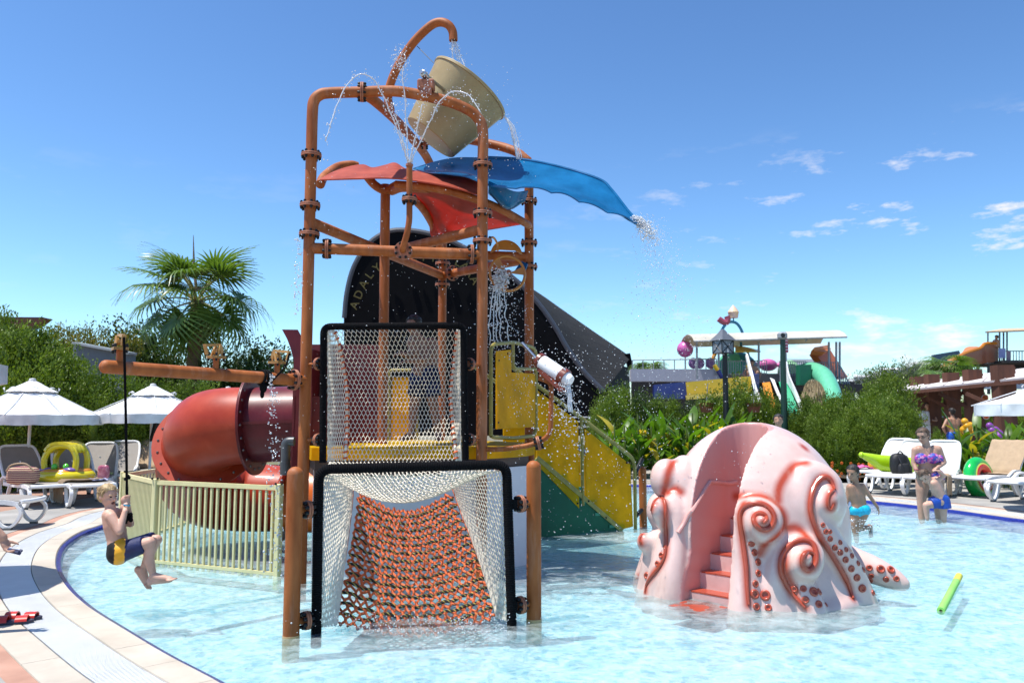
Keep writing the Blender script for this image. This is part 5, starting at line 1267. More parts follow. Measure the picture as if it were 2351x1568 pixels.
par('white parasol with scalloped vent over the loungers with the yellow float', 75, 868, 14.6, 1.2, 952, .2)
p2 = par('white parasol with a black cloth hung on its pole behind the slide', 352, 880, 16., 1.18, 950, .5)
par('white parasol just showing over the curve of the red slide', 524, 887, 18., 1.15, 945, .1)
par('white parasol at the edge of the frame above the tan towel lounger', 2420, 858, 12.6, 1.2, 925, .3)
parasol('white parasol standing on the near deck outside the frame', (-5.62, 6.9, .06), 1.05, 2.3, 1.95, .2)
hang = MB().sheet(lambda u, v: at(358, 950, 15.95) + V(.09 * (u - .5) * (1 + .5 * v) + .02 * sin(5 * v), -.03 + .03 * sin(7 * u), -.55 * v + .05 * u * v), 8, 10, .012)
hang.build('dark_cloth', mat('charcoal_cloth', (.02, .02, .022), .85, bump=.3), None, label='charcoal cloth hanging from the pole of the second parasol', cat='cloth')

# ================================================================== sun loungers
lw_m = mat('lounger_white', (.75, .75, .75), .32, var=.04, coat=.1); sling_m = mat('taupe_sling', (.27, .245, .22), .8, var=.06, vs=8, bump=.25, bs=160); sling2_m = mat('pale_sling', (.52, .5, .48), .8, var=.05, bump=.25, bs=160)
rub_m = mat('rubber_foot', (.12, .12, .12), .8)
def lounger(back, sling):
    """foot end at the origin, head toward +x; back = backrest angle"""
    t = thing('sun_lounger', '', 'sun lounger', (0, 0, 0), None, 0., True); W2 = .33; zs = .36; xb = 1.18
    def flat(pts, w, h, name, n=5):
        P = spline(pts, n); F = frames(P); m = MB(); vs = []; 
        for p, (T_, a, b) in zip(P, F):
            sd = V(0, 1, 0); nn = T_.cross(sd).normalized(); vs += [p + sd * w / 2 + nn * h / 2, p - sd * w / 2 + nn * h / 2, p - sd * w / 2 - nn * h / 2, p + sd * w / 2 - nn * h / 2]
        fs = [(i * 4 + k, i * 4 + (k + 1) % 4, i * 4 + 4 + (k + 1) % 4, i * 4 + 4 + k) for i in range(len(P) - 1) for k in range(4)] + [(3, 2, 1, 0), tuple(len(vs) - 4 + k for k in range(4))]
        return m.add(vs, fs).build(name, lw_m, t, 40)
    for s in (-1, 1):
        y = s * W2
        flat([V(.02, y, zs - .03), V(.25, y, zs), V(.7, y, zs - .005), V(xb, y, zs)], .05, .06, 'side_rail', 6)
        flat([V(.06, y * 1.02, zs - .02), V(-.02, y * 1.04, zs - .13), V(.03, y * 1.05, .1), V(.13, y * 1.05, .03), V(.24, y * 1.05, .09), V(.36, y * 1.04, zs - .05)], .05, .035, 'leg', 6)
        flat([V(.86, y * 1.05, zs), V(.93, y * 1.06, .2), V(1.05, y * 1.06, .04), V(1.14, y * 1.06, .03), V(1.25, y * 1.06, .12), V(1.33, y * 1.06, .33), V(1.2, y * 1.07, .46), V(1.0, y * 1.07, .47), V(.78, y * 1.06, zs + .01)], .05, .035, 'leg', 6)
        MB().box((.13, y * 1.05, .012), (.09, .06, .03)).build('rubber_foot', rub_m, t); MB().box((1.1, y * 1.06, .012), (.09, .06, .03)).build('rubber_foot', rub_m, t)
    MB().sheet(lambda u, v: V(lerp(.0, xb, u) - .05 * sin(pi * v) * (1 - u) ** 4, lerp(-W2, W2, v), zs + .035 - .015 * sin(pi * v) - .04 * (1 - u) ** 6), 16, 8, .02).build('seat_sling', sling, t, 50)
    flat2 = [V(.0, -W2, zs + .0), V(-.045, -W2 * .6, zs), V(-.06, 0, zs), V(-.045, W2 * .6, zs), V(.0, W2, zs)]; MB().tube(spline(flat2, 5), .03, 8).build('foot_bar', lw_m, t)
    cb, sb_ = cos(back), sin(back); q = lambda l, y: V(xb + .02 + l * cb, y, zs + .03 + l * sb_)
    bw = W2 - .01; fr = rounded([q(0, -bw), q(.5, -bw), q(.80, -bw * .86), q(.80, bw * .86), q(.5, bw), q(0, bw)], .12, 6)
    MB().tube(fr, .024, 8).build('back_frame', lw_m, t)
    MB().sheet(lambda u, v: q(.01 + .78 * u, lerp(-1, 1, v) * bw * (.97 - .13 * max(0, (u - .6) / .4) ** 1.5)) + V(sb_, 0, -cb) * .02 * sin(pi * v), 10, 8, .012).build('back_sling', sling, t, 50)
    MB().tube([q(.45, 0), V(xb + .35, 0, .18)], .015, 8).build('strut', lw_m, t)
    return t
protoA, protoB = lounger(radians(48), sling_m), lounger(radians(52), sling2_m); usedA = usedB = False
protos = {'A': [protoA, False], 'B': [protoB, False]}
def place_l(kind, u, v, yaw, label, group):
    p = protos[kind]; o = p[0] if not p[1] else copy_tree(p[0]); p[1] = True
    g_ = gnd(u, v, .064); o.location = g_; o.rotation_euler = (0, 0, radians(yaw)); o['label'] = label; o['group'] = group; return o
GL, GR = 'sun loungers under the west parasols', 'sun loungers on the east deck'
lA = place_l('A', 72, 1208, 186, 'grey sling lounger cut by the frame edge nearest the pool', GL)
lB = place_l('A', 118, 1166, 140, 'grey sling lounger carrying the striped beach bag', GL)
lC = place_l('A', 214, 1164, 132, 'grey sling lounger with a brown towel and the yellow float', GL)
lD = place_l('A', 205, 1147, 112, 'grey sling lounger with upright back behind the swinging boy', GL)
lE = place_l('A', 245, 1134, 106, 'grey sling lounger between the swinging boy and the towel covered one', GL)
lF = place_l('A', 292, 1128, 100, 'lounger with a tan towel over its back beside the fence', GL)
rA = place_l('B', 1985, 1122, 38, 'white lounger holding the pink towel and yellow bag', GR)
rB = place_l('B', 2030, 1136, 42, 'white lounger holding the black backpack', GR)
rC = place_l('B', 2120, 1142, 48, 'white lounger with raised back just behind the woman in glasses', GR)
rD = place_l('B', 2222, 1142, 32, 'white lounger with the watermelon ring leaning beside it', GR)
rE = place_l('B', 2318, 1156, 30, 'white lounger cut by the frame edge beside the watermelon ring lounger', GR)
def on(o, x, y, z=0.):      # a point in a lounger's own frame
    return Vector(o.location) + Matrix.Rotation(o.rotation_euler[2], 3, 'Z') @ V(x, y, z)
def towel(label, m, o, x0, x1, y0, y1, z, drop=0., seed=0, cat='towel'):
    Rz = Matrix.Rotation(o.rotation_euler[2], 3, 'Z'); base = Vector(o.location)
    def f(u, v):
        x = lerp(x0, x1, u); y = lerp(y0, y1 - drop, v) if drop else lerp(y0, y1, v); zz = z
        if drop:
            s_ = v * (abs(y1 - y0) + abs(drop)); w = abs(y1 - y0)
            if s_ < w: y = lerp(y0, y1, s_ / w)
            else: y = y1 + (.03 if y1 > 0 else -.03); zz = z - (s_ - w)
        zz += .018 * noise.noise(Vector((x * 6, y * 6, seed))) + .008 * sin(x * 40 + seed); y += .025 * noise.noise(Vector((x * 5, zz * 4, seed + 7)))
        return base + Rz @ V(x, y, max(zz, .02))
    return MB().sheet(f, 22, 26, .014).build('towel', m, None, 60, label=label, cat=cat)
tanT = mat('tan_towel', (.42, .30, .19), .95, var=.08, vs=12, bump=.6, bs=120); brT = mat('brown_towel', (.23, .165, .105), .95, var=.08, vs=12, bump=.6, bs=120)
towel('brown towel draped over the side of a lounger by the yellow float', brT, lC, .35, .95, -.25, .36, .43, .36, 1)
def backtowel(label, o, back, m, l0, l1, seed):
    Rz = Matrix.Rotation(o.rotation_euler[2], 3, 'Z'); base = Vector(o.location); cb, sb_ = cos(back), sin(back)
    def f(u, v):
        l = lerp(l0, l1, u); y = lerp(-.35, .35, v); q = V(1.2 + l * cb, y, .39 + l * sb_) + V(-sb_, 0, cb) * (.035 + .012 * noise.noise(Vector((l * 6, y * 7, seed))) + .008 * sin(y * 30 + seed))
        if l > .82: q = V(1.2 + .82 * cb + .06, y, .39 + .82 * sb_ - (l - .82)) + V(.02, 0, .03)
        if l < 0: q = V(1.2 + l, y, .42 + .02 * noise.noise(Vector((l * 8, y * 8, seed))))
        return base + Rz @ q
    return MB().sheet(f, 26, 18, .014).build('towel', m, None, 60, label=label, cat='towel')
backtowel('tan towel hung over the lounger back beside the fence', lF, radians(48), tanT, -.1, 1.1, 3)
backtowel('tan towel covering the lounger back at the watermelon ring', rD, radians(52), tanT, -.35, 1.15, 5)
towel('pale tan towel hanging off the lounger edge behind the woman in glasses', tanT, rC, .1, .42, .1, -.36, .43, -.38, 9)
# striped beach bag
def stripes():
    m = mat('striped_straw', (.5, .36, .22), .8); t = m.node_tree; N = t.nodes; b = N['Principled BSDF']; w = N.new('ShaderNodeTexWave'); w.bands_direction = 'Z'; w.inputs['Scale'].default_value = 9; w.inputs['Distortion'].default_value = .6
    tc = N.new('ShaderNodeTexCoord'); t.links.new(tc.outputs['Object'], w.inputs['Vector']); rp = N.new('ShaderNodeValToRGB'); rp.color_ramp.elements[0].color = (.16, .03, .06, 1); rp.color_ramp.elements[0].position = .45; rp.color_ramp.elements[1].color = (.52, .38, .24, 1); rp.color_ramp.elements[1].position = .55
    t.links.new(w.outputs[0], rp.inputs[0]); t.links.new(rp.outputs[0], b.inputs['Base Color']); return m
bp0 = at(50, 1140, lB.location.y + .05); bp0.z = .47
bag = thing('beach_bag', 'woven beach bag with tan and plum stripes on a lounger', 'bag', bp0)
def soft(c, dims, n=10, p=3., flop=.03, seed=0):
    """rounded soft block"""
    m = MB(); m.ball((0, 0, 0), 1, 20, 14); vs = []
    for q in m.v:
        q = Vector(q); L_ = (abs(q.x) ** p + abs(q.y) ** p + abs(q.z) ** p) ** (1 / p); q = q / max(L_, 1e-5); nn = noise.noise(q * 2.2 + Vector((seed, 0, 0))) * flop
        vs.append(tuple(Vector(c) + V(q.x * dims[0] / 2 * (1 + nn * 3), q.y * dims[1] / 2, q.z * dims[2] / 2 * (1 + nn * 2))))
    m.v = vs; return m
soft(bp0 + V(0, 0, .12), (.52, .22, .30), p=3.5, seed=2).build('pouch', stripes(), bag, 80)
MB().tube(spline([bp0 + V(-.22, -.1, .2), bp0 + V(-.12, -.13, .3), bp0 + V(.1, -.13, .32), bp0 + V(.24, -.1, .2)], 6), .014, 8).build('strap', MAT['tan_towel'], bag)
# snack pouch and bits on the middle lounger
pk = on(lC, .55, -.28, .44); mb = soft(pk + V(0, 0, .1), (.2, .08, .24), p=4, seed=4)
mb.build('snack_pouch', mat('magenta_foil', (.42, .02, .09), .25, var=.4, vs=9, col2=(.6, .25, .3), coat=.4), None, 70, label='magenta and gold foil snack pouch beside the yellow float', cat='snack bag')
MB().sheet(lambda u, v: on(lC, .3 + .4 * u, -.3 + .25 * v, .425 + .03 * noise.noise(Vector((u * 5, v * 5, 2)))), 14, 10, .012).build('crumpled_cloth', mat('lilac_cloth', (.3, .3, .42), .9, var=.2, vs=9), None, 60, label='crumpled lilac cloth under the snack pouch', cat='cloth')
MB().sheet(lambda u, v: on(lD, .55 + .4 * u, -.3 + .5 * v, .425 + .04 * noise.noise(Vector((u * 5, v * 5, 8)))), 14, 10, .014).build('green_towel', mat('pale_green_towel', (.42, .5, .22), .95, var=.25, vs=14), None, 60, label='pale green patterned towel on the lounger behind the swinging boy', cat='towel')
# yellow baby float with sunshade
fy = mat('yellow_vinyl', (.70, .58, .01), .12, var=.06, coat=.5, trans=.0); fo = mat('orange_vinyl', (.66, .24, .02), .15, coat=.5); fp = mat('purple_vinyl', (.18, .1, .35), .2, coat=.4); fg = mat('green_vinyl', (.1, .55, .04), .15, coat=.5)
fl = at(150, 1106, 14.1); fl.z = at(150, 1106, 14.1).z
flo = thing('baby_float', 'yellow inflatable baby float with arched sunshade on a lounger', 'pool float', fl)
MB().torus(fl + V(0, 0, .10), .31, .13, 40, 14, Matrix.Diagonal((1.12, .9, .85))).build('ring_tube', fy, flo, 180)
MB().torus(fl + V(0, 0, .17), .29, .10, 40, 12, Matrix.Diagonal((1.12, .9, .7))).build('top_tube', fo, flo, 180)
for k, yy in enumerate((-.20, .16)):
    MB().tube(spline([fl + V(-.26, yy, .2), fl + V(-.27, yy, .42), fl + V(-.16, yy, .58), fl + V(.0, yy, .63 + .04 * k), fl + V(.17, yy, .6), fl + V(.27, yy, .44), fl + V(.27, yy, .2)], 6), .05, 12).build('arch', fy, flo)
MB().sheet(lambda u, v: fl + V(.24 * cos(pi * (1 - u)), lerp(-.26, .2, v), .55 + .13 * sin(pi * u) - .05 * abs(sin(v * 12)) * (abs(u - .5) > .3)), 14, 16, .05).build('sunshade', fy, flo)
for x in (-.08, .12): MB().ball(fl + V(x, -.22, .27), (.052, .05, .06), 14, 10).build('toy_ball', fg, flo)
for a in (-2.4, -1.0): MB().ball(fl + V(.33 * cos(a), .26 * sin(a), .22), (.13, .08, .045), 14, 10).build('patch', fp, flo)
# lime float, backpack, bags, ring on the east deck
lime = mat('lime_vinyl', (.42, .66, .01), .18, var=.05, coat=.4)
Yl = rB.location.y + .75
lm = thing('lime_float', 'lime green inflatable air bed lying across the loungers', 'pool float', at(2035, 1085, Yl))
prf = [(1978, 1044, 14), (1995, 1050, 24), (2020, 1060, 40), (2060, 1066, 46), (2100, 1070, 48), (2140, 1072, 46), (2170, 1074, 40)]
def lf(u, v):
    i = min(int(u * 6), 5); t = u * 6 - i; a, b = prf[i], prf[i + 1]; c_ = at(lerp(a[0], b[0], t), lerp(a[1], b[1], t), Yl); h = lerp(a[2], b[2], t) * Yl / FPX / 2; an = 2 * pi * v
    return c_ + V(0, .09 * cos(an), h * sin(an) * (1 if sin(an) < 0 else .8))
MB().sheet(lf, 30, 16).ball(at(1978, 1044, Yl), .06, 10, 8).build('air_bed', lime, lm, 180)
bkp = on(rB, .62, .0, .40); bkp = at(2066, 1100, rB.location.y + .35); bkp.z = .42
bpk = thing('backpack', 'black backpack standing on the white lounger', 'backpack', bkp); bkm = mat('black_nylon', (.008, .008, .01), .6, var=.3, bump=.3, bs=30)
soft(bkp + V(0, 0, .21), (.36, .22, .44), p=2.8, seed=6).build('main_pocket', bkm, bpk, 80); soft(bkp + V(.05, -.11, .12), (.28, .14, .24), p=3, seed=7).build('front_pocket', bkm, bpk, 80)
MB().tube(spline([bkp + V(-.05, -.05, .42), bkp + V(0, -.06, .47), bkp + V(.06, -.05, .42)], 5), .012, 6).build('handle', bkm, bpk)
for x in (-.06, .1): MB().tube(spline([bkp + V(x, -.1, .38), bkp + V(x + .02, -.17, .25), bkp + V(x + .05, -.18, .05)], 5), .018, 6).build('strap', bkm, bpk)
yb = at(2010, 1085, rA.location.y + .4); yb.z = .43
soft(yb + V(0, 0, .11), (.28, .18, .22), p=4, seed=8).build('yellow_bag', mat('mustard_fabric', (.62, .36, .02), .7, var=.12), None, 70, label='mustard yellow bag on the lounger beside the pink towel', cat='bag')
soft(yb + V(.24, .05, .09), (.2, .16, .18), p=4, seed=9).build('teal_bag', mat('teal_fabric', (.01, .08, .13), .6, var=.2), None, 70, label='small dark teal pouch between the mustard bag and backpack', cat='bag')
MB().sheet(lambda u, v: yb + V(-.42 + .34 * u, -.1 + .2 * v, .02 + .07 * abs(noise.noise(Vector((u * 6, v * 6, 1)))) + .05 * sin(pi * u)), 16, 10, .014).build('pink_towel', mat('hot_pink', (.7, .04, .28), .9, var=.3, vs=20, col2=(.75, .2, .4)), None, 60, label='crumpled hot pink towel beside the mustard bag', cat='towel')
mring = at(2248, 1098, rD.location.y + .55)
wr_ = thing('watermelon_ring', 'green and red watermelon swim ring leaning upright against a lounger', 'swim ring', V(mring.x, mring.y, .06)); Rr = basis((.5, -.86, .12)); rc = V(mring.x, mring.y, at(2248, 1098, mring.y).z)
MB().torus(rc, .30, .115, 40, 16, Rr).build('outer_tube', mat('melon_green', (.01, .42, .07), .15, var=.12, vs=7, coat=.5), wr_, 180)
MB().torus(rc + Rr @ V(0, 0, .04), .245, .09, 40, 12, Rr).build('rind_band', mat('melon_rind', (.5, .62, .08), .2, coat=.4), wr_, 180)
MB().torus(rc + Rr @ V(0, 0, .05), .222, .088, 40, 12, Rr).build('flesh_band', mat('melon_red', (.5, .02, .015), .2, coat=.4), wr_, 180)
# flip-flops and noodle
fa, fb_ = gnd(8, 1432, .07), gnd(72, 1420, .07)
for k, (p, a) in enumerate(((gnd(30, 1430, .066), .35), (gnd(52, 1421, .066), .2))):
    sd_ = thing('sandal', ('red strapped sandal lying on the grating, the nearer of the pair', 'red strapped sandal lying on the grating, the farther of the pair')[k], 'sandal', p, 'red sandals')
    Rz = Matrix.Rotation(a, 3, 'Z'); out = [(.13 * cos(t) + .0, (.045 + .008 * cos(t)) * sin(t)) for t in np.linspace(0, 2 * pi, 24, endpoint=False)]
    MB().prism(out, .018, p + V(0, 0, .009), Rz).build('sole', mat('dark_sole', (.03, .03, .06), .6) if 'dark_sole' not in MAT else MAT['dark_sole'], sd_)
    for x, h in ((-.07, .05), (.055, .04)): MB().sheet(lambda u, v: p + Rz @ V(x + .075 * (v - .5), .05 * cos(pi * u), .016 + h * .75 * sin(pi * u)), 10, 3, .008).build('strap', mat('red_strap', (.5, .03, .02), .35) if 'red_strap' not in MAT else MAT['red_strap'], sd_)
n0, n1 = gnd(2160, 1402, .0), gnd(2202, 1322, .05)
nd = thing('pool_noodle', 'green foam pool noodle with yellow end lying on the water', 'pool noodle', n0)
MB().hollow([n0, lerp(n0, n1, .82)], .03, .018, 16).build('foam', mat('noodle_green', (.26, .62, .12), .8, var=.1), nd); MB().hollow([lerp(n0, n1, .82), n1], .031, .018, 16).build('tip', mat('noodle_yellow', (.65, .6, .08), .8), nd)
# ================================================================== vegetation
lfA = leafmat('hedge_leaf', (.055, .115, .010), (.20, .28, .030), vs=1.5, trans=.22, rough=.42, tint=.12)
lfB = leafmat('dark_leaf', (.030, .062, .012), (.07, .115, .02), vs=2.0, trans=.22, rough=.4, tint=.15)
lfC = leafmat('tipped_leaf', (.11, .14, .02), (.26, .22, .06), vs=3, trans=.35, tint=.12)
lfO = leafmat('olive_leaf', (.05, .075, .03), (.10, .13, .06), vs=2, trans=.2, tint=.1)
lfG = leafmat('canna_leaf', (.045, .13, .012), (.13, .24, .02), vs=2.5, trans=.4, rough=.35, tint=.3)
lfY = leafmat('yellowing_leaf', (.34, .30, .02), (.45, .36, .05), vs=4, trans=.4, rough=.4, tint=.2)
lfP = leafmat('palm_leaf', (.06, .125, .02), (.17, .27, .055), vs=1.2, trans=.3, rough=.35, tint=.15)
bark_m = mat('bark', (.10, .07, .045), .95, var=.3, vs=14, bump=1, bs=30); fibre_m = mat('palm_fibre', (.13, .09, .05), .95, var=.35, vs=20, bump=1, bs=40)
rng = np.random.default_rng(7)
def np_mesh(name, verts, faces, m):
    me = bpy.data.meshes.new(name); nv, nf = len(verts), len(faces); k = faces.shape[1]
    me.vertices.add(nv); me.vertices.foreach_set('co', verts.astype(np.float32).ravel()); me.loops.add(nf * k); me.polygons.add(nf)
    me.loops.foreach_set('vertex_index', faces.astype(np.int32).ravel()); me.polygons.foreach_set('loop_start', np.arange(0, nf * k, k, dtype=np.int32)); me.polygons.foreach_set('loop_total', np.full(nf, k, dtype=np.int32))
    me.materials.append(m); me.update(calc_edges=True); return me
def leaves(pos, axis, nrm, ln, wd, name, m):
    """rhombic leaf blades at pos, along axis, facing nrm"""
    axis = axis / np.linalg.norm(axis, axis=1, keepdims=True); sd = np.cross(axis, nrm); sd /= np.linalg.norm(sd, axis=1, keepdims=True) + 1e-9; up_ = np.cross(sd, axis)
    n = len(pos); L_ = ln[:, None]; W_ = wd[:, None]; v = np.empty((n, 4, 3))
    v[:, 0] = pos; v[:, 1] = pos + axis * L_ * .5 + sd * W_ * .5 + up_ * W_ * .12; v[:, 2] = pos + axis * L_; v[:, 3] = pos + axis * L_ * .5 - sd * W_ * .5 + up_ * W_ * .12
    return np_mesh(name, v.reshape(-1, 3), np.arange(n * 4).reshape(-1, 4), m)
def unit(n): d = rng.normal(size=(n, 3)); return d / np.linalg.norm(d, axis=1, keepdims=True)
def crown_mesh(plumes, n, m, leaf=(.06, .03), up=.8, name='crown', shell=.72, spray=7):
    """plumes: (centre, radii) ellipsoids; leaves sit in sprays through their outer layer"""
    vol = np.array([r[0] * r[2] for c, r in plumes]); cnt = np.maximum(20, (n / spray * vol / vol.sum()).astype(int)); P, A, Nn = [], [], []
    for (c, r), k in zip(plumes, cnt):
        d = unit(k); rad = shell + (1.06 - shell) * rng.random((k, 1)) ** .6; lump = 1 + .2 * np.sin(d[:, :1] * 9 + d[:, 2:] * 8 + c[0] * 3) + .16 * np.sin(d[:, 1:2] * 13 + d[:, 2:] * 11 + c[2] * 5)
        p = np.array(c) + d * np.array(r) * rad * lump; ax = d * np.array([1, 1, .6]) + np.array([0, 0, up]) + .35 * unit(k)
        for _ in range(spray):
            q = p + rng.normal(size=(k, 3)) * leaf[0] * .75 + ax * rng.random((k, 1)) * leaf[0] * 1.6; P.append(q); A.append(ax + .9 * unit(k)); Nn.append(d + .9 * unit(k))
    P, A, Nn = map(np.concatenate, (P, A, Nn)); t = len(P)
    return leaves(P, A, Nn, leaf[0] * (.6 + .8 * rng.random(t)), leaf[1] * (.6 + .8 * rng.random(t)), name, m)
def upright(h, w, k, wis=4):
    """a dense shrub of upright plumes"""
    out = [((0, 0, h * .42), (w * .42, w * .42, h * .42))]
    for i in range(k):
        a = 2 * pi * i / k + rng.random() * .8; r = w * (.22 + .2 * rng.random()); hh = h * (.6 + .38 * rng.random()); out.append(((r * cos(a), r * sin(a), hh * .55), (w * .2, w * .2, hh * .46)))
    for i in range(wis):
        a = rng.random() * 6.28; r = w * .25 * rng.random(); out.append(((r * cos(a), r * sin(a), h * (.86 + .1 * rng.random())), (w * .07, w * .07, h * .13)))
    return out
def trunk_mesh(h, r, m=None):
    return MB().tube([(0, 0, -.3), (.02, 0, h * .3), (-.02, .02, h * .6)], [r, r * .8, r * .4], 8).mesh('trunk', m or bark_m)
def core_mesh(pl, m):
    mb = MB()
    for c, r in pl: mb.ball(c, tuple(q * .5 for q in r), 10, 8)
    return mb.mesh('core', m)
VAR = {}; HT = {}
def variant(key, pl, n, m, leaf, up=.8, th=2., tr=.05):
    cm = crown_mesh(pl, n, m, leaf, up); zz = np.empty(len(cm.vertices) * 3, np.float32); cm.vertices.foreach_get('co', zz); HT[key] = float(np.percentile(zz[2::3], 99.9)); VAR[key] = (cm, trunk_mesh(th, tr), core_mesh(pl, m))
for i in range(3): variant('h%d' % i, upright(3.4, 1.5, 7), 19000, lfA, (.08, .038), 1.0)
for i in range(2): variant('d%d' % i, upright(3.2, 1.9, 8, 2), 15000, lfB, (.09, .048), .5)
for i in range(2): variant('s%d' % i, upright(2.4, 1.3, 7, 5), 18000, lfA, (.066, .031), 1.2)
for i in range(2): variant('c%d' % i, upright(1.8, .7, 5, 2), 7000, lfA, (.05, .022), 1.4)
variant('t0', upright(2.6, 1.8, 9, 8), 7000, lfC, (.07, .032), 1.0); variant('o0', [((0, 0, 2.2), (1.5, 1.4, 1.0)), ((.8, .3, 2.7), (.9, .9, .7)), ((-.8, -.2, 2.6), (.9, .9, .7)), ((0, .3, 3.1), (.9, .9, .6))], 14000, lfO, (.09, .03), .3, 2.6, .13)
ORD = 'first second third fourth fifth sixth seventh eighth ninth tenth eleventh twelfth thirteenth fourteenth fifteenth'.split()
def ordinal(lst):
    """rank of each entry from the smallest u"""
    r = sorted(range(len(lst)), key=lambda i: lst[i][0]); return [ORD[r.index(i)] for i in range(len(lst))]
def shrub(key, u, v_top, Y, h, label, group, name='hedge_shrub', cat='shrub', wx=1., base=.05):
    """copy of a shrub variant whose top shows at (u, v_top)"""
    p = at(u, v_top, Y); H = p.z - base; k = H / HT[key]; t = thing(name, label, cat, (p.x, Y, base), group, rng.random() * 6.28, True); t.scale = (k * wx * (.9 + .2 * rng.random()), k * wx * (.9 + .2 * rng.random()), k)
    for nm, me in zip(('crown', 'trunk', 'inner_growth'), VAR[key]):
        o = bpy.data.objects.new(nm, me); COL.objects.link(o); o.parent = t
    return t
GH, GE, GB = 'tall shrubs of the west hedge', 'shrubs of the east hedge', 'clipped conifers beyond the canna bed'
LH = 'tall bright green shrub in the dense hedge behind the west parasols'
HL = ((-45, 730, 17), (20, 715, 17.4), (75, 745, 17.3), (118, 752, 17.6), (165, 815, 17.8), (205, 850, 17.4), (250, 838, 18), (300, 850, 18.2), (330, 872, 18.4), (380, 868, 18.8), (425, 872, 19), (470, 862, 19.4), (150, 790, 19), (40, 748, 16.6), (95, 800, 16.8))
for i, ((u, v, Y), o_) in enumerate(zip(HL, ordinal(HL))): shrub('h%d' % (i % 3), u, v, Y, 3.9, 'tall bright green hedge shrub, %s from the frame edge behind the west parasols' % o_, GH, wx=1.0)
LT = 'loose yellow tipped shrub standing behind the blue grey wall'
TL_ = ((125, 752, 24), (165, 742, 24.5), (205, 745, 25), (250, 752, 25), (290, 762, 25.5))
for (u, v, Y), o_ in zip(TL_, ordinal(TL_)): shrub('t0', u, v, Y, 3.0, 'loose yellow tipped shrub behind the blue grey wall, %s from the frame edge' % o_, 'yellow tipped shrubs behind the wall', wx=.8)
LD = 'dark broad leaved tree behind the fan palm'
DL_ = ((305, 735, 26), (345, 738, 27), (500, 800, 24), (540, 815, 24), (588, 772, 26), (620, 790, 25), (640, 838, 24), (665, 850, 25))
for (u, v, Y), o_ in zip(DL_, ordinal(DL_)): shrub('d%d' % (int(u) % 2), u, v, Y, 3.55, 'dark broad leaved tree around the fan palm, %s counting toward the tower' % o_, 'dark trees behind the fan palm', 'dark_tree', 'tree', wx=1.1)
LS = 'bushy green shrub in the hedge between the octopus and the pergola'
SL_ = ((1905, 902, 20.5), (1938, 890, 20.8), (1975, 905, 20.6), (2000, 888, 21), (2030, 838, 22.5), (2052, 895, 20.4), (2075, 920, 20.2), (1960, 925, 19.8), (2020, 918, 19.7), (2090, 985, 19.5), (1870, 915, 21), (1848, 905, 21.5), (1885, 940, 20), (1990, 960, 19.5), (1925, 960, 19.6))
for i, ((u, v, Y), o_) in enumerate(zip(SL_, ordinal(SL_))): shrub('s%d' % (i % 2), u, v, Y, 2.78, 'bushy green shrub of the east hedge, %s from the green post' % o_, GE, wx=.95)
LM = 'loose green shrub in the planting behind the canna bed'
ML_ = ((1402, 885, 23.5), (1432, 880, 24), (1470, 892, 24), (1510, 902, 24.3), (1550, 908, 24), (1590, 915, 24), (1388, 915, 23), (1762, 890, 23.5), (1792, 910, 23.8), (1640, 918, 23.6), (1728, 908, 23.7), (1825, 925, 23))
for i, ((u, v, Y), o_) in enumerate(zip(ML_, ordinal(ML_))): shrub(('s0', 's1', 'd0')[i % 3], u, v, Y, 2.95, 'loose green shrub behind the canna bed, %s counting from the staircase' % o_, 'shrubs behind the canna bed', wx=.9)
for u, v, Y in ((1640, 893, 23.2), (1692, 858, 23), (1708, 872, 23.6)): shrub('c%d' % (int(u) % 2), u, v, Y, 2.05, {1640: 'slim clipped conifer under the terrace flume just short of the lantern post', 1692: 'tallest slim clipped conifer just past the lantern post', 1708: 'slim clipped conifer tucked behind the tallest one'}[u], GB, 'conifer', 'conifer', wx=1.1)
GL_ = ((2090, 925, 29), (2130, 935, 31), (2165, 905, 32), (2215, 912, 31), (2240, 925, 30), (2290, 920, 30), (2330, 915, 31), (2350, 945, 28), (2205, 940, 28))
for i, ((u, v, Y), o_) in enumerate(zip(GL_, ordinal(GL_))): shrub('s%d' % (i % 2), u, v, Y, 2.8, 'green shrub behind the pergola posts, %s from the east hedge' % o_, 'shrubs behind the pergola', wx=1.4)
shrub('s1', 2150, 982, 19.2, 2.8, 'sparse young shrub beside the canna bed near the woman', None, wx=.8); 
for u, v, Y in ((2085, 826, 48), (2112, 834, 50)): shrub('o0', u, v, Y, 3.7, {2085: 'grey green olive tree beyond the pergola, nearer the white hotel', 2112: 'grey green olive tree beyond the pergola, nearer the orange flume'}[u], 'olive trees beyond the pergola', 'olive_tree', 'tree')
shrub('o0', 2012, 842, 52, 3.7, 'rounded grey green tree beyond the east hedge', None, 'olive_tree', 'tree')
# flowers at the hedge foot
fo_m = mat('orange_flower', (.6, .12, .01), .7)
for i in range(26):
    u = 1880 + 110 * random.random(); p = at(u, 1055 + 45 * random.random(), 19.1 - .2 * random.random()); m = MB()
    for k in range(5): a = k * 1.256; m.ball(p + V(.022 * cos(a), -.01, .022 * sin(a)), (.018, .008, .018), 6, 4)
    m.build('flower', fo_m, None, label='small orange flower at the foot of the east hedge', cat='flower', group='orange flowers under the east hedge')
MB().sheet(lambda u, v: V(lerp(5.2, 10.5, u), lerp(18.7, 20.2, v), .07 + .12 * noise.noise(Vector((u * 9, v * 5, 0))) + .12), 20, 6).build('flower_bed', mat('bed_soil', (.05, .035, .02), .95, var=.3), kind='structure')

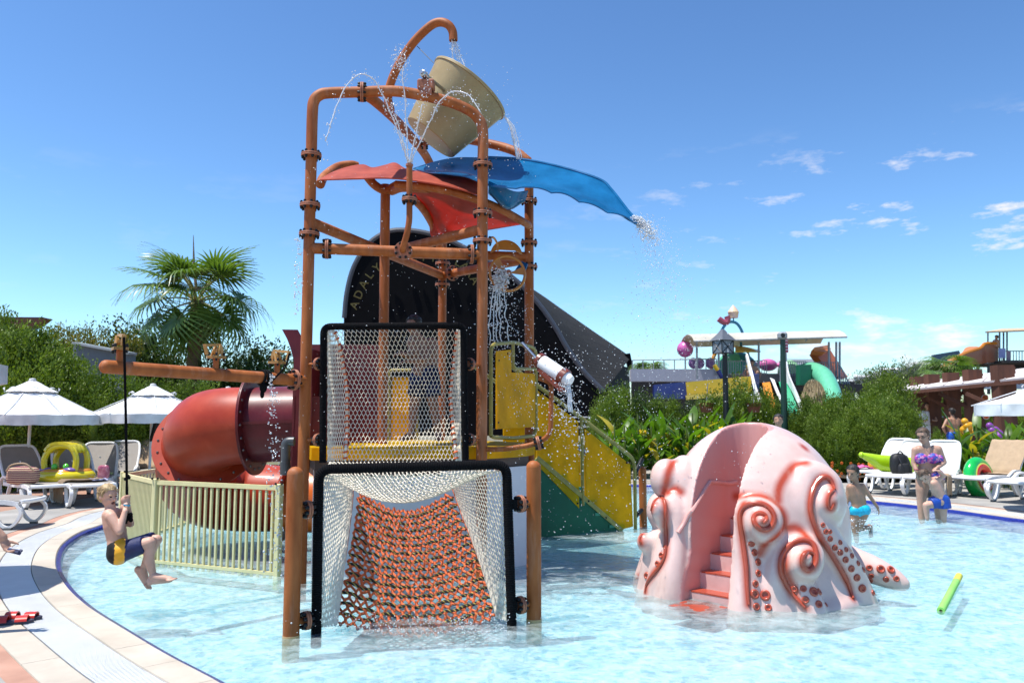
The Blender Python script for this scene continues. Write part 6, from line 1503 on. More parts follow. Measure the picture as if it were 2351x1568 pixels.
# ---- fan palm
def fan(n=30, R_=1.0, droop=.5, name='blade'):
    vs, fs = [], []
    for i in range(n):
        a = radians(-135 + 270 * i / (n - 1)); L_ = R_ * (1 - .18 * abs(i / (n - 1) - .5)) * random.uniform(.92, 1.05); d = V(sin(a), cos(a), 0); sd = V(cos(a), -sin(a), 0); o = len(vs)
        for j, (t, w) in enumerate(((.06, .010), (.40, .034), (.58, .024), (.80, .012), (1.0, .002))):
            z = .06 * sin(t * 3) - droop * max(0, t - .5) ** 1.6 * random.uniform(.8, 1.3) + (.012 if i % 2 else -.012) * (t < .6); p = d * (L_ * t) + V(0, 0, z); vs += [p - sd * w * R_, p + sd * w * R_ + V(0, 0, .008)]
        for j in range(4): fs.append((o + 2 * j, o + 2 * j + 1, o + 2 * j + 3, o + 2 * j + 2))
    return MB().add(vs, fs).mesh(name, lfP)
fans = [fan(32, 1.05, d) for d in (.3, .9, 1.5)]; stalk_m = mat('palm_stalk', (.30, .30, .12), .6, var=.2)
def palm(label, base, zc, scale, fronds, trunk_r=.17, name='fan_palm'):
    t = thing(name, label, 'palm', base); c = V(base.x, base.y, zc)
    pts = [V(base.x, base.y, base.z - .1)] + [lerp(base, c, k / 8) + V(.02 * sin(k), 0, 0) for k in range(1, 9)]
    MB().tube(pts, [trunk_r * (1.1 + .12 * (k % 2)) for k in range(9)], 12).build('trunk', fibre_m, t)
    for az, el, Lp, kind in fronds:
        d = V(cos(el) * cos(az), cos(el) * sin(az), sin(el)); e = c + d * Lp * scale; mid = c + d * Lp * scale * .5 + V(0, 0, .08 * scale)
        st_ = MB().tube(spline([c, mid, e], 3), [.03 * scale * q for q in (1, .9, .8, .7, .6, .55, .5)], 6).build('frond', stalk_m, t)
        o = bpy.data.objects.new('blade', fans[kind]); COL.objects.link(o); o.parent = st_; o.location = e; tip = V(d.x, d.y, d.z - .35 - .12 * kind).normalized(); side = tip.cross(V(0, 0, 1)).normalized(); nr = side.cross(tip)
        Rm = Matrix((side, tip, nr)).transposed() @ Matrix.Rotation(random.uniform(-.5, .5), 3, 'Y'); o.matrix_local = Matrix.Translation(e) @ Rm.to_4x4() @ Matrix.Scale(scale, 4)
        pl_ = st_.parent.location; o.location = e
    return t
pc = at(452, 692, 23.5); fr = []
for i in range(7): fr.append((2 * pi * i / 7 + .35, .05 + .22 * (i % 3), 1.0, 1))
for i in range(5): fr.append((2 * pi * i / 5 + .8, -.45 - .15 * (i % 2), .95, 2))
for i in range(4): fr.append((2 * pi * i / 4 + 1.1, .85, .95, 0))
fr += [(-1.7, .75, .8, 0), (-2.6, .55, 1.0, 0), (-.5, .6, 1.0, 0), (-1.45, .2, .8, 1), (.35, 1.0, 1.05, 0), (2.75, .95, 1.05, 0)]
for i in range(3): fr.append((2 * pi * i / 3 + .1, -1.0, .7, 2))
palm('fan palm with drooping fronds rising behind the swing beam', V(pc.x, 23.5, 0), pc.z, 1.2, fr)
sp_ = MB().tube([pc + V(-.02, 0, .3), at(445, 610, 23.5), at(444, 540, 23.5)], [.05, .04, .008], 6); sp_.build('frond_spear', mat('dry_spear', (.2, .14, .09), .9), [o for o in COL.objects if o.name == 'fan_palm'][0])
p3 = at(2178, 852, 40); fr3 = [(2 * pi * i / 9 + .2, .3 + .35 * (i % 2), .7, 1) for i in range(9)] + [(2 * pi * i / 7, -.3, .6, 2) for i in range(7)]
palm('feathery palm crown behind the pergola roof', V(p3.x, 40, 0), p3.z, 1.05, fr3)
p4 = at(1487, 845, 40); palm('small palm tuft behind the far terrace railing', V(p4.x, 40, 0), p4.z - .1, .8, [(2 * pi * i / 8, .35 + .3 * (i % 2), .45, 1) for i in range(8)])
p5 = at(2165, 868, 36); palm('short palm with pale fronds beside the olive tree', V(p5.x, 36, 0), p5.z - .1, .8, [(2 * pi * i / 9, .2 + .4 * (i % 2), .5, 1) for i in range(9)])

# ---- canna plants: each leaf its own blade
def blade(L_, W_, bend, m):
    def f(u, v):
        w = W_ * sin(pi * min(1, u * .94 + .06)) ** .75 * (1 - .25 * u); x = (v - .5) * w; y = bend * u * u; return V(x, y + .18 * abs(x), L_ * u * (1 - .2 * bend * u))
    return MB().sheet(f, 6, 2).mesh('leaf', m, 180)
blades = [blade(.5, .16, .1, lfG), blade(.45, .15, .28, lfG), blade(.55, .14, .18, lfG), blade(.42, .15, .34, lfY), blade(.48, .17, .22, lfG)]
stem_me = MB().tube([(0, 0, 0), (0, 0, .9)], .014, 6).mesh('stem', mat('canna_stem', (.10, .14, .02), .6)); yf_m = mat('yellow_flower', (.75, .5, .01), .6)
def canna(p, k, label, group, nl=6, flower=False):
    t = thing('canna_plant', label, 'canna plant', p, group, random.random() * 6.28, True); t.scale = (k, k, k * random.uniform(.85, 1.15))
    o = bpy.data.objects.new('stem', stem_me); COL.objects.link(o); o.parent = t
    for i in range(nl):
        o = bpy.data.objects.new('leaf', random.choice(blades)); COL.objects.link(o); o.parent = t; o.location = (0, 0, .12 + .7 * i / nl); a = i * 2.4 + random.random() * .5; tl = random.uniform(.15, .5)
        o.rotation_euler = (Matrix.Rotation(a, 3, 'Z') @ Matrix.Rotation(-tl, 3, 'X')).to_euler(); s_ = random.uniform(.75, 1.15); o.scale = (s_, s_, s_)
    if flower:
        m = MB(); [m.ball((.05 * cos(a), .05 * sin(a), 1.0 + .03 * sin(3 * a)), (.05, .03, .05), 6, 5) for a in np.linspace(0, 5.5, 6)]; m.build('flower', yf_m, t)
for i in range(80):
    u = 1385 + 335 * random.random(); Y = 19.7 + 2.4 * (i / 80.); p = gnd(u, 1100, .05); x = (u - CU) / FPX * Y; canna(V(x, Y, .05), random.uniform(1.15, 1.6), 'leafy canna in the bed behind the staircase and octopus', 'cannas behind the staircase', 6, False)
for u, v in ((1657, 985), (1475, 975)): p = at(u, v, 20.2); canna(V(p.x, 20.2, .05), (p.z - .05), ('canna with a yellow flower near the black lantern post', 'canna with a yellow flower near the staircase rail')[u < 1600], None, 6, True)
for i in range(34):
    u = 2165 + 220 * random.random(); Y = 16.6 + 2.2 * random.random(); canna(V((u - CU) / FPX * Y, Y, .05), random.uniform(.95, 1.4), 'broad leaved canna in the bed behind the east loungers', 'cannas behind the east loungers', 6)
# ================================================================== black hall
blackb = mat('black_cladding', (.003, .003, .004), .7, .08, var=.3, vs=3); shing = mat('grey_shingle', (.075, .072, .070), .85, var=.2, vs=20, bump=.3)
def shingle_mat():
    m = mat('shingle_rows', (.07, .067, .066), .95, .08); t = m.node_tree; N = t.nodes; b = N['Principled BSDF']; br = N.new('ShaderNodeTexBrick'); br.inputs['Scale'].default_value = 1; br.inputs['Brick Width'].default_value = .6; br.inputs['Row Height'].default_value = .16; br.inputs['Mortar Size'].default_value = .015
    tc = N.new('ShaderNodeTexCoord'); mp = N.new('ShaderNodeMapping'); mp.inputs['Rotation'].default_value = (pi / 2, 0, 0); t.links.new(tc.outputs['Object'], mp.inputs[0]); t.links.new(mp.outputs[0], br.inputs['Vector'])
    for k, c in (('Color1', (.030, .029, .029, 1)), ('Color2', (.038, .037, .036, 1)), ('Mortar', (.02, .02, .02, 1))): br.inputs[k].default_value = c
    t.links.new(br.outputs[0], b.inputs['Base Color']); return m
YH = 34.
hall = thing('event_hall', 'black arched event hall with dark shingle roof behind the tower', 'building', V(at(1050, 960, YH).x, YH, 0))
fo_ = [(792, 1000), (791, 730), (797, 672), (812, 615), (840, 568), (872, 541), (910, 529), (965, 533), (1020, 548), (1075, 574), (1130, 606), (1185, 645), (1236, 698), (1273, 750), (1303, 802), (1340, 854), (1385, 899), (1392, 1000)]
fpts = [at(u, v, YH) for u, v in fo_]; fpts = [fpts[0]] + spline(fpts[1:-1], 4) + [fpts[-1]]
MB().poly3(fpts, .3).build('facade', blackb, hall, 0)
edge = spline([at(u, v, YH - .1) for u, v in fo_[1:-1]], 5); MB().tube(edge, .12, 8).build('facade_rim', mat('rim_grey', (.05, .055, .07), .5), hall)
ra = [at(u, v, YH + .1) for u, v in ((910, 529), (1020, 548), (1130, 606), (1199, 657), (1236, 698), (1273, 750), (1303, 802), (1340, 854), (1385, 899))]
rb = [at(u, v, YH + 14) for u, v in ((930, 548), (1050, 582), (1150, 625), (1229, 672), (1285, 711), (1335, 746), (1380, 777), (1420, 804), (1446, 823))]
ca_, cb2 = spline(ra, 5), spline(rb, 5)
MB().sheet(lambda u, v: lerp(ca_[round(u * (len(ca_) - 1))], cb2[round(u * (len(cb2) - 1))], v), len(ca_) - 1, 8, .2).build('roof', shingle_mat(), hall, 60)
MB().poly3([at(1385, 899, YH), at(1362, 820, YH + 5), at(1440, 845, YH + 12), at(1447, 1000, YH + 12), at(1392, 1000, YH)], .2).build('side_wall', blackb, hall)
MB().bar(at(1440, 812, YH + 13), at(1448, 850, YH + 13), .4, .3).build('eave', blackb, hall)
let_m = mat('gold_letters', (.11, .085, .016), .5, metal=.2, var=.2)
arcl = spline([at(u, v, YH - .35) for u, v in ((822, 704), (838, 666), (858, 634), (885, 613), (914, 603), (950, 599), (985, 600), (1020, 603), (1045, 609), (1066, 623), (1082, 648))], 12); TXT = 'ADALYA ELITE LARA'
for i, chh in enumerate(TXT):
    if chh == ' ': continue
    k = i / (len(TXT) - 1) * (len(arcl) - 1); j = min(int(k), len(arcl) - 2); p = lerp(arcl[j], arcl[j + 1], k - j); d = (arcl[min(j + 2, len(arcl) - 1)] - arcl[max(j - 2, 0)]).normalized()
    cu = bpy.data.curves.new('letter', 'FONT'); cu.body = chh; cu.size = .5; cu.extrude = .04; cu.align_x = 'CENTER'
    to = bpy.data.objects.new('tmp', cu); COL.objects.link(to); me = bpy.data.meshes.new_from_object(to.evaluated_get(bpy.context.evaluated_depsgraph_get())); bpy.data.objects.remove(to)
    me.materials.clear(); me.materials.append(let_m); o = bpy.data.objects.new('letter', me); COL.objects.link(o); o.parent = hall; n_ = V(-d.z, 0, d.x).normalized()
    o.matrix_local = Matrix.Translation(p - Vector(hall.location)) @ Matrix((V(d.x, 0, d.z).normalized(), n_, V(0, -1, 0))).transposed().to_4x4()
# low railing by the canna bed
lr = thing('low_railing', 'low grey metal railing between the stairs and the canna bed', 'railing', at(1350, 990, 24))
for v in (958, 968, 980): MB().tube([at(1310, v, 24), at(1392, v, 24)], .03, 6).build('rail', galv_m, lr)
for u in (1335, 1375): MB().tube([at(u, 956, 24), at(u, 1075, 24)], .03, 6).build('post', galv_m, lr)
# ================================================================== west buildings
wl_ = thing('garden_wall', 'blue grey rendered wall behind the west hedge', 'wall', at(260, 900, 21.5)); MB().poly3([at(175, 788, 21.8), at(305, 812, 21.2), at(305, 1080, 21.2), at(175, 1080, 21.8)], .2).build('render', mat('bluegrey_render', (.11, .145, .165), .85, var=.06), wl_); MB().bar(at(175, 788, 21.7), at(305, 812, 21.1), .3, .06).build('coping', mat('wall_cap', (.25, .29, .31), .8), wl_)
wb = thing('west_building', 'dark slatted roof corner above the west hedge', 'building', at(40, 760, 26)); wood = mat('dark_slats', (.07, .035, .022), .7, var=.2)
MB().poly3([at(-60, 730, 26), at(110, 731, 26), at(82, 752, 26), at(-60, 752, 26)], .6).build('roof_edge', wood, wb)
for k in range(5): MB().bar(at(-60, 734 + 4 * k, 25.65), at(105 - 6 * k, 734 + 4 * k, 25.65), .05, .03).build('slat', mat('slat_brown', (.13, .06, .035), .7) if k == 0 else MAT['slat_brown'], wb)
MB().poly3([at(-60, 750, 26.5), at(80, 752, 26.5), at(76, 1000, 26.5), at(-60, 1000, 26.5)], .3).build('wall', mat('dark_glass', (.015, .02, .03), .2), wb)
# ================================================================== far water park terrace
YT = 36.
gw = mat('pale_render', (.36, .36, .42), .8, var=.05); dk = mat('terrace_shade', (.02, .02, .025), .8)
tr_ = thing('park_terrace', 'pale grey raised terrace with railings behind the canna bed', 'terrace', at(1600, 960, YT))
def quad(name, u0, v0, u1, v1, Y, m, par, d=.3): return MB().poly3([at(u0, v1, Y), at(u1, v1, Y), at(u1, v0, Y), at(u0, v0, Y)], d).build(name, m, par)
quad('parapet', 1447, 848, 1650, 876, YT, gw, tr_, .5); quad('parapet', 1640, 858, 1850, 878, YT + .6, mat('grey_render', (.16, .16, .17), .85), tr_, .4); quad('under_shade', 1450, 876, 1960, 1010, YT + 2, dk, tr_, .3)  # last quad: near-black sheet standing in for the shade beneath the terrace
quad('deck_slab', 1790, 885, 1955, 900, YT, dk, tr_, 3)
def rail(par, u0, u1, vt, vb, Y, n, m=galv_m, r=.03, mids=()):
    MB().tube([at(u0, vt[0], Y), at(u1, vt[1], Y)], r, 6).build('rail', m, par)
    for q in mids: MB().tube([at(u0, lerp(vt[0], vb[0], q), Y), at(u1, lerp(vt[1], vb[1], q), Y)], r * .8, 6).build('rail', m, par)
    for k in range(n + 1):
        t = k / n; MB().tube([at(lerp(u0, u1, t), lerp(vt[0], vt[1], t), Y), at(lerp(u0, u1, t), lerp(vb[0], vb[1], t), Y)], r * .8, 5).build('baluster', m, par)
rail(tr_, 1452, 1645, (827, 824), (849, 848), YT, 8); rail(tr_, 1640, 1760, (830, 828), (862, 860), YT - .3, 22, r=.022, mids=(.9,)); rail(tr_, 1790, 1850, (830, 830), (862, 862), YT - .3, 12, r=.022)
rail(tr_, 1925, 1962, (832, 905), (870, 960), YT - 1, 9, r=.03, mids=(.9,)); rail(tr_, 1850, 1925, (832, 832), (866, 866), YT + .5, 14, r=.022)
cn_ = thing('shade_canopy', 'long cream fabric canopy on thin posts over the terrace', 'canopy', at(1770, 870, YT)); cream = leafmat('cream_fabric', (.70, .66, .56), (.74, .70, .60), trans=.25, rough=.8, tint=0, mul=(1, .95, .8))
def cf(u, v): 
    p = at(lerp(1594, 1950, u), lerp(785, 774, u) - (26 if True else 0) * sin(pi * min(1, v * .5 + .0)) * 1.0, lerp(YT - 1.2, YT + 1.5, v)); return p
MB().sheet(lambda u, v: at(lerp(1593, 1945, u), lerp(783, 773, u), YT - 1.4) + V(.0, 3 * v, .42 * sin(pi * v) ** .7), 30, 12, .03).build('fabric', cream, cn_, 60)
for u, vb in ((1600, 850), (1650, 850), (1742, 850), (1903, 860), (1928, 868), (1920, 862)): MB().tube([at(u, 785, YT - .8), at(u, vb + 20, YT - .8)], .05, 6).build('post', galv_m, cn_)
for u in (1690, 1770, 1850): MB().tube([at(u, 782, YT - 1.3), at(u + 4, 778, YT + 1.4)], .035, 6).build('cross_bar', galv_m, cn_)
MB().tube([at(1593, 784, YT - 1.4), at(1945, 774, YT - 1.4)], .04, 6).build('edge_bar', galv_m, cn_)
# flumes under the terrace
yel2 = mat('flume_yellow', (.6, .40, .01), .3, coat=.3); blu2 = mat('flume_blue', (.008, .02, .16), .3, coat=.3)
def chan(name, pts, m, par, d=.12):
    return MB().poly3([at(*p) for p in pts], d).build(name, m, par)
fl1 = thing('yellow_flume', 'yellow and dark blue water flume under the terrace', 'water slide', at(1650, 905, 33)); chan('wall', ((1572, 878, 33), (1720, 864, 33), (1722, 902, 33), (1576, 914, 33)), yel2, fl1, .5); chan('lip', ((1574, 908, 32.6), (1720, 897, 32.6), (1722, 905, 32.6), (1576, 918, 32.6)), mat('flume_lip', (.7, .52, .1), .3), fl1)
chan('joint_wall', ((1500, 884, 33.2), (1572, 877, 33.1), (1577, 916, 33.1), (1500, 916, 33.2)), blu2, fl1, .5); chan('end_wall', ((1722, 862, 33.2), (1736, 858, 33.4), (1738, 925, 33.4), (1724, 930, 33.2)), blu2, fl1, .3)
hs = thing('hand_bars', 'yellow and blue hand bar at the top of the flume', 'hand rail', at(1650, 870, 34))
for u in (1640, 1716): MB().tube([at(u, 838, 34), at(u + 8, 850, 34)], .09, 8).build('grip', yel2, hs); MB().tube([at(u + 8, 850, 34), at(u + 18, 868, 34)], .09, 8).build('bar', blu2, hs)
# candy play feature
cd = thing('candy_arch', 'blue pipe arch topped by a cake and a candy on the terrace', 'play feature', at(1678, 860, 39)); tl = mat('teal_pipe', (.02, .2, .32), .35)
MB().tube(spline([at(1652, 790, 39), at(1655, 765, 39), at(1666, 745, 39), at(1680, 739, 39), at(1694, 745, 39), at(1705, 765, 39), at(1708, 790, 39)], 5), .07, 8).build('arch', tl, cd)
MB().lathe([(.0, 0), (.22, 0), (.26, .25), (.28, .28), (.2, .42), (.1, .55), (.0, .66)], 14, at(1684, 730, 39)).build('cake', mat('cake_cream', (.7, .5, .45), .5, col2=(.7, .5, .2), vs=3), cd); MB().tube([at(1684, 742, 39), at(1684, 729, 39)], .03, 6).build('stem', tl, cd)
MB().tube(spline([at(1650, 732, 39), at(1660, 739, 39), at(1668, 740, 39), at(1671, 733, 39), at(1669, 726, 39)], 4), .15, 8).build('candy', mat('candy_red', (.32, .06, .1), .4), cd); MB().tube([at(1670, 742, 39), at(1668, 736, 39)], .03, 6).build('stem', tl, cd)
MB().tube(spline([at(1634, 850, 38.5), at(1640, 815, 38.5), at(1660, 797, 38.5), at(1690, 793, 38.5)], 5), .09, 8).build('yellow_arch', mat('amber_pipe', (.6, .26, .03), .4), cd)
sheet2('yellow_roof', [[at(1688, 795, 37), at(1710, 797, 37), at(1746, 806, 37)], [at(1688, 808, 36), at(1715, 808, 36), at(1746, 808, 36)]], yel2, .05, 3, cd)
MB().tube([at(1701, 785, 37), at(1702, 800, 37)], .06, 8).tube(spline([at(1700, 800, 37), at(1715, 805, 37), at(1728, 850, 37)], 5), .05, 8).build('blue_mast', tl, cd)
gd = mat('mint_gelcoat', (.10, .42, .22), .4, var=.1); td = mat('teal_gelcoat', (.01, .2, .22), .4)
dm = thing('play_dome', 'mint and teal striped play dome on the terrace', 'dome', at(1685, 870, 38)); dc = at(1690, 872, 38)
for k in range(8):
    a0, a1 = pi + pi * k / 8, pi + pi * (k + 1) / 8; MB().sheet(lambda u, v: dc + V(1.15 * cos(lerp(a0, a1, u)) * cos(v * pi / 2), 1.1 * sin(lerp(a0, a1, u)) * cos(v * pi / 2), 1.35 * sin(v * pi / 2)), 4, 8, .05).build('gore', (gd, td)[k > 3], dm, 60)
pk_ = mat('pink_gelcoat', (.55, .12, .36), .35, var=.2, vs=8, coat=.3); bl_ = at(1573, 802, 37)
lb = thing('lollipop_ball', 'speckled pink lollipop ball on a stick by the terrace railing', 'lollipop', at(1573, 850, 37)); MB().ball(bl_, .38, 20, 14).build('ball', pk_, lb); MB().tube([bl_, at(1574, 850, 37)], .035, 6).build('stick', white_m, lb)
pu = mat('purple_gelcoat', (.27, .14, .35), .4, var=.15)
for u, lab in ((1592, 'purple swirl candy disc nearest the pink lollipop ball'), (1606, 'purple swirl candy disc in the middle of its row'), (1631, 'purple swirl candy disc nearest the mint dome')):
    dsc = thing('swirl_disc', lab, 'swirl disc', at(u, 850, 36.8), 'purple swirl discs'); c_ = at(u, 834, 36.8); MB().lathe([(0, -.08), (.22, -.08), (.26, 0), (.22, .08), (0, .08)], 20, c_, basis((.3, -1, 0))).build('disc', pu, dsc); MB().torus(c_ + V(.03, -.08, 0), .13, .03, 18, 6, basis((.3, -1, 0))).build('swirl', mat('lilac_gelcoat', (.4, .26, .45), .4) if 'lilac_gelcoat' not in MAT else MAT['lilac_gelcoat'], dsc)
pc_ = thing('candy_wrapper', 'pink wrapped candy shape beyond the terrace balusters', 'candy', at(1763, 850, 38)); c_ = at(1763, 838, 38); MB().ball(c_, (.45, .3, .3), 16, 10).build('sweet', pk_, pc_); [MB().lathe([(.05, 0), (.25, .35)], 12, c_ + V(.4 * s, 0, 0), basis((s, 0, 0))).build('twist', pk_, pc_) for s in (-1, 1)]
gm = thing('mint_mound', 'pale mint mound behind the white slide on the terrace', 'mound', at(1835, 860, 38)); MB().ball(at(1812, 855, 38), (.55, .4, .6), 16, 10).build('shell', mat('pale_mint', (.3, .6, .35), .5), gm)
# white, green and orange body slides
bs = thing('body_slide', 'steep white edged slide with a green lane in front of the terrace', 'water slide', at(1800, 960, 31)); wg = mat('slide_white', (.72, .73, .72), .35, coat=.2); ggr = mat('slide_green', (.04, .36, .17), .3, coat=.3)
sheet2('lane', [[at(1788, 878, 33.5), at(1796, 905, 32.5), at(1806, 940, 31), at(1815, 985, 29.5)], [at(1806, 876, 33.4), at(1818, 905, 32.4), at(1832, 940, 30.9), at(1844, 985, 29.4)]], ggr, .06, 3, bs)
sheet2('side_wall', [[at(1768, 868, 33.6), at(1780, 895, 32.6), at(1796, 935, 31.1), at(1806, 985, 29.6)], [at(1778, 872, 33.3), at(1790, 905, 32.3), at(1806, 942, 30.8), at(1814, 990, 29.4)]], wg, .05, 3, bs)
sheet2('side_wall', [[at(1806, 830, 33.2), at(1812, 862, 32.8), at(1834, 910, 31.5), at(1854, 965, 29.8)], [at(1806, 876, 33.1), at(1820, 900, 32.4), at(1836, 935, 31), at(1848, 980, 29.5)]], wg, .05, 3, bs)
sheet2('entry_fin', [[at(1792, 800, 34), at(1800, 795, 34), at(1806, 812, 34)], [at(1791, 880, 34), at(1799, 882, 34), at(1807, 880, 34)]], mat('fin_grey', (.3, .33, .4), .5), .08, 3, bs)
os_ = thing('orange_lane', 'orange slide lane with white edge beside the lantern conifers', 'water slide', at(1760, 940, 31)); sheet2('lane', [[at(1750, 880, 33), at(1755, 905, 32), at(1762, 935, 31)], [at(1768, 878, 33), at(1774, 905, 32), at(1780, 935, 31)]], mat('lane_orange', (.66, .23, .02), .35), .05, 3, os_)
sheet2('edge', [[at(1712, 815, 34), at(1722, 860, 33), at(1735, 905, 31.5), at(1748, 945, 30.5)], [at(1716, 815, 34), at(1728, 860, 33), at(1741, 900, 31.5), at(1752, 940, 30.5)]], wg, .15, 3, os_)
# green enclosed tube, thatch and orange chute
gt2 = thing('green_tube', 'dark and mint green enclosed tube slide at the terrace end', 'water slide', at(1880, 900, 33)); MB().hollow(spline([at(1852, 852, 35), at(1868, 852, 34.5), at(1890, 864, 33.5), at(1905, 892, 32.5), at(1916, 930, 31.5)], 6), .38, .03, 24).build('tube', mat('green_tube_gel', (.12, .46, .27), .35, coat=.3), gt2)
quad('entry_box', 1832, 838, 1858, 884, 34, mat('deep_green', (.005, .12, .06), .5), gt2, .5)
th = thing('thatch', 'shaggy dry thatch bundle hanging under the green tube', 'thatch', at(1868, 910, 31.8)); cc = at(1868, 905, 31.8); n_ = 1500; dd = unit(n_) * np.array([.42, .3, .62]); ps = np.array(cc) + dd; th_me = leaves(ps, dd * np.array([.3, .3, 0]) + np.array([0, 0, -1.]) + .2 * unit(n_), unit(n_), .35 * np.ones(n_), .05 * np.ones(n_), 'straw', mat('straw', (.38, .29, .16), .95, var=.35, vs=5)); link('straw', th_me, th, kind='stuff')
oc = thing('orange_chute', 'orange ribbed chute sloping behind the terrace railing', 'water slide', at(1900, 860, 37)); om = mat('rib_orange', (.50, .13, .035), .45, var=.15)
MB().poly3([at(1864, 812, 37), at(1898, 803, 38), at(1940, 868, 38), at(1905, 868, 37)], .3).build('floor', om, oc); MB().poly3([at(1864, 810, 36.8), at(1866, 802, 36.8), at(1898, 796, 38.2), at(1904, 806, 38.2), at(1890, 812, 36.8)], .25).build('hood', mat('orange_hood', (.62, .22, .07), .45), oc)
# lantern, lamp post, hanging pots
lp = thing('lantern_post', 'black iron post carrying a grey roofed lantern', 'lantern', gnd(1666, 1090)); YLp = 22.; bm2 = mat('black_iron', (.006, .008, .01), .5)
MB().tube([at(1662, 762, YLp), at(1664, 812, YLp)], .05, 8).tube([at(1664, 812, YLp), at(1670, 1080, YLp)], [.07, .09], 8).build('post', bm2, lp)
lc = at(1660, 797, YLp - .1); MB().box(lc, (.42, .36, .36), Matrix.Rotation(.5, 3, 'Z')).build('lamp_glass', mat('frosted_glass', (.16, .18, .21), .3), lp); MB().lathe([(.36, 0), (.14, .2), (.06, .3), (0, .32)], 4, lc + V(0, 0, .18), Matrix.Rotation(.5 + pi / 4, 3, 'Z')).build('lamp_roof', mat('lantern_grey', (.12, .13, .15), .5), lp)
lfx = MB(); Rl = Matrix.Rotation(.5, 3, 'Z')
for sx in (-1, 1):
    for a, b in (((-1, -1), (1, 1)), ((-1, 1), (1, -1)), ((-1, -1), (-1, 1)), ((1, -1), (1, 1)), ((-1, -1), (1, -1)), ((-1, 1), (1, 1))):
        if sx < 0: lfx.tube([lc + Rl @ V(.212 * a[0], -.185, .18 * a[1]), lc + Rl @ V(.212 * b[0], -.185, .18 * b[1])], .012, 4)
        else: lfx.tube([lc + Rl @ V(-.215, .18 * a[0], .18 * a[1]), lc + Rl @ V(-.215, .18 * b[0], .18 * b[1])], .012, 4)
lfx.build('lamp_frame', bm2, lp, kind='stuff')
gp_ = thing('lamp_post', 'dark green post with a speaker on top and a pink sign', 'lamp post', gnd(1803, 1095)); YG = 21.; MB().tube([at(1797, 775, YG), at(1803, 1085, YG)], [.07, .10], 10).build('post', mat('deep_green_paint', (.004, .035, .022), .4), gp_)
MB().box(at(1796, 771, YG), (.22, .25, .2), None, .05).build('speaker', mat('speaker_grey', (.28, .3, .32), .5), gp_); MB().lathe([(0, 0), (.05, 0), (.06, .02)], 12, at(1797, 770, YG - .14), basis((0, -1, 0))).build('cone', bm2, gp_)
MB().box(at(1805, 794, YG - .02), (.1, .02, .36)).build('sign_board', mat('pink_sign', (.42, .07, .12), .6, var=.1), gp_)
for k in range(4): MB().box(at(1805, 782 + 7 * k, YG - .04), (.08, .008, .018)).build('sign_line', white_m, gp_)
pot_m = mat('terracotta_pot', (.30, .10, .05), .8, var=.15)
for u, lab in ((1622, 'hanging terracotta flower pot nearer the lantern'), (1730, 'hanging terracotta flower pot nearer the green post')):
    ht = thing('hanging_pot', lab, 'flower pot', at(u, 938, 22.3)); c_ = at(u, 936, 22.3); MB().lathe([(0, -.13), (.14, -.13), (.21, .1), (.23, .13), (.18, .13), (0, .1)], 16, c_).build('pot', pot_m, ht); MB().tube([c_ + V(0, 0, .1), at(u + 3, 880, 22.3)], .012, 5).build('hanger', galv_m, ht)
    n_ = 260; d_u = unit(n_); ps = np.array(c_ + V(0, 0, .18)) + d_u * np.array([.25, .2, .12]); link('trailing_leaves', leaves(ps, d_u + np.array([0, 0, -.5]), d_u, .12 * np.ones(n_), .03 * np.ones(n_), 'leaves', lfA), ht, kind='stuff')
# person on the terrace
standing('person with reddish shoulders sitting high on the far terrace', 1724, 876 - 4, 35.5, 1.6, skint, dkhair_m, (-.3, -1, 0), None, None, 'front', zb=2.2, vox=.025) if False else None
tpv = at(1724, 858, 35); tp = Fig('bare shouldered person crouching on the terrace behind the lantern post', tpv, skint, .02)
tp.head(tpv + V(.05, -.1, .48), (-.2, -1, -.3), (0, 0, 1), .24, dkhair_m).limb([tpv + V(.05, 0, .36), tpv + V(.05, .02, .28)], [.06, .07]).torso([tpv + V(.04, 0, .25), tpv + V(.02, .05, .0), tpv + V(0, .1, -.15)], [.1, .11, .12], (1, 0, 0), [.15, .1, .1]).limb([tpv + V(-.18, 0, .25), tpv + V(-.35, -.1, .0), tpv + V(-.25, -.2, -.2)], [.055, .045, .035]).limb([tpv + V(.25, 0, .25), tpv + V(.4, -.1, .0), tpv + V(.3, -.2, -.2)], [.055, .045, .035]).limb([tpv + V(-.1, .05, -.15), tpv + V(-.2, -.3, .05), tpv + V(-.15, -.25, -.35)], [.09, .07, .05]).limb([tpv + V(.1, .05, -.15), tpv + V(.2, -.3, .05), tpv + V(.15, -.25, -.35)], [.09, .07, .05]); tp.done()

# ================================================================== pergola
pgw = mat('brown_timber', (.10, .035, .018), .75, var=.25, vs=6, bump=.4, stretch=(1, 1, .1)); pgr = mat('pale_pergola_roof', (.62, .56, .54), .8, var=.05, vs=2)
pg = thing('pergola', 'brown timber pergola with a pale pink roof on the east side', 'pergola', gnd(2200, 1085))
def pv(u, v, Y): return at(u, v, Y)
r0, r1, r2, r3 = pv(2050, 899, 27), pv(2420, 862, 20.5), pv(2420, 838, 24.5), pv(2092, 882, 31)
MB().poly3([r0, r1, r2, r3], .06).build('roof', pgr, pg)
MB().bar(r0 - V(0, 0, .08), r1 - V(0, 0, .08), .08, .1).build('beam', pgw, pg)
for k in range(46):
    a = lerp(r0, r1, k / 46.); b = lerp(r3, r2, k / 46.); MB().bar(a - V(0, .0, .1), lerp(a, b, .12) - V(0, 0, .1), .05, .09).build('rafter', pgw, pg)
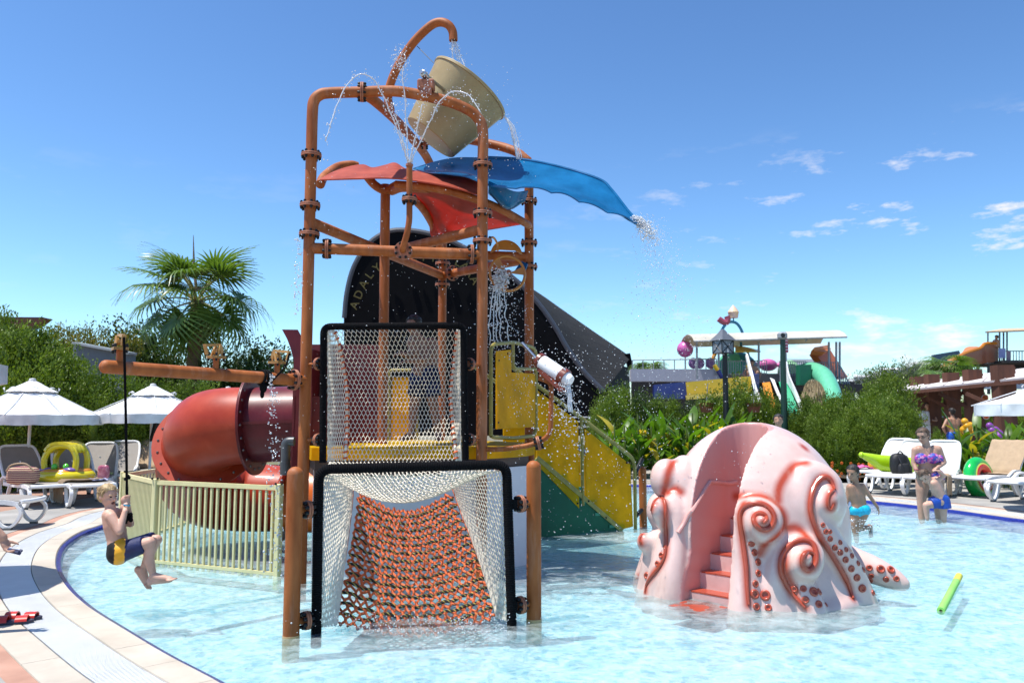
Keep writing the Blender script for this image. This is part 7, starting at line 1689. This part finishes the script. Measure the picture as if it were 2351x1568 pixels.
for k in range(1, 8): a = lerp(r0, r1, k / 8.); b = lerp(r3, r2, k / 8.); MB().bar(a + V(0, 0, .045), b + V(0, 0, .045), .03, .02).build('seam', mat('roof_seam', (.4, .36, .35), .8) if k == 1 else MAT['roof_seam'], pg)
for u, w, t_v, Y in ((2112, 26, 880, 28.3), (2146, 26, 872, 27), (2190, 28, 865, 26), (2240, 32, 858, 24.5), (2310, 38, 842, 22.5)):
    ww = w * Y / FPX; b = at(u, 1000, Y); pt = at(u, t_v, Y + 1.2); MB().box((b.x, Y, 1.55), (ww, ww * .8, 3.0)).build('post', pgw, pg)
    MB().prism([(-ww * .5, -.75), (ww * .5, -.75), (ww * .5, .0), (-ww * .1, .02), (-ww * .5, -.18)], ww * .7, (pt.x, Y + 1.3, pt.z), Matrix(((1, 0, 0), (0, 0, -1), (0, 1, 0)))).build('post_cap', pgw, pg)
    for s in (-1, 1): MB().bar(V(b.x + s * ww * .4, Y, at(u, 935, Y).z), V(b.x + s * .75, Y + (-.6 if s > 0 else .6) * .9, at(u, 902, Y).z), .1, .1).build('brace', pgw, pg)
lbv = at(2263, 934, 23.6); lbu = thing('life_ring', 'orange life ring hanging on a pergola post', 'life ring', lbv); MB().torus(lbv, .28, .075, 28, 10, basis((.85, -.5, 0))).build('ring', mat('life_orange', (.66, .13, .02), .5), lbu, 180); [MB().torus(lbv + Matrix.Rotation(0, 3, 'Z') @ (basis((.85, -.5, 0)) @ V(.28 * cos(a), .28 * sin(a), 0)), .078, .012, 12, 6, basis(basis((.85, -.5, 0)) @ V(-sin(a), cos(a), 0))).build('band', white_m, lbu) for a in (0, 1.57, 3.14, 4.71)]
# bright toys and loungers beyond the cannas
toy = mat('amber_toy', (.72, .34, .01), .4); ptoy = mat('violet_toy', (.22, .05, .3), .4)
for u, v, m_, lab in ((2225, 985, toy, 'amber yellow inflatable toy beyond the cannas'), (2282, 995, ptoy, 'violet inflatable toy beyond the cannas')):
    c_ = at(u, v, 21.); t = thing('inflatable_toy', lab, 'pool toy', c_); s_ = MB(); [s_.ball(c_ + V(.13 * cos(a), .05 * sin(2 * a), .1 * sin(a)), (.11, .1, .1), 12, 8) for a in np.linspace(0, 5.5, 6)]; me = remesh(s_, .02, 4, 'body'); me.materials.append(m_); link('body', me, t); MB().ball(c_ + V(-.12, -.03, .2), (.09, .08, .09), 12, 8).build('head', m_, t)
# ================================================================== east slide tower and far hotel
YE = 46.
et = thing('slide_tower', 'far steel slide platform with an awning and orange flumes', 'slide tower', at(2320, 860, YE)); st_m = mat('blue_steel', (.10, .14, .18), .5); glass = mat('dark_blue_glass', (.02, .03, .05), .15)
quad('deck', 2255, 833, 2420, 838, YE, dk, et, 4); quad('wall', 2275, 838, 2420, 880, YE + 1, glass, et, .3); quad('base_ledge', 2230, 876, 2420, 893, YE - 1, mat('pale_ledge', (.36, .42, .5), .7), et, .6)
for u in (2195, 2212, 2230, 2245, 2270): MB().tube([at(u, 832, YE), at(u, 905, YE)], .1, 6).build('leg', st_m, et)
rail(et, 2300, 2420, (806, 806), (832, 832), YE - 1, 18, st_m, .03); MB().poly3([at(2262, 763, YE - 2), at(2420, 757, YE - 2), at(2420, 753, YE + 2), at(2300, 756, YE + 2)], .08).build('awning', mat('sand_awning', (.48, .36, .22), .8), et)
for u in (2268, 2295, 2304, 2312): MB().tube([at(u, 760, YE - 1), at(u, 834, YE - 1)], .05, 6).build('post', st_m, et)
quad('towel', 2293, 800, 2308, 822, YE - 1.5, mat('lavender_towel', (.25, .28, .5), .9), et, .06); quad('towel', 2311, 806, 2320, 832, YE - 1.5, mat('mauve_towel', (.3, .2, .24), .9), et, .06)
of = thing('orange_flume', 'orange open flume curving down from the far slide tower', 'water slide', at(2230, 850, YE)); omr = mat('deep_orange_gel', (.25, .06, .015), .4); oml = mat('bright_orange_gel', (.55, .19, .02), .4)
sheet2('outer_wall', [[at(2290, 789, 45), at(2262, 790, 44.5), at(2250, 800, 44), at(2215, 812, 43), at(2185, 832, 42), at(2172, 850, 41)], [at(2290, 830, 45), at(2262, 833, 44.5), at(2250, 836, 44), at(2215, 838, 43), at(2190, 848, 42), at(2178, 860, 41)]], omr, .1, 3, of)
sheet2('inner_wall', [[at(2244, 797, 48), at(2220, 799, 47.5), at(2208, 812, 47), at(2180, 826, 46), at(2158, 845, 44)], [at(2250, 802, 45), at(2236, 806, 44.5), at(2215, 813, 44), at(2188, 833, 43), at(2172, 852, 42)]], oml, .1, 3, of)
MB().tube(spline([at(2290, 788, 44.9), at(2262, 789, 44.4), at(2250, 799, 43.9), at(2215, 811, 42.9), at(2185, 831, 41.9), at(2172, 849, 40.9)], 4), .09, 6).build('lip', oml, of)
gf = thing('green_flume', 'green flume slanting down between the steel legs', 'water slide', at(2215, 870, 47)); MB().poly3([at(2204, 832, 47), at(2226, 828, 47), at(2222, 870, 47), at(2196, 880, 47)], .4).build('chute', mat('kelly_green', (.01, .16, .05), .4), gf)
sitv = at(2287, 795, 45); sit = Fig('tiny figure sitting at the top of the orange flume', sitv, skint, .04); sit.head(sitv + V(.05, 0, .52), (-1, -.3, 0), (0, 0, 1), .24, dkhair_m).limb([sitv + V(.03, 0, .4), sitv + V(.02, 0, .32)], [.07, .07]).torso([sitv + V(0, 0, .28), sitv + V(0, 0, 0)], [.12, .13], (0, 1, 0), [.12, .1]).limb([sitv + V(-.05, -.2, .28), sitv + V(-.3, -.2, .05)], [.06, .04]).limb([sitv + V(0, -.1, 0), sitv + V(-.5, -.1, .05)], [.1, .07]).limb([sitv + V(0, .1, 0), sitv + V(-.5, .1, .05)], [.1, .07]); sit.done()
hw = mat('hotel_white', (.72, .72, .72), .7, var=.03)
def hotel(name, lab, u0, u1, vt, vb, Y, m, rows, roof=None):
    t = thing(name, lab, 'building', at((u0 + u1) / 2, vb, Y)); quad('wall', u0, vt, u1, vb, Y, m, t, 4)
    for k in range(rows):
        v0 = lerp(vt, vb, (k + .35) / rows); v1 = lerp(vt, vb, (k + .8) / rows)
        for q in range(4): quad('window', lerp(u0, u1, (q + .15) / 4), v0, lerp(u0, u1, (q + .85) / 4), v1, Y - 2.1, glass, t, .1)
    MB().poly3([at(u0 - 2, vt, Y - 2.4), at(u1 + 2, vt, Y - 2.4), at(u1 + 2, vt - 4, Y), at(u0 - 2, vt - 4, Y)], .3).build('roof', roof or hw, t); return t
hotel('hotel_block', 'white hotel block with banded windows behind the olive trees', 2022, 2072, 852, 905, 90, hw, 3); hotel('hotel_wing', 'low white hotel wing far beyond the east hedge', 1962, 2024, 868, 900, 95, hw, 2); hotel('glass_building', 'grey building with a blue glass gable beyond the olive trees', 2104, 2180, 840, 895, 70, mat('slate_wall', (.13, .15, .18), .6), 2, mat('pale_roof', (.45, .45, .42), .6))
gb = [o for o in COL.objects if o.name == 'glass_building'][0]; MB().poly3([at(2140, 815, 71), at(2200, 805, 71), at(2215, 845, 71), at(2142, 838, 71)], .3).build('glass_gable', mat('navy_glass', (.01, .03, .08), .12), gb)
chf = thing('park_chalet', 'long white roofed building far behind the terrace rail', 'building', at(1860, 860, 80)); quad('wall', 1790, 826, 1900, 870, 80, hw, chf, 2)
# ================================================================== water in the air
def drop_mat():
    m = mat('water_drops', (.93, .95, .97), .08, .7, var=0, trans=.3); return m
drop_m = drop_mat()
_ph = (1 + sqrt(5)) / 2
ICO_V = np.array([(-1, _ph, 0), (1, _ph, 0), (-1, -_ph, 0), (1, -_ph, 0), (0, -1, _ph), (0, 1, _ph), (0, -1, -_ph), (0, 1, -_ph), (_ph, 0, -1), (_ph, 0, 1), (-_ph, 0, -1), (-_ph, 0, 1)]) / sqrt(1 + _ph * _ph)
ICO_F = np.array([(0, 11, 5), (0, 5, 1), (0, 1, 7), (0, 7, 10), (0, 10, 11), (1, 5, 9), (5, 11, 4), (11, 10, 2), (10, 7, 6), (7, 1, 8), (3, 9, 4), (3, 4, 2), (3, 2, 6), (3, 6, 8), (3, 8, 9), (4, 9, 5), (2, 4, 11), (6, 2, 10), (8, 6, 7), (9, 8, 1)])
def drops(name, label, P, r, stretch=None):
    P = np.asarray(P); n = len(P); r = np.asarray(r); sc = np.ones((n, 3)) * r[:, None] * (1 + .3 * rng.normal(size=(n, 3)).clip(-1.5, 1.5))
    if stretch is not None: sc[:, 2] *= stretch
    v = P[:, None, :] + ICO_V[None] * sc[:, None, :]; f = ICO_F[None] + (np.arange(n) * 12)[:, None, None]
    me = np_mesh(name, v.reshape(-1, 3), f.reshape(-1, 3), drop_m); me.polygons.foreach_set('use_smooth', [True] * len(me.polygons))
    return link(name, me, None, label=label, kind='stuff', cat='water spray')
def along(path, n, spread0, spread1):
    """n points scattered round a path of (u, v, Y)"""
    P = np.array([at(*q) for q in path]); S = np.array(spline([Vector(p) for p in P], 10)); t = rng.random(n); k = (t * (len(S) - 1)); i = k.astype(int).clip(0, len(S) - 2); w = (k - i)[:, None]
    return S[i] * (1 - w) + S[i + 1] * w + rng.normal(size=(n, 3)) * (spread0 + (spread1 - spread0) * t)[:, None]
def strand(path, r, wob, n=8):
    S = spline([at(*q) for q in path], n); m = MB(); rs = [r * (.75 + .5 * abs(noise.noise(Vector((i * .7, r * 999, 0))))) for i in range(len(S))]
    return m.tube([p + noise.noise_vector(p * 9) * wob for p in S], rs, 6)
def cloud(u0, u1, v0, v1, Y0, Y1, n, pw=1.):
    u = u0 + (u1 - u0) * rng.random(n); v = v0 + (v1 - v0) * rng.random(n) ** pw; Y = Y0 + (Y1 - Y0) * rng.random(n); return np.array([at(a, b, c) for a, b, c in zip(u, v, Y)])
YN = 7.5
jets = [[(938, 376, YN), (914, 304, YN - .1), (881, 222, YN - .2), (859, 185, YN - .25), (833, 171, YN - .3), (803, 189, YN - .3), (774, 241, YN - .35), (748, 326, YN - .4), (729, 430, YN - .4)],
        [(937, 376, YN), (933, 297, YN), (929, 222, YN), (924, 160, YN), (919, 138, YN)], [(940, 376, YN), (955, 308, YN - .1), (970, 241, YN - .2), (981, 188, YN - .2)],
        [(942, 376, YN), (970, 315, YN - .1), (996, 260, YN - .2), (1018, 224, YN - .25), (1048, 210, YN - .3), (1078, 222, YN - .35), (1104, 258, YN - .4), (1108, 330, YN - .4)], [(937, 376, YN), (920, 310, YN - .2), (905, 262, YN - .3), (898, 235, YN - .35)]]
for k, j in enumerate(jets):
    strand(j[:max(3, len(j) - 1)], .0065, .012).build('water_jet', drop_m, None, 180, label='thin water jet from the standpipe, %s of its five arcs' % ('far left', 'upright', 'inner right', 'far right', 'short left')[k], cat='water jet', kind='stuff')
    drops('jet_spray', 'droplets breaking off the %s water jet' % ('far left', 'upright', 'inner right', 'far right', 'short left')[k], along(j, 170, .008, .04), rng.uniform(.0025, .007, 170))
drops('splash', 'splash where the upright jet breaks beside the spout pipe', np.array(at(918, 140, YN)) + rng.normal(size=(170, 3)) * np.array([.05, .05, .075]), rng.uniform(.0025, .008, 170))
for k in range(7):
    o = random.uniform(-8, 8); strand([(1041 + o * .5, 94, 8.6), (1046 + o, 120, 8.58), (1054 + o * 1.6, 150, 8.55), (1064 + o * 2, 185, 8.5)], .004, .008).build('spout_stream', drop_m, None, 180, label='thin strand of water falling from the curved spout into the bucket', cat='water jet', kind='stuff', group='strands from the spout')
drops('spout_spray', 'droplets under the curved spout', along([(1041, 96, 8.6), (1048, 130, 8.55), (1064, 190, 8.5)], 200, .02, .07), rng.uniform(.002, .007, 200))
for k in range(9):
    o = random.uniform(-7, 7); strand([(1158 + o * .4, 266, 8.45), (1172 + o * .6, 284, 8.43), (1184 + o, 320, 8.42), (1193 + o, 366, 8.4)], .0055, .012).build('bucket_pour', drop_m, None, 180, label='strand of water pouring from the bucket lip onto the chute', cat='water jet', kind='stuff', group='strands from the bucket')
drops('bucket_spray', 'droplets around the tipping bucket', np.concatenate([cloud(950, 1180, 150, 380, 7.7, 8.3, 200), along([(1160, 265, 8.4), (1185, 320, 8.4), (1195, 370, 8.4)], 160, .02, .06)]), rng.uniform(.0018, .005, 360))
tip = [(1455, 500, 8.0), (1475, 515, 7.95), (1500, 548, 7.9), (1516, 600, 7.85), (1524, 680, 7.8), (1530, 800, 7.75)]
drops('chute_spray', 'white water breaking from the tip of the blue chute', np.concatenate([along(tip[:3], 700, .012, .05), along(tip[1:], 1500, .04, .22), along([(1470, 515, 7.95), (1560, 700, 7.7), (1590, 880, 7.6)], 260, .04, .2)]), np.concatenate([rng.uniform(.003, .009, 700), rng.uniform(.0015, .0055, 1760)]))
drops('spinner_spray', 'white splash thrown by the orange spinner', np.concatenate([np.array(at(1148, 640, 8.7)) + rng.normal(size=(420, 3)) * np.array([.05, .05, .06]), along([(1145, 650, 8.65), (1140, 720, 8.6), (1150, 860, 8.6)], 420, .03, .16), cloud(1110, 1220, 650, 960, 8.2, 8.9, 500)]), np.concatenate([rng.uniform(.004, .014, 420), rng.uniform(.003, .010, 420), rng.uniform(.002, .007, 500)]))
for k in range(5):
    o = random.uniform(-25, 25); strand([(1145 + o * .4, 655, 8.65), (1142 + o * .8, 720, 8.62), (1146 + o, 790, 8.6)], .006, .03).build('spinner_strand', drop_m, None, 180, label='wavering strand of water dropping from the orange spinner', cat='water jet', kind='stuff', group='strands from the spinner')
for k in range(6):
    o = random.uniform(-7, 7); strand([(1302 + o, 882, 7.55), (1306 + o, 905, 7.53), (1309 + o, 945, 7.5)], .006, .014).build('cannon_stream', drop_m, None, 180, label='short strand of water spilling from the white cannon', cat='water jet', kind='stuff', group='strands from the cannon')
drops('cannon_spray', 'mist around the white water cannon', np.concatenate([along([(1290, 880, 7.5), (1306, 930, 7.5), (1312, 1050, 7.5)], 360, .02, .12), cloud(1220, 1340, 800, 1000, 7.3, 7.8, 260)]), rng.uniform(.002, .008, 620))
drops('stair_spray', 'droplets drifting in front of the yellow stair panels', cloud(1180, 1520, 700, 1240, 6.5, 9, 700), rng.uniform(.0015, .005, 700))
drops('drifting_spray', 'droplets drifting over the canna bed and octopus', cloud(1380, 1760, 760, 1130, 6.2, 8.5, 550), rng.uniform(.0015, .005, 550))
drops('tower_spray', 'fine droplets falling through the tower', cloud(690, 1230, 380, 1060, 6.6, 8.4, 750), rng.uniform(.0013, .0045, 750))
drops('pillar_drips', 'drips falling beside the front pillar and swing beam', np.concatenate([along([(686, 545, 7.3), (684, 640, 7.3), (680, 720, 7.3)], 90, .015, .03), along([(622, 860, 7.2), (628, 960, 7.15), (634, 1150, 7.1), (640, 1310, 7.1)], 320, .012, .06)]), rng.uniform(.003, .010, 410))
drops('net_splash', 'splashing where the net tunnel meets the water', np.concatenate([cloud(740, 1170, 1405, 1455, 5.5, 6.0, 600, .6), cloud(640, 1260, 1400, 1490, 5.3, 6.2, 120)]), rng.uniform(.0012, .005, 720))
drops('wading_splash', 'splashes around the wading child', cloud(1930, 2020, 1190, 1222, 10.6, 11.1, 160), rng.uniform(.003, .010, 160))
finish()
